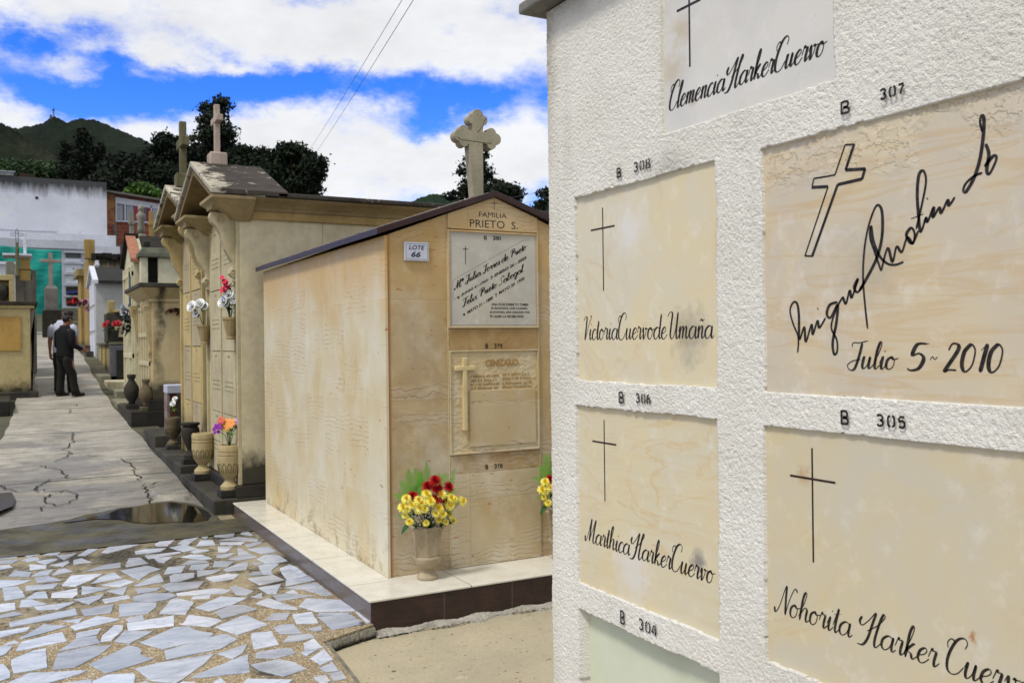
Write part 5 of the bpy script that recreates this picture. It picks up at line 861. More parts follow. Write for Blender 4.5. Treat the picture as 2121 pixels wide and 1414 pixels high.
b=MB(); b.box(1.765,1.845,11.61,11.69,3.67,4.31); b.box(1.76,1.85,11.44,11.86,3.99,4.10); b.build('cross',MOSS,pC,bevel=.01)
b=MB(); b.box(1.61,3.2,12.96,14.2,.12,.39); sB=b.build('stone_block',BLK2,None,bevel=.012); tag(sB,'low black mossy stone block beside the path, after the tan tomb','block')

# --- standing urns on the steps
UC=urn_material('urn_cream','#b5a47c','#a3936d','#3b3526'); UCd=urn_material('urn_black','#2b2923','#3b382f','#0f0f0c'); UCg=urn_material('urn_grey_brown','#6b5f48','#574d3a','#211e17')
def stand_urn(label,x,y,z,H,mat,base,plain=False):
    t=thing('stone_urn',label,'urn',(x,y,z),'stone urns standing in front of the tombs'); s=H/.42
    def fl(a,zz,r):
        k=(zz-z)/H
        return 1-.05*(max(0,math.cos(a*14))**3) if .36<k<.55 and not plain else 1
    b=MB(); b.box(x-.085*s,x+.085*s,y-.085*s,y+.085*s,z,z+.055*s); b.build('plinth_block',base,t,bevel=.006)
    z0=z+.055*s
    pr=[(0,0),(.078,0),(.08,.025),(.07,.035),(.045,.06),(.04,.075),(.055,.09),(.085,.13),(.098,.18),(.1,.215),(.1,.26),(.096,.263),(.096,.270),(.1,.273),(.1,.29),(.096,.293),(.096,.30),(.1,.303),(.1,.335),(.092,.35),(.075,.352),(.07,.34),(0,.33)]
    if plain: pr=[(0,0),(.07,0),(.072,.03),(.045,.05),(.035,.08),(.05,.12),(.085,.2),(.098,.27),(.09,.31),(.075,.325),(.1,.34),(.1,.36),(.08,.362),(0,.33)]
    b=MB(); b.lathe([(r*s*.93,z0+q*s) for r,q in pr],40,x,y,flute=None); b.build('body',mat,t,smooth='auto')
    if not plain:
        b=MB()
        for k in range(14):
            a=k*2*math.pi/14
            pts=[]
            for q,dw in ((.13,-.07),(.19,-.1),(.205,-.05),(.21,0),(.205,.05),(.19,.1),(.13,.07)):
                r=.0935*s*(1.0 if q>.17 else .9); pts.append((x+r*math.cos(a+dw*1.5),y+r*math.sin(a+dw*1.5),z0+q*s))
            b.tube(pts,.0025,4)
        b.build('flute_pattern',simple('groove_dark','#4e4530','#3b3424',20,.9),t)
    return t
stand_urn('fluted cream stone urn holding the purple and orange lily bouquet',1.772,8.90,.165,.50,UC,BLK)
stand_urn('empty yellowish cream stone urn at the far corner of the cream tomb',1.742,10.15,.165,.51,UC,BLK)
stand_urn('black weathered stone urn in front of the tan stone tomb',1.745,10.95,.245,.47,UCd,BLK,plain=True)
stand_urn('grey brown stone urn with green sprigs, at the far end of the tan tomb',1.79,12.6,.245,.43,UCg,BLK2)
# --- half-cone wall vases
def wall_vase(label,x,y,z0,z1,r0,r1,mat):
    t=thing('wall_vase',label,'vase',(x,y,z0),'ribbed stone wall vases'); b=MB()
    b.lathe([(0,z0),(r0*1.25,z0),(r0*1.25,z0+.02),(r0,z0+.03),(r1,z1-.03),(r1*1.1,z1-.022),(r1*1.1,z1),(r1*.9,z1),(r1*.85,z1-.03),(0,z1-.04)],48,x,y,flute=lambda a,z,r:1-.05*(math.cos(a*12)>.3)); b.build('body',mat,t); return t
wall_vase('ribbed stone wall vase with pink and white flowers on the cream tomb, near side',1.80,8.94,1.645,1.86,.035,.068,SBc)
wall_vase('ribbed stone wall vase with white roses on the cream tomb, far side',1.795,10.3,1.60,1.815,.035,.068,SBc)
# --- bouquets
wht=simple('petal_white','#f2f2f0','#e6e8ea',30,.6,.1,.001); pnk=simple('petal_pink','#d8305a','#c01545',30,.6,.1,.001); ora=simple('petal_orange','#e8a055','#d9863a',30,.6); pur=simple('petal_purple','#8a1f9a','#6d1782',30,.6); lil=simple('petal_lilac','#c8a0e0','#b388d0',30,.6); salm=simple('petal_salmon','#d06a50','#c04a40',30,.6); teal=simple('leaf_teal','#3d8a86','#5aa8a0',30,.6); sky=simple('petal_blue','#3a50a0','#2c3f88',30,.6)
def rose(b,c,r,n=(-.6,-.7,.4),mi=0):
    n=Vector(n).normalized(); u=n.orthogonal().normalized(); w=n.cross(u); c=Vector(c)
    for L,(rr,el,m) in enumerate(((1,.15,6),(.82,.6,5),(.6,.95,5),(.35,1.2,4))):
        for k in range(m):
            a=2*math.pi*k/m+L*.5+random.uniform(-.1,.1); d=u*math.cos(a)+w*math.sin(a); t=n.cross(d); dv=d*math.cos(el)+n*math.sin(el); wd=r*rr*.62
            p0=c; p1=c+dv*r*rr*.6; p2=c+dv*r*rr+n*r*.06
            b.add([p0-t*wd*.3,p0+t*wd*.3,p1+t*wd,p1-t*wd,p2+t*wd*.6-n*r*.05,p2-t*wd*.6-n*r*.05],[(0,1,2,3),(3,2,4,5)],mi)
def lily(b,c,r,n,mi=0):
    n=Vector(n).normalized(); u=n.orthogonal().normalized(); w=n.cross(u); c=Vector(c)
    for k in range(6):
        a=k*math.pi/3; d=u*math.cos(a)+w*math.sin(a); t=n.cross(d); vs=[];fs=[]
        for i,(q,wd) in enumerate(((0,.1),(.35,.3),(.7,.28),(1,.02))):
            p=c+d*r*q+n*r*(.5*q-.55*q*q); vs+=[p-t*wd*r,p+t*wd*r]
        b.add(vs,[(0,1,3,2),(2,3,5,4),(4,5,7,6)],mi)
def small_bouquet(label,loc,flowers,height,leafmat=None,spread=.06,nleaf=18,cat='bouquet',group=None):
    """flowers: list of (kind name, function, material, [(x,y,z,r)...]) relative to the vase mouth"""
    x,y,z=loc; t=thing('bouquet',label,cat,loc,group); random.seed(int(abs(x*100+y*10)))
    allp=[]
    for kind,fn,mt,ps in flowers:
        for (a,b_,c,r) in ps:
            m_=MB(); fn(m_,(x+a,y+b_,z+c),r,(-.5+a*4,-.7,.45)); m_.build(kind,mt,t,fix=False); allp.append((a,b_,c))
    m_=MB()
    for (a,b_,c) in allp: m_.tube([(x,y,z-.05),(x+a*.35,y+b_*.35,z+c*.5),(x+a,y+b_,z+c-.01)],.003,5)
    m_.build('stems',leafD,t,fix=False); m_=MB()
    for k in range(nleaf):
        a,b_,c=random.choice(allp); q=random.uniform(.35,.95); leaf(m_,(x+a*q+random.gauss(0,.012),y+b_*q-.01,z+c*q),(random.uniform(-1,1),random.uniform(-1,.2),random.uniform(-.3,.9)),spread*random.uniform(.8,1.4),spread*.22)
    m_.build('leaves',leafmat or leafD,t,fix=False); return t
small_bouquet('pink orchid spray and white flowers in the near wall vase',(1.80,8.94,1.86),[('white_rose',rose,wht,[(.03,-.04,.17,.055),(-.02,-.04,.215,.05),(.055,-.03,.145,.045),(-.075,-.02,.14,.05),(-.045,-.03,.115,.035)]),('pink_orchid',lily,pnk,[(-.055,-.02,.34,.035),(-.075,-.01,.375,.03),(-.04,-.02,.31,.035),(-.025,-.01,.275,.04),(-.07,-.03,.26,.045),(-.03,-.02,.245,.04),(-.04,-.02,.335,.03)]),('blue_flower',lily,sky,[(-.07,-.03,.175,.025)])],.3,None,.06,34)
small_bouquet('white roses with dark leaves in the far wall vase',(1.795,10.3,1.815),[('white_rose',rose,wht,[(-.13,-.03,.20,.062),(-.045,-.03,.225,.062),(.0,-.02,.20,.05),(-.09,-.03,.12,.045)])],.2,leafD,.05,34)
small_bouquet('purple, orange and lilac lilies in the near cream urn',(1.772,8.90,.665),[('orange_lily',lily,ora,[(-.03,-.03,.175,.075),(.0,-.05,.19,.06)]),('purple_lily',lily,pur,[(-.115,-.02,.145,.065),(.05,-.01,.19,.05)]),('lilac_lily',lily,lil,[(.10,-.02,.205,.065)]),('red_lily',lily,salm,[(-.075,0,.215,.05)])],.2,leafG,.05,30)
small_bouquet('small green sprigs with white flowers in the grey brown urn',(1.79,12.6,.675),[('white_flower',rose,wht,[(.0,-.02,.16,.04),(.03,0,.22,.035)])],.15,leafG,.05,12)
# white-capped red box stand behind the tan tomb
b=thing('flower_stand','white topped flower stand with red side and white flowers, beyond the tan tomb','stand',(1.9,13.4,.25))
m_=MB(); m_.box(1.825,2.2,13.35,13.7,.93,1.045); m_.build('top',simple('white_enamel','#b9bccb','#a5a8b8',10,.6),b,bevel=.01)
m_=MB(); m_.box(1.87,1.95,13.38,13.68,.3,.93); m_.box(2.05,2.18,13.38,13.68,.3,.93); m_.build('post',simple('oxide_red','#5b2a22','#44201c',8,.8),b,bevel=.006)
m_=MB(); m_.box(1.83,1.865,13.39,13.67,.25,.93); m_.build('side_panel',simple('pale_panel','#8d8580','#6b4a48',5,.8),b)

# --- D: flat-corniced tan tomb with dark water stain
D0,D1,DX=15.78,17.6,1.94
SD=weathered('buff_stone','#c0af87','#ab9973','#1d1d18',scale=1.3,lo=(.6,1.2),dirtamt=.95,bump=.4,bd=.004,streak=.3)
def stained():
    k=M('buff_stone_stained',.85,.25); X,Y,Z=k.xyz(); c=k.mix(k.rng(k.noise(1.6,6),.35,.7),'#c2b28b','#ab9a73'); c=k.mix(k.rng(k.noise(3,5,.6,k.map((2,2,.5))),.5,.7,0,.4),c,'#b08c50')
    dx=k.m('ABSOLUTE',k.m('SUBTRACT',X,k.m('ADD',2.03,k.m('MULTIPLY',k.m('SUBTRACT',k.noise(2.2,5,.6),.5),.32)))); s=k.m('MULTIPLY',k.rng(dx,.02,.08,1,0),k.rng(Z,.9,2.4,.35,1)); s=k.m('MULTIPLY',s,k.rng(k.noise(6,4,.7),.35,.55,.4,1))
    g=k.m('SUBTRACT',k.rng(Z,.65,1.3,1,0),k.m('MULTIPLY',k.noise(4,5),.7)); s=k.m('MAXIMUM',s,k.rng(g,0,.3)); c=k.mix(k.m('MULTIPLY',s,.9),c,'#23221d'); return k.out(c,k.bump(k.noise(40,4),.4,.004))
SDs=stained()
tD=thing('family_tomb','buff tomb with flaring flat cornice and black water stain','tomb',(2.9,16.7,.3))
b=MB(); b.box(DX,4.4,D0,D1,.72,2.36); b.build('wall',SDs,tD,bevel=.01)
b=MB(); b.frustum((DX-.02,4.42,D0-.02,D1+.02),(DX-.19,4.6,D0-.2,D1+.2),2.36,2.53); b.box(DX-.03,4.43,D0-.03,D1+.03,2.3,2.36); b.build('cornice',SDs,tD,bevel=.008)
b=MB(); b.box(DX-.21,4.62,D0-.22,D1+.22,2.53,2.6); b.build('cap_slab',weathered('cap_dark','#4c4a42','#35332e','#15140f',rough=.9,scale=4,bump=.6,bd=.006),tD,bevel=.012)
b=MB(); b.box(DX-.08,4.5,D0-.06,D1+.06,.54,.72); b.build('base_block',BLK,tD,bevel=.01)
b=MB(); b.box(1.60,4.6,D0-.08,D1+.32,.2,.54); b.build('plinth',BLK,tD,bevel=.012)
for ya in (D0+.04,D1-.18):
    b=MB(); console(b,DX,ya,ya+.14,2.3,1.35,.15); b.build('scroll_bracket',SD,tD,bevel=.008)
CRM2=weathered('cream_frame','#c6bd9f','#b3aa8a','#5a513c',scale=3,bump=.3,bd=.003,streak=.2)
b=MB()
for ya in (D0+.24,D0+.58,D0+.92,D0+1.26,D0+1.56): b.box(DX-.03,DX+.01,ya,ya+.06,.74,2.28)
for z in (.74,1.26,1.74,2.2): b.box(DX-.032,DX+.01,D0+.24,D0+1.62,z,z+.07)
b.build('niche_frame',CRM2,tD,bevel=.004)
DR=simple('dried_red','#4f1a1a','#3a1412',30,.9)
dp=thing('dried_flowers','dried dark red flower garland hanging on the buff tomb side','garland',(2.35,15.75,2.1)); b=MB(); random.seed(11)
for k in range(70):
    t=k/70; x=2.18+.34*min(1,t*1.5); z=2.16+.03*math.sin(t*9)-(.28*max(0,t-.6)/.4); leaf(b,(x+random.gauss(0,.015),15.76,z+random.gauss(0,.02)),(random.uniform(-1,1),-.3,random.uniform(-1,.6)),.06,.02)
b.build('leaves',DR,dp,fix=False)
b=MB(); b.tube([(2.16,15.76,2.16),(2.3,15.755,2.2),(2.5,15.76,2.16),(2.52,15.76,1.98)],.008,5); b.build('stem',DR,dp)
def bust_urn(label,x,y,z,H,mat):
    t=thing('stone_urn',label,'urn',(x,y,z),'dark tall urns on the black plinth'); s=H/.55
    b=MB(); b.box(x-.09*s,x+.09*s,y-.09*s,y+.09*s,z,z+.07*s); b.build('foot',mat,t,bevel=.008)
    b=MB(); b.lathe([(r*s,z+.07*s+q*s) for r,q in [(0,0),(.05,0),(.045,.03),(.09,.1),(.12,.18),(.11,.27),(.06,.36),(.045,.39),(.065,.43),(.07,.47),(.05,.475),(0,.46)]],24,x,y); b.build('body',mat,t,smooth=True)
bust_urn('tall black urn on the black plinth, farther one',1.70,16.55,.54,.58,UCd)
bust_urn('tall grey green urn on the black plinth beside the stained wall',1.845,15.86,.54,.52,UCg)

# --- E: narrow cream tomb with orange tiled gable
EC=weathered('cream_paint','#cdc8ae','#bdb899','#5a563f',scale=1.5,lo=(.6,.9),dirtamt=.5,bump=.2,bd=.003,streak=.15)
tE=thing('family_tomb','narrow tall cream painted tomb with a steep orange tiled gable','tomb',(2.4,19.1,.6))
ORT=simple('orange_tile','#a5745c','#8a5a44',14,.85,.5,.006); DKW=simple('dark_soffit','#2a241f','#1d1a16',8,.9)
b=MB(); b.box(1.94,2.9,18.3,19.9,.55,3.2); b.prism([(18.3,3.2),(19.9,3.2),(19.1,3.68)],0,1.94,2.9); b.build('wall',EC,tE,bevel=.006)
b=MB(); b.prism([(18.2,3.14),(19.1,3.68),(19.1,3.73),(18.2,3.21)],0,1.88,2.06); b.build('tiled_slope',ORT,tE,bevel=.006)
b=MB(); b.prism([(20.0,3.14),(20.0,3.22),(19.1,3.78),(19.1,3.72)],0,1.86,2.12); b.prism([(18.15,3.05),(19.1,3.66),(19.1,3.74),(18.15,3.15)],0,2.13,2.95); b.build('dark_slope',DKW,tE,bevel=.006)
b=MB()
for ya in (18.34,18.82,19.06,19.30,19.8): b.box(1.90,1.95,ya,ya+.08,.6,3.1)
for z in (.62,1.36,2.1,2.9): b.box(1.895,1.95,18.34,19.86,z,z+.09)
b.build('niche_frame',EC,tE,bevel=.005)
b=MB(); b.box(1.895,1.945,18.5,18.75,2.35,3.0); b.box(1.885,1.95,18.48,18.8,2.33,2.38); b.build('window',simple('window_dark_blue','#39404f','#23262d',5,.3),tE)
def dark_hanging(label,x,y,z,H):
    t=thing('hanging_flowers',label,'flowers',(x,y,z),'faded hanging flowers on the cream tomb'); b=MB(); random.seed(int(y*10))
    for k in range(90): leaf(b,(x-.03+random.gauss(0,.035),y+random.gauss(0,.09),z+random.uniform(0,H)),(random.uniform(-1,0),random.uniform(-1,1),random.uniform(-1,.7)),.10,.03)
    b.build('leaves',mat_leafy('leaf_blackish','#1b2b26','#10191a',.6,scale=20),t,fix=False); b=MB()
    for k in range(5): rose(b,(x-.08,y+random.uniform(-.15,.12),z+H*random.uniform(.6,1.1)),.06)
    b.build('white_flowers',simple('faded_white','#b0b3c0','#9095a5',20,.8),t,fix=False)
dark_hanging('faded bluish white flowers with black leaves hanging on the narrow cream tomb',1.87,18.65,1.85,.45)
# E2: white and cream tomb with black recess, seen above the flat cornice
tE2=thing('family_tomb','white and cream tomb with black recess and mossy cap, behind the flat corniced tomb','tomb',(2.6,18.0,.6))
b=MB(); b.box(2.03,2.15,17.98,18.27,.55,3.22); b.box(2.33,4.0,17.98,18.27,.55,3.22); b.build('wall',EC,tE2,bevel=.006)
b=MB(); b.box(2.15,2.33,18.1,18.27,.55,3.22); b.build('black_recess',simple('recess_black','#141412','#22211c',6,.95),tE2)  # set-back strip between the two wall pieces, coloured near black
b=MB(); b.box(1.98,4.1,17.9,18.28,3.22,3.30); b.frustum((2.0,2.6,17.92,18.28),(2.06,2.5,17.95,18.27),3.30,3.40); b.build('cap',weathered('mossy_cap','#6b6f5e','#53564a','#22231c',scale=5,bump=.5,bd=.005),tE2,bevel=.01)
b=MB(); b.box(2.075,2.2,18.0,18.12,3.40,3.53); b.build('finial_block',BLK,tE2,bevel=.03)
b=MB(); b.prism([(2.45,3.42),(2.68,3.36),(2.68,3.385),(2.45,3.445)],1,17.95,18.05); b.build('broken_tube',simple('white_pvc','#c9c9c9','#b5b5b5',9,.5),tE2)

# --- F: grey white tomb, G: yellow tomb, others along the row
FW=weathered('grey_white_paint','#b3b5b3','#a5a7a6','#63645f',scale=1.2,bump=.15,bd=.002,streak=.12,joint=[(2,.72,.1)])
FP=simple('white_niche','#cfd1dc','#bfc1cc',6,.6,.1,.001)
tF=thing('family_tomb','grey white painted tomb with small dark gable roof and white niche covers','tomb',(3,28.4,1.2))
b=MB(); b.box(1.92,3.6,27.3,29.6,1.0,3.35); b.prism([(27.3,3.35),(29.6,3.35),(28.45,3.75)],0,1.92,3.6); b.build('wall',FW,tF,bevel=.01)
b=MB(); b.prism([(27.12,3.3),(28.45,3.78),(28.45,3.85),(27.12,3.38)],0,1.98,3.7); b.prism([(29.78,3.3),(29.78,3.38),(28.45,3.85),(28.45,3.78)],0,1.98,3.7); b.build('roof',simple('slate_dark','#2f2e2e','#222121',6,.9,.5,.01),tF,bevel=.01)
b=MB(); b.prism([(27.1,3.29),(28.45,3.78),(28.45,3.87),(27.1,3.39)],0,1.84,1.975); b.prism([(29.8,3.29),(29.8,3.39),(28.45,3.87),(28.45,3.78)],0,1.84,1.975); b.build('barge_board',FP,tF)
for r_ in range(3):
    for c_ in range(2):
        b=MB(); y=27.55+c_*1.0; z=1.3+r_*.72; b.box(1.90,1.93,y,y+.85,z,z+.6); b.build('niche_cover',FP,tF,bevel=.004)
GY=weathered('ochre_tomb','#a68b52','#8f7746','#2b271c',scale=1.5,lo=(1.3,2.0),dirtamt=.7,bump=.4,bd=.005,streak=.3)
GC=weathered('beige_side','#a59a7c','#958a6c','#2b271c',scale=1.5,hi=(3.6,4.35),dirtamt=.9,bump=.4,bd=.005)
tG=thing('family_tomb','ochre fronted tomb with ragged dark roof edge and a square corner post','tomb',(3,31.5,1.4))
b=MB(); b.box(1.94,2.1,30.0,32.4,1.2,4.28); b.build('front',GY,tG,bevel=.01)
b=MB(); b.box(2.1,4.2,30.1,32.4,1.2,4.28); b.build('wall',GC,tG)
b=MB(); random.seed(8)
for i in range(16): b.box(2.0+i*.145,2.0+i*.145+.14,29.88+random.uniform(0,.1),32.5,4.28-random.uniform(.0,.12),4.36+random.uniform(0,.06))
b.build('ragged_roof_edge',simple('roof_black','#282520','#1b1916',6,.95,.6,.01),tG,bevel=.01)
b=MB(); b.box(1.82,2.1,29.95,30.3,4.2,4.78); b.build('corner_post',GY,tG,bevel=.02)
b=MB(); b.box(2.06,2.16,29.3,29.4,1.4,4.1); b.box(2.04,2.18,29.28,29.42,3.95,4.0); tag(b.build('pipe_post',FP,None,bevel=.01),'thin white post standing between the ochre tomb and the grey white tomb','post')
b=MB(); b.box(2.9,3.0,30.5,30.6,4.3,4.75); tag(b.build('grey_headstone',simple('grey_stone','#4c4c48','#3b3b38',6,.9),None,bevel=.02),'small dark grey headstone on the ochre tomb roof','headstone')
b=MB(); b.frustum((3.0,3.28,30.4,30.6),(3.05,3.17,30.4,30.6),4.36,4.68); tag(b.build('white_headstone',FP,None,bevel=.02),'small white slanted headstone on the ochre tomb roof','headstone')
tG2=thing('family_tomb','narrow dark brown and yellow tomb front behind the ochre tomb','tomb',(2.6,34,1.6))
b=MB(); b.box(1.9,4,33.4,34.9,1.4,3.9); b.build('wall',GY,tG2,bevel=.01); b=MB(); b.box(1.78,4.1,33.2,35.1,3.9,4.15); b.build('cornice',SCc,tG2,bevel=.02)
small_bouquet('faded pink and red flowers hanging on the ochre tomb front',(1.86,30.2,2.75),[('pink_flower',rose,simple('faded_pink','#b58a92','#a06a78',20,.8),[(-.15,-.05,.12,.12),(-.02,-.05,.16,.13),(.05,-.1,-.05,.1)]),('red_flower',rose,red,[(-.3,0,.22,.11)])],.3,mat_leafy('leaf_dark2','#22251a','#14160f',.7,scale=10),.15,26)
# H: low vault with things on top
tH=thing('low_vault','low yellowish vault with flat slab top and a black stone end panel','tomb',(2.5,24,.9))
HY=weathered('vault_yellow','#ad9c6a','#9c8b5c','#2b281d',scale=2.5,lo=(.9,1.3),dirtamt=.7,bump=.4,bd=.005,streak=.4)
b=MB(); b.box(1.96,3.2,22.75,27.0,.75,1.62); b.build('body',HY,tH,bevel=.01)
b=MB(); b.box(1.90,3.3,22.6,27.1,1.62,1.68); b.build('top_slab',weathered('slab_grey','#77715f','#5f5a4b','#2b281d',scale=4),tH,bevel=.01)
b=MB(); b.box(1.87,3.1,22.5,22.74,.78,1.60); b.build('end_frame',simple('grey_frame','#60626a','#4f5158',6,.6),tH,bevel=.01)
b=MB(); b.box(2.0,3.0,22.46,22.5,.86,1.5); b.build('end_panel',simple('charcoal_granite','#2a2a28','#1d1d1c',12,.3,.1,.001),tH,bevel=.004)
b=MB()
for y in (23.4,24.6,25.8): b.box(1.93,1.965,y,y+.08,.8,1.6)
b.build('pilaster',HY,tH)
t_=thing('grave_block','dark grey stepped grave block with a cream face plate, on top of the low vault','grave marker',(2.2,23.5,1.68))
b=MB(); b.box(1.86,2.6,23.2,23.9,1.68,2.36); b.build('block',simple('dark_block','#4a443b','#38332c',5,.9),t_,bevel=.02)
b=MB(); b.box(2.03,2.5,23.12,23.2,1.80,2.16); b.build('face_plate',CRM2,t_,bevel=.006)
b=MB(); b.box(2.02,2.7,23.1,23.8,2.37,2.43); b.box(1.9,2.05,23.3,23.5,2.36,2.66); b.build('ledge',HY,t_,bevel=.02)
t_=thing('flower_pot','dark green pot of red flowers on the low vault','flower pot',(1.98,22.85,1.68))
b=MB(); b.lathe([(0,1.68),(.09,1.68),(.13,1.95),(.11,1.96),(0,1.92)],20,1.97,22.85); b.build('pot',simple('pot_green','#2c2f22','#1e2119',5,.8),t_)
b=MB()
for dx,dz,r in ((-.18,.28,.07),(-.13,.33,.05),(.02,.3,.07),(.09,.31,.08),(.13,.28,.06)): rose(b,(1.97+dx,22.75,1.8+dz),r)
b.build('red_flowers',simple('coral_red','#c03a40','#a82834',20,.7),t_,fix=False)
b=MB()
for k in range(24): leaf(b,(1.97+random.gauss(0,.08),22.8,1.95+random.random()*.15),(random.uniform(-1,1),-.5,random.uniform(-.4,1)),.1,.03)
b.build('leaves',leafD,t_,fix=False)
small_bouquet('mixed pink and green flower bunch on the grave block',(2.45,22.95,2.43),[('pink_flower',rose,simple('dusty_pink','#b0606a','#8f3a50',20,.8),[(-.1,-.05,.22,.09),(.0,-.05,.3,.1),(.1,-.05,.33,.09),(-.2,-.05,.12,.08),(.22,0,.3,.09)]),('cream_flower',rose,simple('cream_flower','#c0b59a','#a59a80',20,.8),[(.05,-.06,.18,.08),(.2,-.05,.22,.08),(-.02,-.05,.36,.07)])],.3,mat_leafy('leaf_mid','#3f5a2a','#1f3320',.6,scale=10),.13,50)
# ground slabs by the path edge
SLG=weathered('old_slab','#8f8b78','#6f6b5a','#26251d',scale=3,bump=.6,bd=.006)
for (x0,x1,y0,y1,dz,lab) in ((1.72,2.4,21.2,22.3,.12,'pale grey grave slab lying near the black end panel'),(1.66,2.3,22.5,24.2,.06,'thin mossy grave slab beside the low vault'),(1.76,2.5,19.95,20.9,.10,'dark grave slab with a black round hole by the cream tomb'),(1.64,2.2,18.2,19.6,.09,'long sandy grave slab at the foot of the cream tomb')):
    z=ground_z((y0+y1)/2); m_=MB(); m_.box(x0,x1,y0,y1,z-.1,z+dz); tag(m_.build('grave_slab',SLG if 'pale' not in lab else CRM2,None,bevel=.02),lab,'grave slab')
b=MB(); b.box(1.75,1.93,29.2,30.0,1.2,1.62); tag(b.build('step_block',BLK2,None,bevel=.02),'dark stone step at the foot of the ochre fronted tomb','step')
b=MB(); b.box(1.72,1.90,27.9,28.6,1.1,1.45); tag(b.build('step_block',BLK2,None,bevel=.02),'dark stone step at the foot of the grey white tomb','step')
# grave pillar with statue, behind the cream tomb
t_=thing('grave_pillar','tall grave pillar with a white block and a pale statue, rising behind the cream tomb','monument',(2.95,26,1.2))
GS=weathered('grey_stone_old','#8b8a7c','#76756a','#2f2f29',scale=4,bump=.5,bd=.006,streak=.3)
b=MB(); b.box(2.78,3.12,25.85,26.2,1.1,4.35); b.build('pillar',simple('white_pillar','#b9bac6','#a6a7b3',4,.8),t_,bevel=.01)
b=MB(); b.lathe([(0,4.35),(.17,4.35),(.19,4.42),(.14,4.47),(.12,4.55),(.0,4.55)],20,2.95,26); b.build('capital',GS,t_,smooth=True)
b=MB(); b.lathe([(0,4.55),(.09,4.55),(.1,4.7),(.075,4.86),(.11,4.98),(.12,5.06),(.06,5.13),(.05,5.15),(.075,5.19),(.08,5.25),(.05,5.31),(0,5.33)],20,2.95,26); b.build('statue',GS,t_,smooth=True)
for x,z1,lab in ((2.68,5.1,'grey stone post left of the statue pillar'),(3.16,5.12,'tan stone post right of the statue pillar')):
    b=MB(); b.box(x-.055,x+.055,25.6,25.7,1.1,z1); b.box(x-.075,x+.075,25.58,25.72,4.75,4.85); tag(b.build('stone_post',GS if '2.68' in str(x) else GY,None,bevel=.01),lab,'post')

# --- left of the path
tL=thing('family_tomb','yellow stone tomb with a polished yellow marble panel, left of the path','tomb',(-1,21.5,.6))
LY=weathered('left_yellow_stone','#bfb083','#ad9d70','#23211a',scale=1.5,lo=(.5,1.15),dirtamt=.95,bump=.4,bd=.004,streak=.25)
b=MB(); b.box(-2.6,.255,20.47,23.0,.5,2.4); b.build('wall',LY,tL,bevel=.01)
b=MB(); b.box(-.62,.085,20.44,20.475,1.52,2.19); b.build('marble_panel',YM,tL,bevel=.004)
b=MB(); b.box(-2.7,.385,20.36,23.1,2.42,2.49); b.build('roof_slab',simple('dark_slab','#3b352c','#27231d',5,.9),tL,bevel=.012)
b=MB(); b.box(-2.65,.33,20.41,23.05,2.36,2.42); b.build('fillet',LY,tL,bevel=.01)
b=MB()
prof=[(.255,2.35),(.36,2.35),(.36,2.2),(.33,2.05),(.29,1.9),(.3,1.75),(.275,1.6),(.275,1.2),(.29,1.12),(.33,1.0),(.31,.9),(.36,.82),(.385,.7),(.36,.62),(.39,.5),(.255,.5)]
b.prism(prof,1,20.52,20.75); b.prism(prof,1,22.6,22.85); b.build('carved_bracket',GS,tL,bevel=.02)
b=MB(); b.box(-2.6,.38,20.38,23.0,.4,.72); b.build('plinth',BLK2,tL,bevel=.03)
# raised kerb of the plot in front of it
t_=thing('plot_kerb','black stone kerb of a grave plot at the left edge of the path','kerb',(-1,19,.4))
b=MB(); b.box(-2.4,-.1,18.1,18.3,.3,.66); b.box(-.3,-.1,18.3,20.2,.35,.66); b.build('kerb',BLK,t_,bevel=.02)
b=MB(); b.box(-2.4,-.3,18.3,20.2,.35,.6); b.build('fill',SLG,t_)
# stepped concrete block etc. behind
t_=thing('concrete_tomb','dark streaked concrete tomb block with shoulder, behind the yellow tomb','tomb',(.2,24,1))
CD=weathered('streaked_concrete','#57524b','#6b655c','#26231f',scale=2.5,bump=.7,bd=.01,streak=.6)
b=MB(); b.prism([(0.0,1.0),(.42,1.0),(.42,3.34),(.33,3.36),(.33,3.1),(.10,3.1),(.07,3.36),(0.0,3.36)],1,23.6,25); b.build('block',CD,t_,bevel=.015)
b=MB(); b.box(.09,.31,23.62,24.2,3.1,3.35); b.box(.10,.30,23.64,24.1,3.35,3.62); b.box(.07,.33,23.6,24.2,3.36,3.40); b.build('pedestal',GY,t_,bevel=.015)
b=MB(); b.box(-.25,.34,23.5,24.3,3.66,3.71); b.frustum((.09,.31,23.62,24.15),(.04,.36,23.55,24.2),3.62,3.66); b.build('top_slab',FP,t_,bevel=.01)
b=MB(); b.box(.17,.235,23.8,23.87,3.71,4.22); b.box(.175,.23,23.795,23.875,3.98,4.08); b.box(.13,.275,23.8,23.87,4.05,4.09); tag(b.build('small_cross',FP,None,bevel=.008),'small white cross with a dark plate on the pale top slab, far left','cross')
t_=thing('iron_cross','tall thin wrought iron cross on a stone stub, far left','cross',(.04,23.4,3.2)); b=MB()
IR=simple('iron_dark','#33312c','#26241f',9,.7)
b.tube([(.02,23.4,3.7),(.02,23.4,4.2),(.043,23.4,4.27),(.066,23.4,4.2),(.066,23.4,3.7)],.007,5); b.tube([(.02,23.4,4.10),(-.07,23.4,4.10),(-.1,23.4,4.125),(-.07,23.4,4.15),(.15,23.4,4.15),(.18,23.4,4.125),(.15,23.4,4.10),(.066,23.4,4.10)],.006,5); b.build('ironwork',IR,t_)
b=MB(); b.tube([(.043,23.4,3.2),(.043,23.4,3.45),(.043,23.4,3.8),(.043,23.4,3.95)],[.05,.035,.04,.012],8); b.build('stub',MOSS,t_)
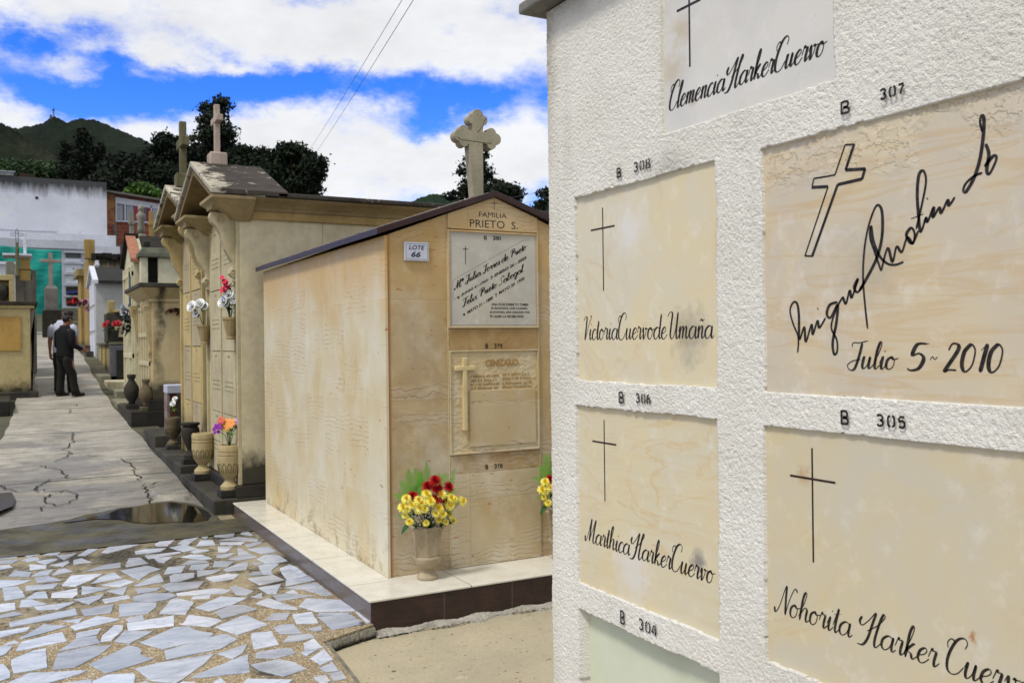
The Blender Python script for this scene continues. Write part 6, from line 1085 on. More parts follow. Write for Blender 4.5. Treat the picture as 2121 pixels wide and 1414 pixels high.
b=MB(); b.prism([(-.19,3.15),(-.01,3.15),(-.01,3.48),(-.04,3.53),(-.16,3.54),(-.19,3.48)],1,23.5,23.65); tag(b.build('rounded_headstone',GS,None,bevel=.012),'small rounded grey headstone, far left','headstone')
t_=thing('niche_shrine','small stone niche with a dark vase inside, on the yellow tomb roof','shrine',(-.3,22.4,2.49))
b=MB(); frame_pts=[(-.9,2.49),(-.015,2.49),(-.015,3.14),(-.9,3.14)]
b.box(-.9,-.015,22.3,22.6,3.02,3.14); b.box(-.12,-.015,22.3,22.6,2.49,3.02); b.box(-.9,-.8,22.3,22.6,2.49,3.02); b.box(-.8,-.12,22.55,22.6,2.49,3.02); b.build('frame',LY,t_,bevel=.01)
b=MB(); b.lathe([(0,2.5),(.08,2.5),(.06,2.56),(.16,2.75),(.14,2.9),(.1,2.92),(0,2.9)],20,-.28,22.42); b.build('vase',UCd,t_,smooth=True)

# --- stone cross monument, green netting, niche block, stairs
t_=thing('cross_monument','reddish grey stone cross on a chamfered pedestal, at the head of the path','monument',(1.15,37,2.0))
b=MB(); b.box(.84,1.46,36.8,37.4,1.9,2.9); b.build('base',weathered('mossy_base','#35322a','#23211b','#0f0e0b',scale=3),t_,bevel=.02)
GM=simple('grey_pedestal','#74726d','#5f5d58',4,.9,.4,.01)
b=MB(); b.box(.92,1.37,36.9,37.3,2.9,3.68); b.frustum((.92,1.37,36.9,37.3),(1.02,1.27,37.0,37.2),3.68,3.82); b.build('pedestal',GM,t_,bevel=.015)
CRR=weathered('cross_reddish','#9a8f88','#85716c','#5b3a38',scale=5,bump=.5,bd=.006,streak=.3)
b=MB(); b.box(1.07,1.20,37.02,37.15,3.8,4.98); b.box(.79,1.48,37.0,37.17,4.64,4.75); b.build('cross',CRR,t_,bevel=.01)
NET=M('green_netting',.6,.3); n1=NET.noise(.8,4,.6); NETM=NET.out(NET.mix(NET.rng(n1,.4,.65),'#0a7d74','#0f9185'),NET.bump(NET.noise(1.2,4,.6,NET.map((1,1,2.5))),1,.08))
b=MB(); nx_=60;nz_=40
for i in range(nx_+1):
    for j in range(nz_+1):
        x=-3.2+4.98*i/nx_; z=2.1+3.75*j/nz_; b.v.append((x,44.4+.07*math.sin(x*3+z)+.06*math.sin(z*2.1+x*1.3)+.03*math.sin(x*7-z*4),z-.06*math.sin(x*1.1)*(j/nz_)))
for i in range(nx_):
    for j in range(nz_): b.f.append((i*(nz_+1)+j,(i+1)*(nz_+1)+j,(i+1)*(nz_+1)+j+1,i*(nz_+1)+j+1)); b.m.append(0); b.c.append(None)
o=b.build('green_netting',NETM,None,smooth=True); tag(o,'bright teal construction netting hung below the white wall','netting'); sm=o.modifiers.new('s','SOLIDIFY'); sm.thickness=.01
WC=weathered('niche_block_white','#c3c6d0','#b3b6c0','#6e7078',scale=.8,bump=.2,bd=.01,streak=.1)
t_=thing('niche_block','white block of burial niches with stacked square openings, at the far end','niche wall',(1,46,3))
b=MB(); b.box(-3.5,2.85,46,48.4,2.2,6.35); b.box(2.85,4.3,46,48.4,2.6,6.2); b.box(-3.5,2.9,45.9,46.02,6.0,6.4); b.build('wall',WC,t_,bevel=.01)
NC=simple('niche_cover_white','#cdd0dc','#c0c3cf',4,.7,.1,.001)
Z0=3.42
for c_ in range(2):
    for r_ in range(5):
        x0=2.02+c_*.82; z0=Z0+r_*.5
        fr=MB(); 
        if r_<2:
            fr.box(x0,x0+.62,45.94,45.99,z0,z0+.36); q=fr.build('open_niche',simple('niche_dark','#3b352f','#2a2622',5,.9),t_)
            m_=MB(); random.seed(r_*3+c_)
            for k in range(4): rose(m_,(x0+.1+k*.13,45.9,z0+.1+random.random()*.08),.07)
            m_.build('offerings',[red,sky,wht][(r_+c_)%3],q,fix=False)
        else:
            fr.box(x0,x0+.62,45.95,45.99,z0,z0+.38); q=fr.build('niche_cover',NC,t_,bevel=.01)
            m_=MB(); m_.box(x0+.28,x0+.34,45.94,45.951,z0+.17,z0+.23); m_.build('plate',GS,q)
    b=MB(); b.box(2.02+c_*.82,2.02+c_*.82+.62,45.93,45.985,5.6,5.85) ; b.build('top_opening',simple('opening_dark','#4b4d50','#3a3c3f',4,.8),t_)
b=MB()
for r_ in range(6): b.box(1.95,3.6,45.9,45.98,Z0-.09+r_*.5,Z0-.03+r_*.5)
b.build('ledge',WC,t_,bevel=.006)
STP=weathered('stair_stone','#6b6858','#55523f','#2b2a20',scale=2,bump=.5,bd=.01,streak=.3)
b=MB()
for i in range(6): b.box(1.5,3.6,40.2+i*.85,46,2.0+i*.0,2.15+i*.22)
tag(b.build('stone_stairs',STP,None,bevel=.02),'worn greenish stone stairs leading up to the white niche block','stairs')
t_=thing('white_tomb','plain white tomb block in front of the green netting, far left','tomb',(-1,38,2))
b=MB(); b.box(-3,.02,38,39,1.9,4.6); b.build('body',WC,t_,bevel=.02); b=MB(); b.box(-3.05,.06,37.95,39.05,4.6,4.7); b.build('cap',FP,t_)
# building with blind whitewashed wall, brick house
t_=thing('white_building','large blind whitewashed wall of a building with black mould along its top','building',(-2,52,3))
b=MB(); b.box(-9,4.24,52,60,2.5,10.13); b.build('wall',mat_white_wall(),t_)
b=MB(); b.box(.93,1.06,51.98,52.01,9.05,9.17); b.build('vent_hole',simple('hole_black','#0b0b0b','#111111',5,.9),t_)
b=MB(); b.box(-9,-.02,51.9,52.4,10.14,10.30); b.box(-9,.05,51.8,52.5,10.30,10.36); b.build('metal_flashing',simple('flashing','#8d9094','#6e7175',5,.6),t_)
b=MB(); b.box(-9,1.85,51.9,52.0,7.42,7.52); b.box(1.85,4.3,51.93,52.0,7.0,7.12); b.build('ledge',WC,t_,bevel=.01)
b=MB(); b.box(-9,4.35,48.5,52,2.5,6.98); b.build('lower_wing',WC,t_)
b=MB(); b.prism([(.2,10.14),(1.1,10.14),(.9,10.45),(.25,10.5)],1,53,57); b.build('roof_hump',simple('rust_sheet','#3b2a22','#2a201b',3,.8),t_)
t_=thing('brick_house','unfinished hollow brick house with a wide white framed window and sloping sheet roof','house',(6,53,3))
b=MB(); b.prism([(4.26,2.5),(9.5,2.5),(9.5,9.15),(4.26,9.72)],1,53,60); b.build('wall',mat_brick(),t_)
CC=weathered('concrete_column','#6f6e66','#5b5a53','#2f2e29',scale=3)
b=MB()
for x in (4.65,6.62,7.5): b.box(x,x+.16,52.96,53.05,3,8.1)
b.box(4.26,9.4,52.95,53.04,6.9,7.0); b.build('concrete_frame',CC,t_)
b=MB(); b.prism([(4.2,9.74),(9.6,9.16),(9.6,9.24),(4.2,9.83)],1,52.5,60.5); b.build('sheet_roof',simple('sheet_grey','#6d6a64','#55524d',2,.6),t_)
w=None; b=MB(); b.prism([(4.74,9.2),(7.2,8.98),(7.2,9.28),(4.74,9.54)],1,52.9,53.02); b.box(4.74,7.2,52.9,53.02,8.22,8.3)
for x in (4.74,5.18,6.5,7.12): b.box(x,x+.07,52.9,53.02,8.3,9.2)
w=b.build('window',simple('white_frame','#c3c6d2','#b5b8c4',4,.5),t_,bevel=.008)
b=MB(); b.box(4.8,7.15,52.99,53.03,8.3,9.2); b.build('pane',simple('window_glass','#2c3036','#3b4048',2,.1,.02,.001,.6),w)
CU=M('curtain',.8,.2); X,Y,Z=CU.xyz(); st=CU.m('SINE',CU.m('MULTIPLY',X,60)); c=CU.mix(CU.rng(st,-1,1,.0,.4),'#a9adb5','#7d828c'); CUM=CU.out(c)
CP=simple('curtain_red','#b0455a','#8d3448',6,.8)
for x0,x1,mt in ((4.82,5.1,CUM),(5.3,5.62,CUM),(5.68,6.1,CP),(6.3,6.46,CP),(6.6,7.1,CUM)):
    b=MB(); n=14
    for i in range(n): b.box(x0+(x1-x0)*i/n,x0+(x1-x0)*(i+1)/n-.002,52.955+.012*(i%2),52.985,8.32,9.12)
    b.build('curtain',mt,w)
b=MB(); b.tube([(7.0,52.3,9.35),(8.0,52.2,9.85),(8.6,52.2,10.1)],.05,6); tag(b.build('blue_pipe',simple('pvc_blue','#2238c8','#1c2fae',4,.5),None),'blue plastic pipe sloping up from the brick house roof','pipe')

fl=MB(); random.seed(4); leaf(fl,(1.70,4.985,.012),(.9,-.5,.25),.035,.008,0,.3); leaf(fl,(1.715,4.98,.012),(-.6,-.6,.5),.028,.008,0,.3); leaf(fl,(1.69,4.97,.014),(.2,-.9,.3),.026,.007,0,.2)
tag(fl.build('fallen_leaf',simple('leaf_brown','#5b2a1c','#3d1c12',30,.8),None,fix=False),'small curled brown leaf on the pale stone next to the plinth corner','leaf')
# ------------------------------------------------------------------ path, water, ground
MP=mat_path(); b=MB(); nxp,nyp=34,300
edgeL=lambda y: float(np.interp(y,[8,13.2,14.68,16.5,18.5,20.3,60],[-1.6,-1.2,-.215,-.12,-.045,-.006,-.006]))+.008*math.sin(y*5); edgeR=lambda y: 1.60+.02*math.sin(y*2.3)+(.15 if y>26 else .0)*min(1,(y-26)/8)
for j in range(nyp+1):
    y=8.42+(39.9-8.42)*(j/nyp)**1.15
    for i in range(nxp+1):
        x=edgeL(y)+(edgeR(y)-edgeL(y))*i/nxp; yy=y
        pass
        b.v.append((x,yy,ground_z(yy)+.004+.004*math.sin(x*3+y)*math.sin(y*1.3)))
for j in range(nyp):
    for i in range(nxp): a=j*(nxp+1)+i; b.f.append((a,a+1,a+nxp+2,a+nxp+1)); b.m.append(0); b.c.append(None)
struct(b.build('path',MP,None,smooth=True))
CRK=simple('crack','#1d1b16','#2b2a1e',20,.95); b=MB(); random.seed(21)
def crack(px,w=.02,jit=.02,step=.07):
    pts=[]
    for i in range(len(px)-1):
        a,c=px[i],px[i+1]; L=math.hypot(c[0]-a[0],c[1]-a[1]); n=max(1,int(L/step))
        for k in range(n): t=k/n; pts.append((a[0]+(c[0]-a[0])*t+random.gauss(0,jit)*(k>0),a[1]+(c[1]-a[1])*t+random.gauss(0,jit)*(k>0)))
    pts.append(px[-1]); vs=[]
    for i,(x,y) in enumerate(pts):
        d=np.array(pts[min(i+1,len(pts)-1)])-np.array(pts[max(0,i-1)]); d=d/max(1e-6,np.linalg.norm(d)); ww=w*random.uniform(.35,1)*(0.3 if i in (0,len(pts)-1) else 1)/2; z=ground_z(y)+.0135
        vs+=[(x-d[1]*ww,y+d[0]*ww,z),(x+d[1]*ww,y-d[0]*ww,z)]
    b.add(vs,[(2*i,2*i+1,2*i+3,2*i+2) for i in range(len(pts)-1)])
for c_ in [[(0.75, 15.33), (0.69, 14.63), (0.7, 14.32), (0.54, 13.59)], [(0.58, 13.47), (0.63, 13.19), (0.52, 12.89), (0.4, 12.61)], [(0.23, 12.41), (0.39, 12.09), (0.45, 11.93), (0.47, 11.64), (0.51, 11.34)], [(1.17, 12.58), (1.18, 12.25), (1.23, 11.77), (1.19, 11.45), (1.2, 11.2), (1.2, 10.86)], [(1.22, 10.66), (1.18, 10.39), (1.19, 10.12), (1.14, 9.52)], [(0.32, 11.4), (0.22, 11.08), (0.17, 10.86), (-0.0, 10.77), (-0.17, 11.26)], [(0.17, 10.86), (0.28, 10.67), (0.44, 10.66), (0.51, 10.45), (0.55, 10.37)], [(0.44, 10.66), (0.24, 10.36), (0.25, 10.02)], [(0.25, 10.05), (0.32, 9.89), (0.45, 9.95), (0.52, 10.25), (0.51, 10.45)], [(-0.01, 10.21), (0.12, 10.23), (0.23, 10.21)], [(0.02, 9.93), (0.14, 9.9), (0.23, 9.91), (0.18, 9.66)], [(1.06, 20.38), (0.97, 20.15)], [(1.02, 19.33), (0.99, 18.97)], [(0.87, 18.53), (0.8, 17.83)], [(1.05, 18.69), (1.25, 18.67)], [(1.24, 10.58), (1.41, 10.75)], [(0.77, 13.07), (0.92, 12.9)], [(0.16, 10.93), (0.19, 10.75), (0.17, 10.69)]]: crack(c_,.022)
struct(b.build('path_cracks',CRK,None,fix=False))
# narrow drain gap between path and plinths
b=MB(); 
for j in range(120):
    y=8.6+j*.2
    b.v+=[(1.56,y,ground_z(y)-.005),(2.0,y,ground_z(y)-.005+.01*math.sin(y*3))]
for j in range(119): b.f.append((2*j,2*j+1,2*j+3,2*j+2)); b.m.append(0); b.c.append(None)
struct(b.build('verge',weathered('verge_moss','#4b4a35','#6b6754','#1d1d14',scale=2,bump=1,bd=.02,streak=.3),None))
b=MB(); b.add([(x,y,ground_z(y)+.002) for x,y in [(-7,7.9),(1.9,7.9),(1.9,8.9),(1.58,9.2),(1.5,9.4),(1.36,9.62),(1.2,9.63),(1.02,9.52),(.85,9.5),(.7,9.38),(.55,9.33),(.42,9.2),(.25,9.12),(.05,9.08),(-.2,9.0),(-7,9.1)]],[tuple(range(16))]); 
b.v=[(x,y,ground_z(y)+.0095) for x,y,z in b.v]; wg=struct(b.build('wet_ground',mat_wet(),None))
b=MB(); pud=[(.34,9.05),(.44,9.10),(.57,9.17),(.72,9.24),(.86,9.44),(1.02,9.46),(1.2,9.56),(1.33,9.56),(1.44,9.36),(1.53,9.15),(1.57,8.9),(1.56,8.7),(1.50,8.52),(1.36,8.5),(1.2,8.58),(1.02,8.62),(.9,8.74),(.80,8.94),(.62,9.06),(.48,9.04),(.38,9.02)]
b.add([(x,y,.026+(y-8.5)*.022) for x,y in pud],[tuple(range(len(pud)))]); struct(b.build('puddle',mat_water(),None))
b=MB(); b.add([(x,y,ground_z(10.3)+.022) for x,y in [(-2,9.45),(-.16,9.62),(-.04,9.9),(-.02,10.3),(-.05,10.8),(-.16,11.15),(-2,11.3)]],[tuple(range(7))]); struct(b.build('side_puddle',simple('wet_black_soil','#171611','#24221a',4,.25,.6,.006,.5),None))
def patch(x,y,r,seed):
    random.seed(seed); return [(x+r*(1+.25*random.uniform(-1,1))*math.cos(a),y+r*.9*(1+.25*random.uniform(-1,1))*math.sin(a)) for a in np.linspace(0,6.28,14)[:-1]]
b=MB(); pp=patch(1.40,9.98,.20,3); pp=[(1.24,9.8),(1.34,9.68),(1.48,9.62),(1.57,9.7),(1.59,10.1),(1.58,10.5),(1.45,10.62),(1.28,10.4),(1.2,10.1)]; n=len(pp)
b.add([(x,y,ground_z(y)) for x,y in pp]+[(1.41+(x-1.41)*.86,10.1+(y-10.1)*.86,ground_z(y)+.03) for x,y in pp],[tuple(range(n,2*n))]+[(i,(i+1)%n,n+(i+1)%n,n+i) for i in range(n)]); struct(b.build('broken_slab',MP,None,bevel=.01))
b=MB(); b.box(1.60,1.74,8.47,8.66,-.04,.03); tag(b.build('loose_stone',simple('rubble_pale','#9c8e76','#7c705c',9,.9,.7,.01),None,bevel=.02,segs=3),'loose pale lump of rubble by the corner of the black step','stone')
# terrain
b=MB(); gxs=[-900,-300,-80,-20,-7,-3,1.0,2,6,20,60,200,900]; gys=[-60,-3,0,8,8.6,9.5,10.9,13,15.7,19.2,20.4,23.5,26.4,30,34,38,39.5,46,60,120,300,1400]
for y in gys:
    for x in gxs: b.v.append((x,y,(ground_z(y)-.03 if y>8.7 else -.095)-(0 if y<60 else 0)))
m=len(gxs)
for j in range(len(gys)-1):
    for i in range(m-1): b.f.append((j*m+i,j*m+i+1,(j+1)*m+i+1,(j+1)*m+i)); b.m.append(0); b.c.append(None)
struct(b.build('ground',weathered('earth','#5d5a4a','#47483a','#23241a',scale=.8,bump=.8,bd=.02),None))
# hills
def ridge_mesh(name,prof,depth,rise,mat,seed,drop=40):
    rng=np.random.RandomState(seed); P=np.array(prof); n=len(P); m=34; b=MB()
    # resample
    d=np.concatenate([[0],np.cumsum(np.hypot(np.diff(P[:,0]),np.diff(P[:,1])))]); N=700; t=np.linspace(0,d[-1],N); X=np.interp(t,d,P[:,0]);Y_=np.interp(t,d,P[:,1]);Z=np.interp(t,d,P[:,2])
    step=d[-1]/N; rough=(np.interp(np.arange(N),np.arange(0,N+60,9),(rng.rand(len(range(0,N+60,9)))-.5))*.012+np.interp(np.arange(N),np.arange(0,N+60,2),(rng.rand(len(range(0,N+60,2)))-.5))*.005)*depth
    Z=Z+rough; uu,vv=np.meshgrid(t/depth,np.arange(m)/m,indexing='ij'); NZ=(vnoise(uu,vv,.12,seed)-.5)+(vnoise(uu,vv,.05,seed+1)-.5)*.5+(vnoise(uu,vv,.02,seed+2)-.5)*.25
    for i in range(N):
        dirv=np.array([X[i],Y_[i]]); dirv=dirv/np.linalg.norm(dirv); spur=.5+.5*math.sin(t[i]/depth*9+seed)
        for j in range(m):
            q=(j-3)/(m-4)   # -.3 behind .. 1 front foot
            off=-q*depth*(1+.25*spur*max(q,0)) if q>0 else -q*depth*.8
            zz=Z[i]-abs(q)**(.9+.5*spur)*(Z[i]+drop)*1.0 -(rough[i] if j!=3 else 0)*.8+(0 if j==3 else float(NZ[i,j]))*depth*.07*min(1,abs(q)*3)
            b.v.append((X[i]+dirv[0]*off,Y_[i]+dirv[1]*off,zz))
    for i in range(N-1):
        for j in range(m-1): b.f.append((i*m+j,(i+1)*m+j,(i+1)*m+j+1,i*m+j+1)); b.m.append(0); b.c.append(None)
    return struct(b.build(name,mat,None,smooth=True))
ridge_mesh('hills',HILLS['far'],260,0,mat_hill('hill_far','#18211d','#263126','#3b3733'),2)
ridge_mesh('hills',HILLS['near'],130,0,mat_hill('hill_near','#1b2419','#2c3725','#4a4a40'),4)
ridge_mesh('hills',HILLS['mid'],170,0,mat_hill('hill_mid','#1b2a22','#273a2a','#324330'),6)
ridge_mesh('hills',HILLS['right'],120,0,mat_hill('hill_right','#24352a','#344735','#3c4c3a'),8)
# mast
a,c=TOWER; STL=simple('mast_steel','#4a4c55','#3a3c44',1,.6); tm=thing('radio_mast','lattice radio mast with a hut on the highest hill top','mast',tuple(a)); b=MB()
for dx,dy in ((-1,-1),(1,-1),(1,1),(-1,1)): b.tube([(a[0]+dx*.9,a[1]+dy*.9,a[2]-4),(a[0]+dx*.5,a[1]+dy*.5,c[2]-2)],.16,5)
for k in range(7):
    z=a[2]-2+k*1.4; w=.85-.05*k
    for s in (-1,1): b.tube([(a[0]-w,a[1]+s*w,z),(a[0]+w,a[1]+s*w,z+1.4)],.1,4); b.tube([(a[0]+w,a[1]+s*w,z),(a[0]-w,a[1]+s*w,z+1.4)],.1,4)
b.build('lattice',STL,tm); b=MB(); b.tube([(a[0],a[1],c[2]-2),(a[0],a[1],c[2]+1.5)],.2,6); b.box(a[0]-1.1,a[0]+1.1,a[1]-.4,a[1]+.4,c[2]-2.6,c[2]-1.2); b.build('antenna',STL,tm)
b=MB(); b.box(a[0]-3.4,a[0]-1.4,a[1]-1,a[1]+1,a[2]-3,a[2]+1.8); b.tube([(a[0]-3,a[1],a[2]),(a[0]-3,a[1],a[2]+4)],.15,5); b.build('hut',STL,tm)

# ------------------------------------------------------------------ trees
BARK=mat_bark(); FOL=[mat_leafy('foliage_dark','#0d160d','#1a2814',.8,scale=.5),mat_leafy('foliage_blackgreen','#0a110b','#142010',.8,scale=.5),mat_leafy('foliage_olive','#111a10','#1b2614',.75,scale=.6),mat_leafy('foliage_bright','#2f4a18','#4a6a20',.6,scale=.9),mat_leafy('foliage_mid','#1c2f18','#2d4520',.65,scale=.5)]
def leaf_cloud(cents,rads,n,size,rng,hollow=.35):
    """n leaf quads gathered in sprays around the given lobes; returns verts, faces"""
    cents=np.array(cents); rads=np.array(rads); vol=(rads[:,0]**2*rads[:,1]); w=vol/vol.sum(); ns=max(1,n//26)
    li=rng.choice(len(cents),ns,p=w); d=rng.normal(size=(ns,3)); d/=np.linalg.norm(d,axis=1)[:,None]; r=(hollow+(1-hollow)*rng.rand(ns))**.6
    sp=cents[li]+d*r[:,None]*np.stack([rads[li,0],rads[li,0],rads[li,1]],1)
    k=26; P=np.repeat(sp,k,0)+rng.normal(size=(ns*k,3))*np.repeat(rads[li,0:1]*.11+size*.9,k,0)*np.array([1,1,.6])
    m=len(P); a=rng.normal(size=(m,3)); a/=np.linalg.norm(a,axis=1)[:,None]; bb=rng.normal(size=(m,3)); bb-=a*(a*bb).sum(1)[:,None]; bb/=np.linalg.norm(bb,axis=1)[:,None]
    s=size*(.6+.8*rng.rand(m))[:,None]; V=np.stack([P-a*s,P+bb*s*.45,P+a*s,P-bb*s*.45],1).reshape(-1,3); F=np.arange(m*4).reshape(-1,4)
    return V,F
def mesh_np(name,V,F,mat,parent):
    me=bpy.data.meshes.new(name); V=V-np.array(ROOTLOC.get(parent.name,Vector((0,0,0))) if parent else (0,0,0)); me.vertices.add(len(V)); me.vertices.foreach_set('co',V.astype(np.float32).ravel()); me.loops.add(F.size); me.loops.foreach_set('vertex_index',F.ravel().astype(np.int32)); me.polygons.add(len(F)); me.polygons.foreach_set('loop_start',np.arange(0,F.size,4,dtype=np.int32)); me.update(); me.validate(); me.materials.append(mat)
    o=bpy.data.objects.new(name,me); C.objects.link(o); o.parent=parent; return o
def tree(kind,label,key,fol,n,size,seed,hollow=.35,group='trees rising behind the far buildings'):
    T=TREES[key]; bx,by,bz=T['base']; rng=np.random.RandomState(seed); gz=ground_z(by)-.2; t=thing(kind,label,'tree',(bx,by,gz),group)
    L=np.array(T['lobes']); L[:,1]+=rng.normal(size=len(L))*L[:,3]*.5; V,F=leaf_cloud(L[:,:3],L[:,3:5],n,size,rng,hollow); mesh_np('crown',V,F,fol,t)
    b=MB(); top=L[:,2].max(); r0=.35
    sp=Vector((bx,by,gz)); fork=Vector((bx,by,gz+(top-gz)*.35)); b.tube([sp,sp.lerp(fork,.5)+Vector((.1,0,0)),fork],[r0,r0*.8,r0*.7],8)
    for l in L: b.tube([fork,fork.lerp(Vector(l[:3]),.5)+Vector((0,0,.3)),Vector(l[:3])],[r0*.5,r0*.32,.06],6)
    b.build('trunk',BARK,t); return t
tree('eucalyptus_tree','tall thin dark eucalyptus with airy gaps, rising behind the pinkish stone cross','euc',FOL[2],9500,.20,1,.35)
tree('broad_tree','dense dark tree directly behind the mossy stone cross','dark1',FOL[1],20000,.24,2,.1)
tree('broad_tree','low blackish tree just behind the brick house roof','dark2',FOL[1],16000,.24,3,.1)
tree('broad_tree','dark bushy tree between the eucalyptus and the rounded tree','dark3',FOL[0],17000,.22,4,.15)
tree('rounded_tree','rounded dark tree where the slanting cables come down','round1',FOL[0],18000,.20,5,.1)
tree('bush_tree','small brighter green bushy tree above the brick house roof','bush',FOL[3],5000,.17,6)
tree('scrub_tree','grey green scrubby tree above the white building, far left','left_green',FOL[4],12000,.3,7)
tree('low_tree','low dark spreading tree right of the cypress behind the trefoil cross','side_low',FOL[0],6000,.17,8)
tree('edge_tree','dark tree sprig at the edge of the white niche wall','edge',FOL[0],5000,.16,9)
def conifer(label,key,n,size,seed,fol,layers=22,spread=1.0,ragged=.35,profile=None,group='conifers behind the far buildings'):
    T=TREES[key]; rng=np.random.RandomState(seed); bx,by,bz=T['base']; tx,ty,tz=T['top']; R_=T['r']*spread; gz=ground_z(by)-.2; t=thing('conifer_tree',label,'tree',(bx,by,gz),group)
    low=bz-1; cen=[];rad=[]; b=MB(); b.tube([(bx,by,gz),(tx,ty,(gz+tz)/2),(tx,ty,tz-.2)],[.4,.25,.04],8)
    for i in range(layers):
        q=i/(layers-1); z=tz-(tz-low)*q; r=R_*((profile(q)) if profile else q**.8)*(1-ragged*rng.rand()); nb=int(4+q*7)
        for k in range(nb):
            a=rng.rand()*6.283; rr=r*(.75+.4*rng.rand()); ex=tx+math.cos(a)*rr; ey=ty+math.sin(a)*rr; ez=z-rr*.12+rng.normal()*.15+ (rr*.25 if spread>1.05 else 0)
            b.tube([(tx,ty,z),(ex,ey,ez)],[.05,.015],4)
            for s in np.linspace(.25,1,max(2,int(rr/.55))): cen.append((tx+(ex-tx)*s,ty+(ey-ty)*s,z+(ez-z)*s)); rad.append((.32+.22*(1-s),.16))
    V,F=leaf_cloud(cen,rad,n,size,rng,0); mesh_np('crown',V,F,fol,t); b.build('trunk',BARK,t)
conifer('dark pointed conifer above the white building, tallest of its clump','con1',15000,.17,11,FOL[1])
conifer('small dark conifer left of the tallest pointed one','con2',7000,.17,12,FOL[1])
conifer('narrow dark conifer right of the tallest pointed one','con3',8000,.17,13,FOL[1])
conifer('blackish cypress with ragged drooping sprays behind the trefoil cross','cedar',17000,.15,14,FOL[1],24,1.0,.55,lambda q:.12+.88*min(1,q*1.5)**.7*(1 if q<.6 else 1.0),None)

# cables
CB=simple('cable_grey','#55565c','#45464c',1,.5)
def cable(label,p,q,sag,r):
    p=Vector(p);q=Vector(q); pts=[p.lerp(q,i/24)-Vector((0,0,sag*4*(i/24)*(1-i/24))) for i in range(25)]; b=MB(); b.tube(pts,r,6); tag(b.build('overhead_cable',CB,None,fix=False),label,'cable','overhead cables')
cable('slanting overhead cable, left of the pair',(3.456,8.366,5.118),(15.293,59.98,11.753),.25,.0032)
cable('slanting overhead cable, right of the pair',(3.556,8.312,5.117),(15.628,59.798,11.749),.3,.0036)
cable('thin level cable beside the trefoil cross, upper',(12.448,38.762,6.69),(10.881,16.85,5.039),.1,.004)
cable('thin level cable beside the trefoil cross, lower',(13.2,40,6.4),(10.88,16.851,4.891),.1,.004)
# ------------------------------------------------------------------ people
def skin(name,verts,edges,rads,mat,parent,lvl=2,root=0):
    me=bpy.data.meshes.new(name); me.from_pydata(verts,edges,[]); o=bpy.data.objects.new(name,me); C.objects.link(o); o.parent=parent
    m=o.modifiers.new('skin','SKIN'); m.use_smooth_shade=True; m.use_x_symmetry=False
    if not me.skin_vertices: me.skin_vertices.add if False else None
    sv=me.skin_vertices[0].data if me.skin_vertices else None
    if sv is None:
        bpy.context.view_layer.objects.active=o; o.select_set(True); bpy.ops.mesh.customdata_skin_add(); sv=me.skin_vertices[0].data; o.select_set(False)
    for i,r in enumerate(rads): sv[i].radius=(r if isinstance(r,tuple) else (r,r)); sv[i].use_root=(i==root); sv[i].use_loose=False
    s=o.modifiers.new('sub','SUBSURF'); s.levels=lvl; s.render_levels=lvl; me.materials.append(mat); return o
class Sk:
    def __init__(s): s.v=[];s.e=[];s.r=[]
    def p(s,co,r,par=None):
        s.v.append(co); s.r.append(r); i=len(s.v)-1
        if par is not None: s.e.append((par,i))
        return i
SKN=simple('skin_brown','#9a6a50','#8a5b44',12,.55,.1,.001); HAIR=simple('hair_black','#0e0c0b','#191512',40,.6,.5,.003)
def hand(s,wr,base,d,side,sc=1.0):
    """palm and five fingers from wrist index; d=finger direction, side=thumb side"""
    d=Vector(d).normalized(); side=Vector(side).normalized(); nrm=d.cross(side); w=Vector(base)
    pm=s.p(tuple(w+d*.045*sc),(.02,.034),wr); pk=s.p(tuple(w+d*.08*sc),(.016,.034),pm)
    for k,(o_,L) in enumerate(((.028,.068),(.01,.078),(-.009,.072),(-.027,.056))):
        k0=s.p(tuple(w+d*.095*sc+side*o_*sc),.0095,pk); k1=s.p(tuple(w+d*(.095+L*.5)*sc+side*o_*sc+nrm*.012*sc),.009,k0); s.p(tuple(w+d*(.095+L*.85)*sc+side*o_*sc+nrm*.036*sc),.0075,k1)
    t0=s.p(tuple(w+d*.04*sc+side*.035*sc),.012,pm); t1=s.p(tuple(w+d*.07*sc+side*.055*sc+nrm*.01),.0105,t0); s.p(tuple(w+d*.098*sc+side*.058*sc+nrm*.022),.009,t1)
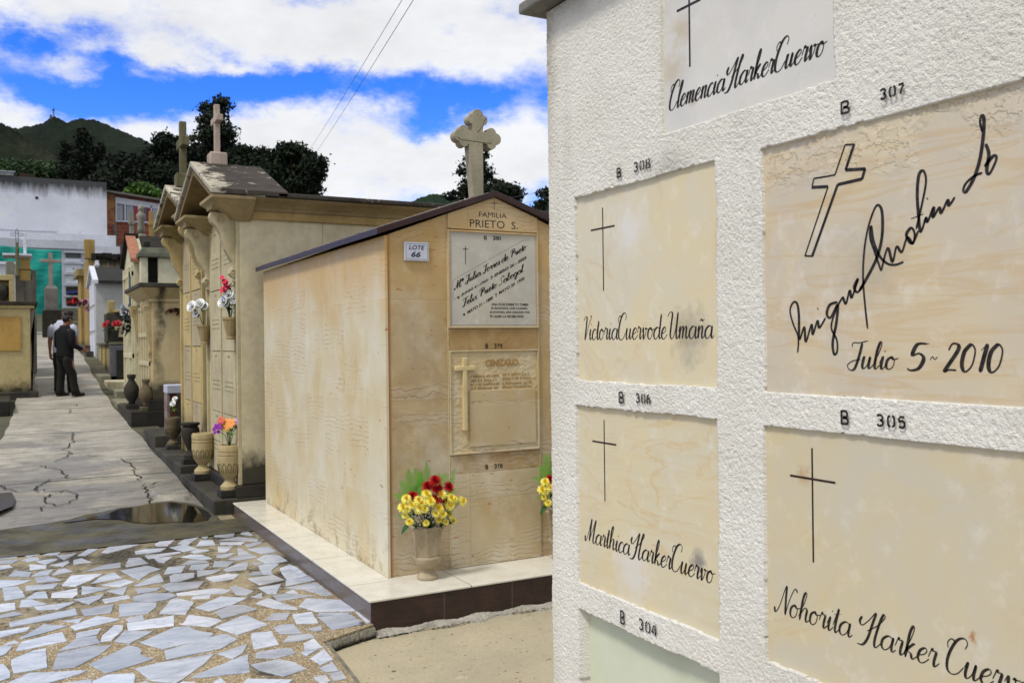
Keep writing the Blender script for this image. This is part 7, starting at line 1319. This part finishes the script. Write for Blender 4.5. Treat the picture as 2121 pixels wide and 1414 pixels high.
def person(label,loc,rz,H,top,bottom,shoe,pose):
    """local frame: +Y is the way the body faces, built 1.70 tall then scaled"""
    t=thing('person',label,'person',(0,0,0)); k=H/1.70; V=lambda x,y,z:(x,y,z)
    hip=.07;fx=pose.get('feet',((-.10,.0),(.10,.06)))
    s=Sk(); pel=s.p(V(0,0,.93),(.15,.105)); sp=s.p(V(0,.0,1.08),(.135,.10),pel); ch=s.p(V(0,0,1.26),(.155,.11),sp); nb=s.p(V(0,-.005,1.42),(.075,.065),ch); nk=s.p(V(0,.015,1.485),(.052,.055),nb)
    hx,hy,ht=pose.get('head',(0,.03,0)); h0=s.p(V(hx*.5,.02+hy*.6,1.55),(.066,.078),nk); h1=s.p(V(hx,hy+.02,1.62),(.074,.092),h0); s.p(V(hx,hy+.015,1.672),(.05,.062),h1)
    ends={}
    for sd in (-1,1):
        fx_,fy_=fx[0 if sd<0 else 1]; th=s.p(V(sd*.095,0,.86),(.088,.095),pel); kn=s.p(V(sd*.1+(fx_-sd*.1)*.5,.012+fy_*.5,.48),(.056,.062),th); ca=s.p(V(sd*.1+(fx_-sd*.1)*.7,-.01+fy_*.8,.33),(.05,.056),kn); an=s.p(V(fx_,fy_-.01,.09),(.036,.04),ca); ft=s.p(V(fx_,fy_+.09,.045),(.04,.03),an); s.p(V(fx_,fy_+.16,.035),(.036,.022),ft)
        e_,w_,d_,s_=pose['R' if sd>0 else 'L']; shd=s.p(V(sd*.165,0,1.385),(.06,.06),ch); up=s.p(V(sd*.205,0,1.34),(.052,.054),shd); el=s.p(e_,(.040,.042),up); fo=s.p(tuple(Vector(e_).lerp(Vector(w_),.35)),(.036,.036),el); wr=s.p(w_,(.025,.022),fo); hand(s,wr,w_,d_,s_)
    body=skin('body',s.v,s.e,s.r,SKN,t,2)
    # garments
    def rings(m_,spec,seg=20,cap=True):
        base=len(m_.v)
        for (cx_,cy_,cz_,ra,rb) in spec:
            for j in range(seg):
                q=2*math.pi*j/seg; fold=1+.025*math.sin(q*5+cz_*23); m_.v.append((cx_+ra*fold*math.cos(q),cy_+rb*fold*math.sin(q),cz_))
        for i in range(len(spec)-1):
            for j in range(seg): m_.f.append((base+i*seg+j,base+i*seg+(j+1)%seg,base+(i+1)*seg+(j+1)%seg,base+(i+1)*seg+j)); m_.m.append(0); m_.c.append(None)
        m_.f.append(tuple(base+j for j in range(seg))); m_.f.append(tuple(base+(len(spec)-1)*seg+j for j in range(seg-1,-1,-1))); m_.m+=[0,0]; m_.c+=[None,None]
    m_=MB(); rings(m_,[(0,0,.83,.178,.140),(0,0,.86,.186,.148),(0,0,.95,.180,.145),(0,0,1.05,.176,.138),(0,0,1.18,.190,.140),(0,0,1.30,.205,.140),(0,-.002,1.37,.196,.125),(0,-.006,1.42,.158,.112),(0,-.002,1.46,.104,.098),(0,.004,1.505,.082,.084)])
    for sd in (-1,1):
        e_,w_,d_,s_=pose['R' if sd>0 else 'L']; e_=Vector(e_); w_=Vector(w_); sh=Vector((sd*.165,0,1.38))
        if pose.get('short'): m_.tube([sh,Vector((sd*.20,0,1.34)),Vector((sd*.205,0,1.34)).lerp(e_,.7)],[.07,.078,.068],12)
        else: m_.tube([sh,Vector((sd*.20,0,1.34)),Vector((sd*.21,0,1.34)).lerp(e_,.6),e_,e_.lerp(w_,.5),e_.lerp(w_,.97)],[.07,.08,.068,.064,.054,.042],12)
    m_.build('shirt' if pose.get('short') else 'jacket',top,t,smooth=True)
    m_=MB(); rings(m_,[(0,0,.98,.160,.125),(0,0,.92,.172,.138),(0,0,.85,.176,.145),(0,0,.79,.150,.13)])
    for sd in (-1,1):
        fx_,fy_=fx[0 if sd<0 else 1]; kx=sd*.1+(fx_-sd*.1)*.5
        rings(m_,[(sd*.085,0,.88,.086,.118),(sd*.092,0,.76,.088,.112),(sd*.105,.005,.62,.080,.096),(kx,.012+fy_*.5,.48,.070,.082),(sd*.1+(fx_-sd*.1)*.7,fy_*.7,.30,.066,.076),(fx_,fy_*.95,.12,.066,.080),(fx_,fy_+.01,.05,.072,.092)],16)
    m_.build('trousers',bottom,t,smooth=True)
    for sd in (0,1):
        fx_,fy_=fx[sd]; m_=MB(); m_.prism([(fx_-.042,fy_-.07),(fx_+.042,fy_-.07),(fx_+.052,fy_+.08),(fx_+.04,fy_+.185),(fx_-.04,fy_+.185),(fx_-.052,fy_+.08)],2,0,.07); so=m_.build('shoe',shoe,t,bevel=.02,segs=3)
    # hair: cap over the skull, face left free
    m_=MB(); n_=14; rings=[]
    for i in range(9):
        ph=math.pi*.60*i/8; 
        for j in range(20):
            a=2*math.pi*j/20; fr=max(0,math.sin(a)); lim=ph*(1-.42*fr**1.5)*(1+.22*max(0,-math.sin(a))); x=.086*math.sin(lim)*math.cos(a); y=.106*math.sin(lim)*math.sin(a); z=.093*math.cos(lim); m_.v.append((hx+x,hy+.012+y-.008,1.632+z))
    for i in range(8):
        for j in range(20): m_.f.append((i*20+j,i*20+(j+1)%20,(i+1)*20+(j+1)%20,(i+1)*20+j)); m_.m.append(0); m_.c.append(None)
    m_.build('hair',HAIR,t,smooth=True)
    # face and ears
    m_=MB(); m_.tube([(hx,hy+.095,1.635),(hx,hy+.123,1.60),(hx,hy+.108,1.59)],[.008,.013,.009],8)
    for sd in (-1,1): m_.tube([(hx+sd*.076,hy+.005,1.64),(hx+sd*.086,hy-.002,1.615),(hx+sd*.077,hy+.003,1.588)],[.009,.013,.008],8)
    m_.build('nose_and_ears',SKN,body,smooth=True)
    m_=MB()
    for sd in (-1,1): m_.tube([(hx+sd*.045,hy+.09,1.632),(hx+sd*.02,hy+.098,1.632)],.006,6); m_.tube([(hx+sd*.05,hy+.09,1.655),(hx+sd*.016,hy+.1,1.658)],.0045,5)
    m_.tube([(hx-.024,hy+.096,1.563),(hx,hy+.104,1.562),(hx+.024,hy+.096,1.563)],.005,6); m_.build('eyes_brows_mouth',simple('face_dark','#2a1714','#1b100e',20,.5),body,smooth=True)
    t.location=loc; t.rotation_euler=(0,0,rz); t.scale=(k*1.08,k*1.08,k); return t
JK=simple('jacket_black','#0a0a0e','#101116',9,.85,.6,.01); TR=simple('trousers_charcoal','#161613','#22211d',7,.9,.6,.012); TS=simple('tshirt_white','#c4c8dc','#b2b6cb',9,.8,.4,.008); SH=simple('shoe_brown','#2a1a16','#1c1210',9,.5); SHb=simple('shoe_black','#121212','#1c1c1c',9,.5); TR2=simple('trousers_dark','#24231f','#191915',7,.9,.6,.012)
person('man in a black jacket and dark grey trousers, seen from behind, holding one hand forward',(.865,20.42,ground_z(20.42)+.008),R(-58),1.61,JK,TR,SH,dict(head=(.02,.045,0),feet=((-.13,-.03),(.14,.12)),
 R=((.235,-.01,1.08),(.19,.23,1.0),(-.1,1,-.25),(-.3,0,.9)),L=((-.235,.0,1.08),(-.2,.16,.92),(.2,1,-.5),(.6,0,.5))))
person('man in a white short sleeved shirt mostly hidden behind the man in black',(.845,20.95,ground_z(20.95)+.008),R(-30),1.68,TS,TR2,SHb,dict(short=True,head=(.10,.06,0),feet=((-.10,0),(.12,.08)),
 R=((.24,.02,1.08),(.22,.18,.9),(0,1,-.6),(-.6,0,.5)),L=((-.245,-.01,1.08),(-.265,.03,.83),(.0,.2,-1),(.2,1,0))))

# ------------------------------------------------------------------ world, sun, camera
w=bpy.data.worlds.new('World'); scene.world=w; w.use_nodes=True; nt=w.node_tree; bg=nt.nodes['Background']
SUN_EL,SUN_AZ=R(58),R(248)      # azimuth measured clockwise from +Y
class W_(M):
    def __init__(s): s.nt=nt
k=W_(); sky_=nt.nodes.new('ShaderNodeTexSky'); sky_.sky_type='NISHITA'; sky_.sun_disc=False; sky_.sun_elevation=SUN_EL; sky_.sun_rotation=SUN_AZ; sky_.altitude=2600; sky_.air_density=1.0; sky_.dust_density=.3; sky_.ozone_density=3
hs=nt.nodes.new('ShaderNodeHueSaturation'); k.ln(sky_.outputs[0],hs.inputs['Color']); hs.inputs['Hue'].default_value=.522; hs.inputs['Saturation'].default_value=1.38; hs.inputs['Value'].default_value=2.35
g=nt.nodes.new('ShaderNodeTexCoord'); nv=nt.nodes.new('ShaderNodeVectorMath'); nv.operation='NORMALIZE'; k.ln(g.outputs['Generated'],nv.inputs[0]); dirv=nv.outputs[0]
x,y,z=k.xyz(dirv); az=k.m('ARCTAN2',x,y); el=k.m('ARCSINE',z)
# wobble the coordinates so that cloud edges billow
n1=k.noise(8,7,.65,k.map((1,1,1.7),dirv)); n2=k.noise(8,7,.65,k.map((1,1,1.7),dirv,(5,3,1)))
uv=k.comb(k.m('ADD',az,k.m('MULTIPLY',k.m('SUBTRACT',n1,.5),.11)),k.m('ADD',el,k.m('MULTIPLY',k.m('SUBTRACT',n2,.5),.075)),0)
F=None
for (u,v,su,sv,amp) in CLOUDS:
    s1=nt.nodes.new('ShaderNodeVectorMath'); s1.operation='SUBTRACT'; k.ln(uv,s1.inputs[0]); s1.inputs[1].default_value=(u,v,0)
    s2=nt.nodes.new('ShaderNodeVectorMath'); s2.operation='MULTIPLY'; k.ln(s1.outputs[0],s2.inputs[0]); s2.inputs[1].default_value=(1/su,1/sv,0)
    s3=nt.nodes.new('ShaderNodeVectorMath'); s3.operation='DOT_PRODUCT'; k.ln(s2.outputs[0],s3.inputs[0]); k.ln(s2.outputs[0],s3.inputs[1])
    e=k.m('MULTIPLY',k.m('POWER',.42,s3.outputs['Value']),amp); F=e if F is None else k.m('ADD',F,e)
fb=k.noise(13,10,.66,k.map((1,1,1.9),dirv),.15); fb2=k.noise(3.2,4,.6,k.map((1,1,2.2),dirv,(2,7,3)))
F=k.m('ADD',F,k.m('MULTIPLY',k.m('SUBTRACT',fb,.52),3.6)); F=k.m('ADD',F,k.m('MULTIPLY',k.m('SUBTRACT',fb2,.5),.6))
cov=k.rng(F,.0,.62); 
F=k.m('ADD',F,k.m('ADD',k.rng(el,.38,.6,0,2.2),k.rng(k.m('ABSOLUTE',k.m('SUBTRACT',az,.2)),1.0,1.6,0,1.2)))
sm_=nt.nodes.new('ShaderNodeMapRange'); sm_.interpolation_type='SMOOTHSTEP'; k.ln(F,sm_.inputs[0]); sm_.inputs[1].default_value=-.45; sm_.inputs[2].default_value=1.35; cov=sm_.outputs[0]
shade=k.m('ADD',k.rng(k.noise(6,7,.62,k.map((1,1,2.0),dirv,(9,1,4))),.36,.62,.84,1.0),k.rng(F,.6,1.8,.03,-.02))
CLOUD_L=8.9
cl=nt.nodes.new('ShaderNodeVectorMath'); cl.operation='SCALE'; cl.inputs[0].default_value=(.972*CLOUD_L,.985*CLOUD_L,1.012*CLOUD_L); k.ln(shade,cl.inputs['Scale'])
mx=nt.nodes.new('ShaderNodeMix'); mx.data_type='RGBA'; k.ln(cov,mx.inputs[0]); k.ln(hs.outputs[0],mx.inputs[6]); k.ln(cl.outputs[0],mx.inputs[7]); k.ln(mx.outputs[2],bg.inputs[0]); bg.inputs[1].default_value=.1
L=bpy.data.lights.new('sun','SUN'); L.energy=2.3; L.angle=R(11); L.color=(1,.955,.88); lo=bpy.data.objects.new('sun',L); C.objects.link(lo)
sd=Vector((math.sin(SUN_AZ)*math.cos(SUN_EL),math.cos(SUN_AZ)*math.cos(SUN_EL),math.sin(SUN_EL))); lo.rotation_euler=(-sd).to_track_quat('-Z','Y').to_euler(); lo.location=(0,0,20)
cam=bpy.data.cameras.new('camera'); co_=bpy.data.objects.new('camera',cam); C.objects.link(co_); scene.camera=co_
yaw,pit,rol=R(28.524),R(-.0127),R(-.63)
Fv=Vector((math.sin(yaw)*math.cos(pit),math.cos(yaw)*math.cos(pit),math.sin(pit))); Rv=Vector((math.cos(yaw),-math.sin(yaw),0)); Uv=Rv.cross(Fv)
R2=Rv*math.cos(rol)+Uv*math.sin(rol); U2=-Rv*math.sin(rol)+Uv*math.cos(rol)
mw=Matrix((R2,U2,-Fv)).transposed().to_4x4(); mw.translation=Vector((0,0,1.6)); co_.matrix_world=mw
cam.sensor_width=36; cam.sensor_fit='HORIZONTAL'; cam.lens=36*1890.2/2121; cam.clip_start=.05; cam.clip_end=6000
cam.dof.use_dof=True; cam.dof.focus_distance=3.6; cam.dof.aperture_fstop=8
scene.view_settings.view_transform='Standard'; scene.view_settings.look='None'; scene.view_settings.exposure=.12; scene.view_settings.gamma=1
scene.render.resolution_x=1024; scene.render.resolution_y=682
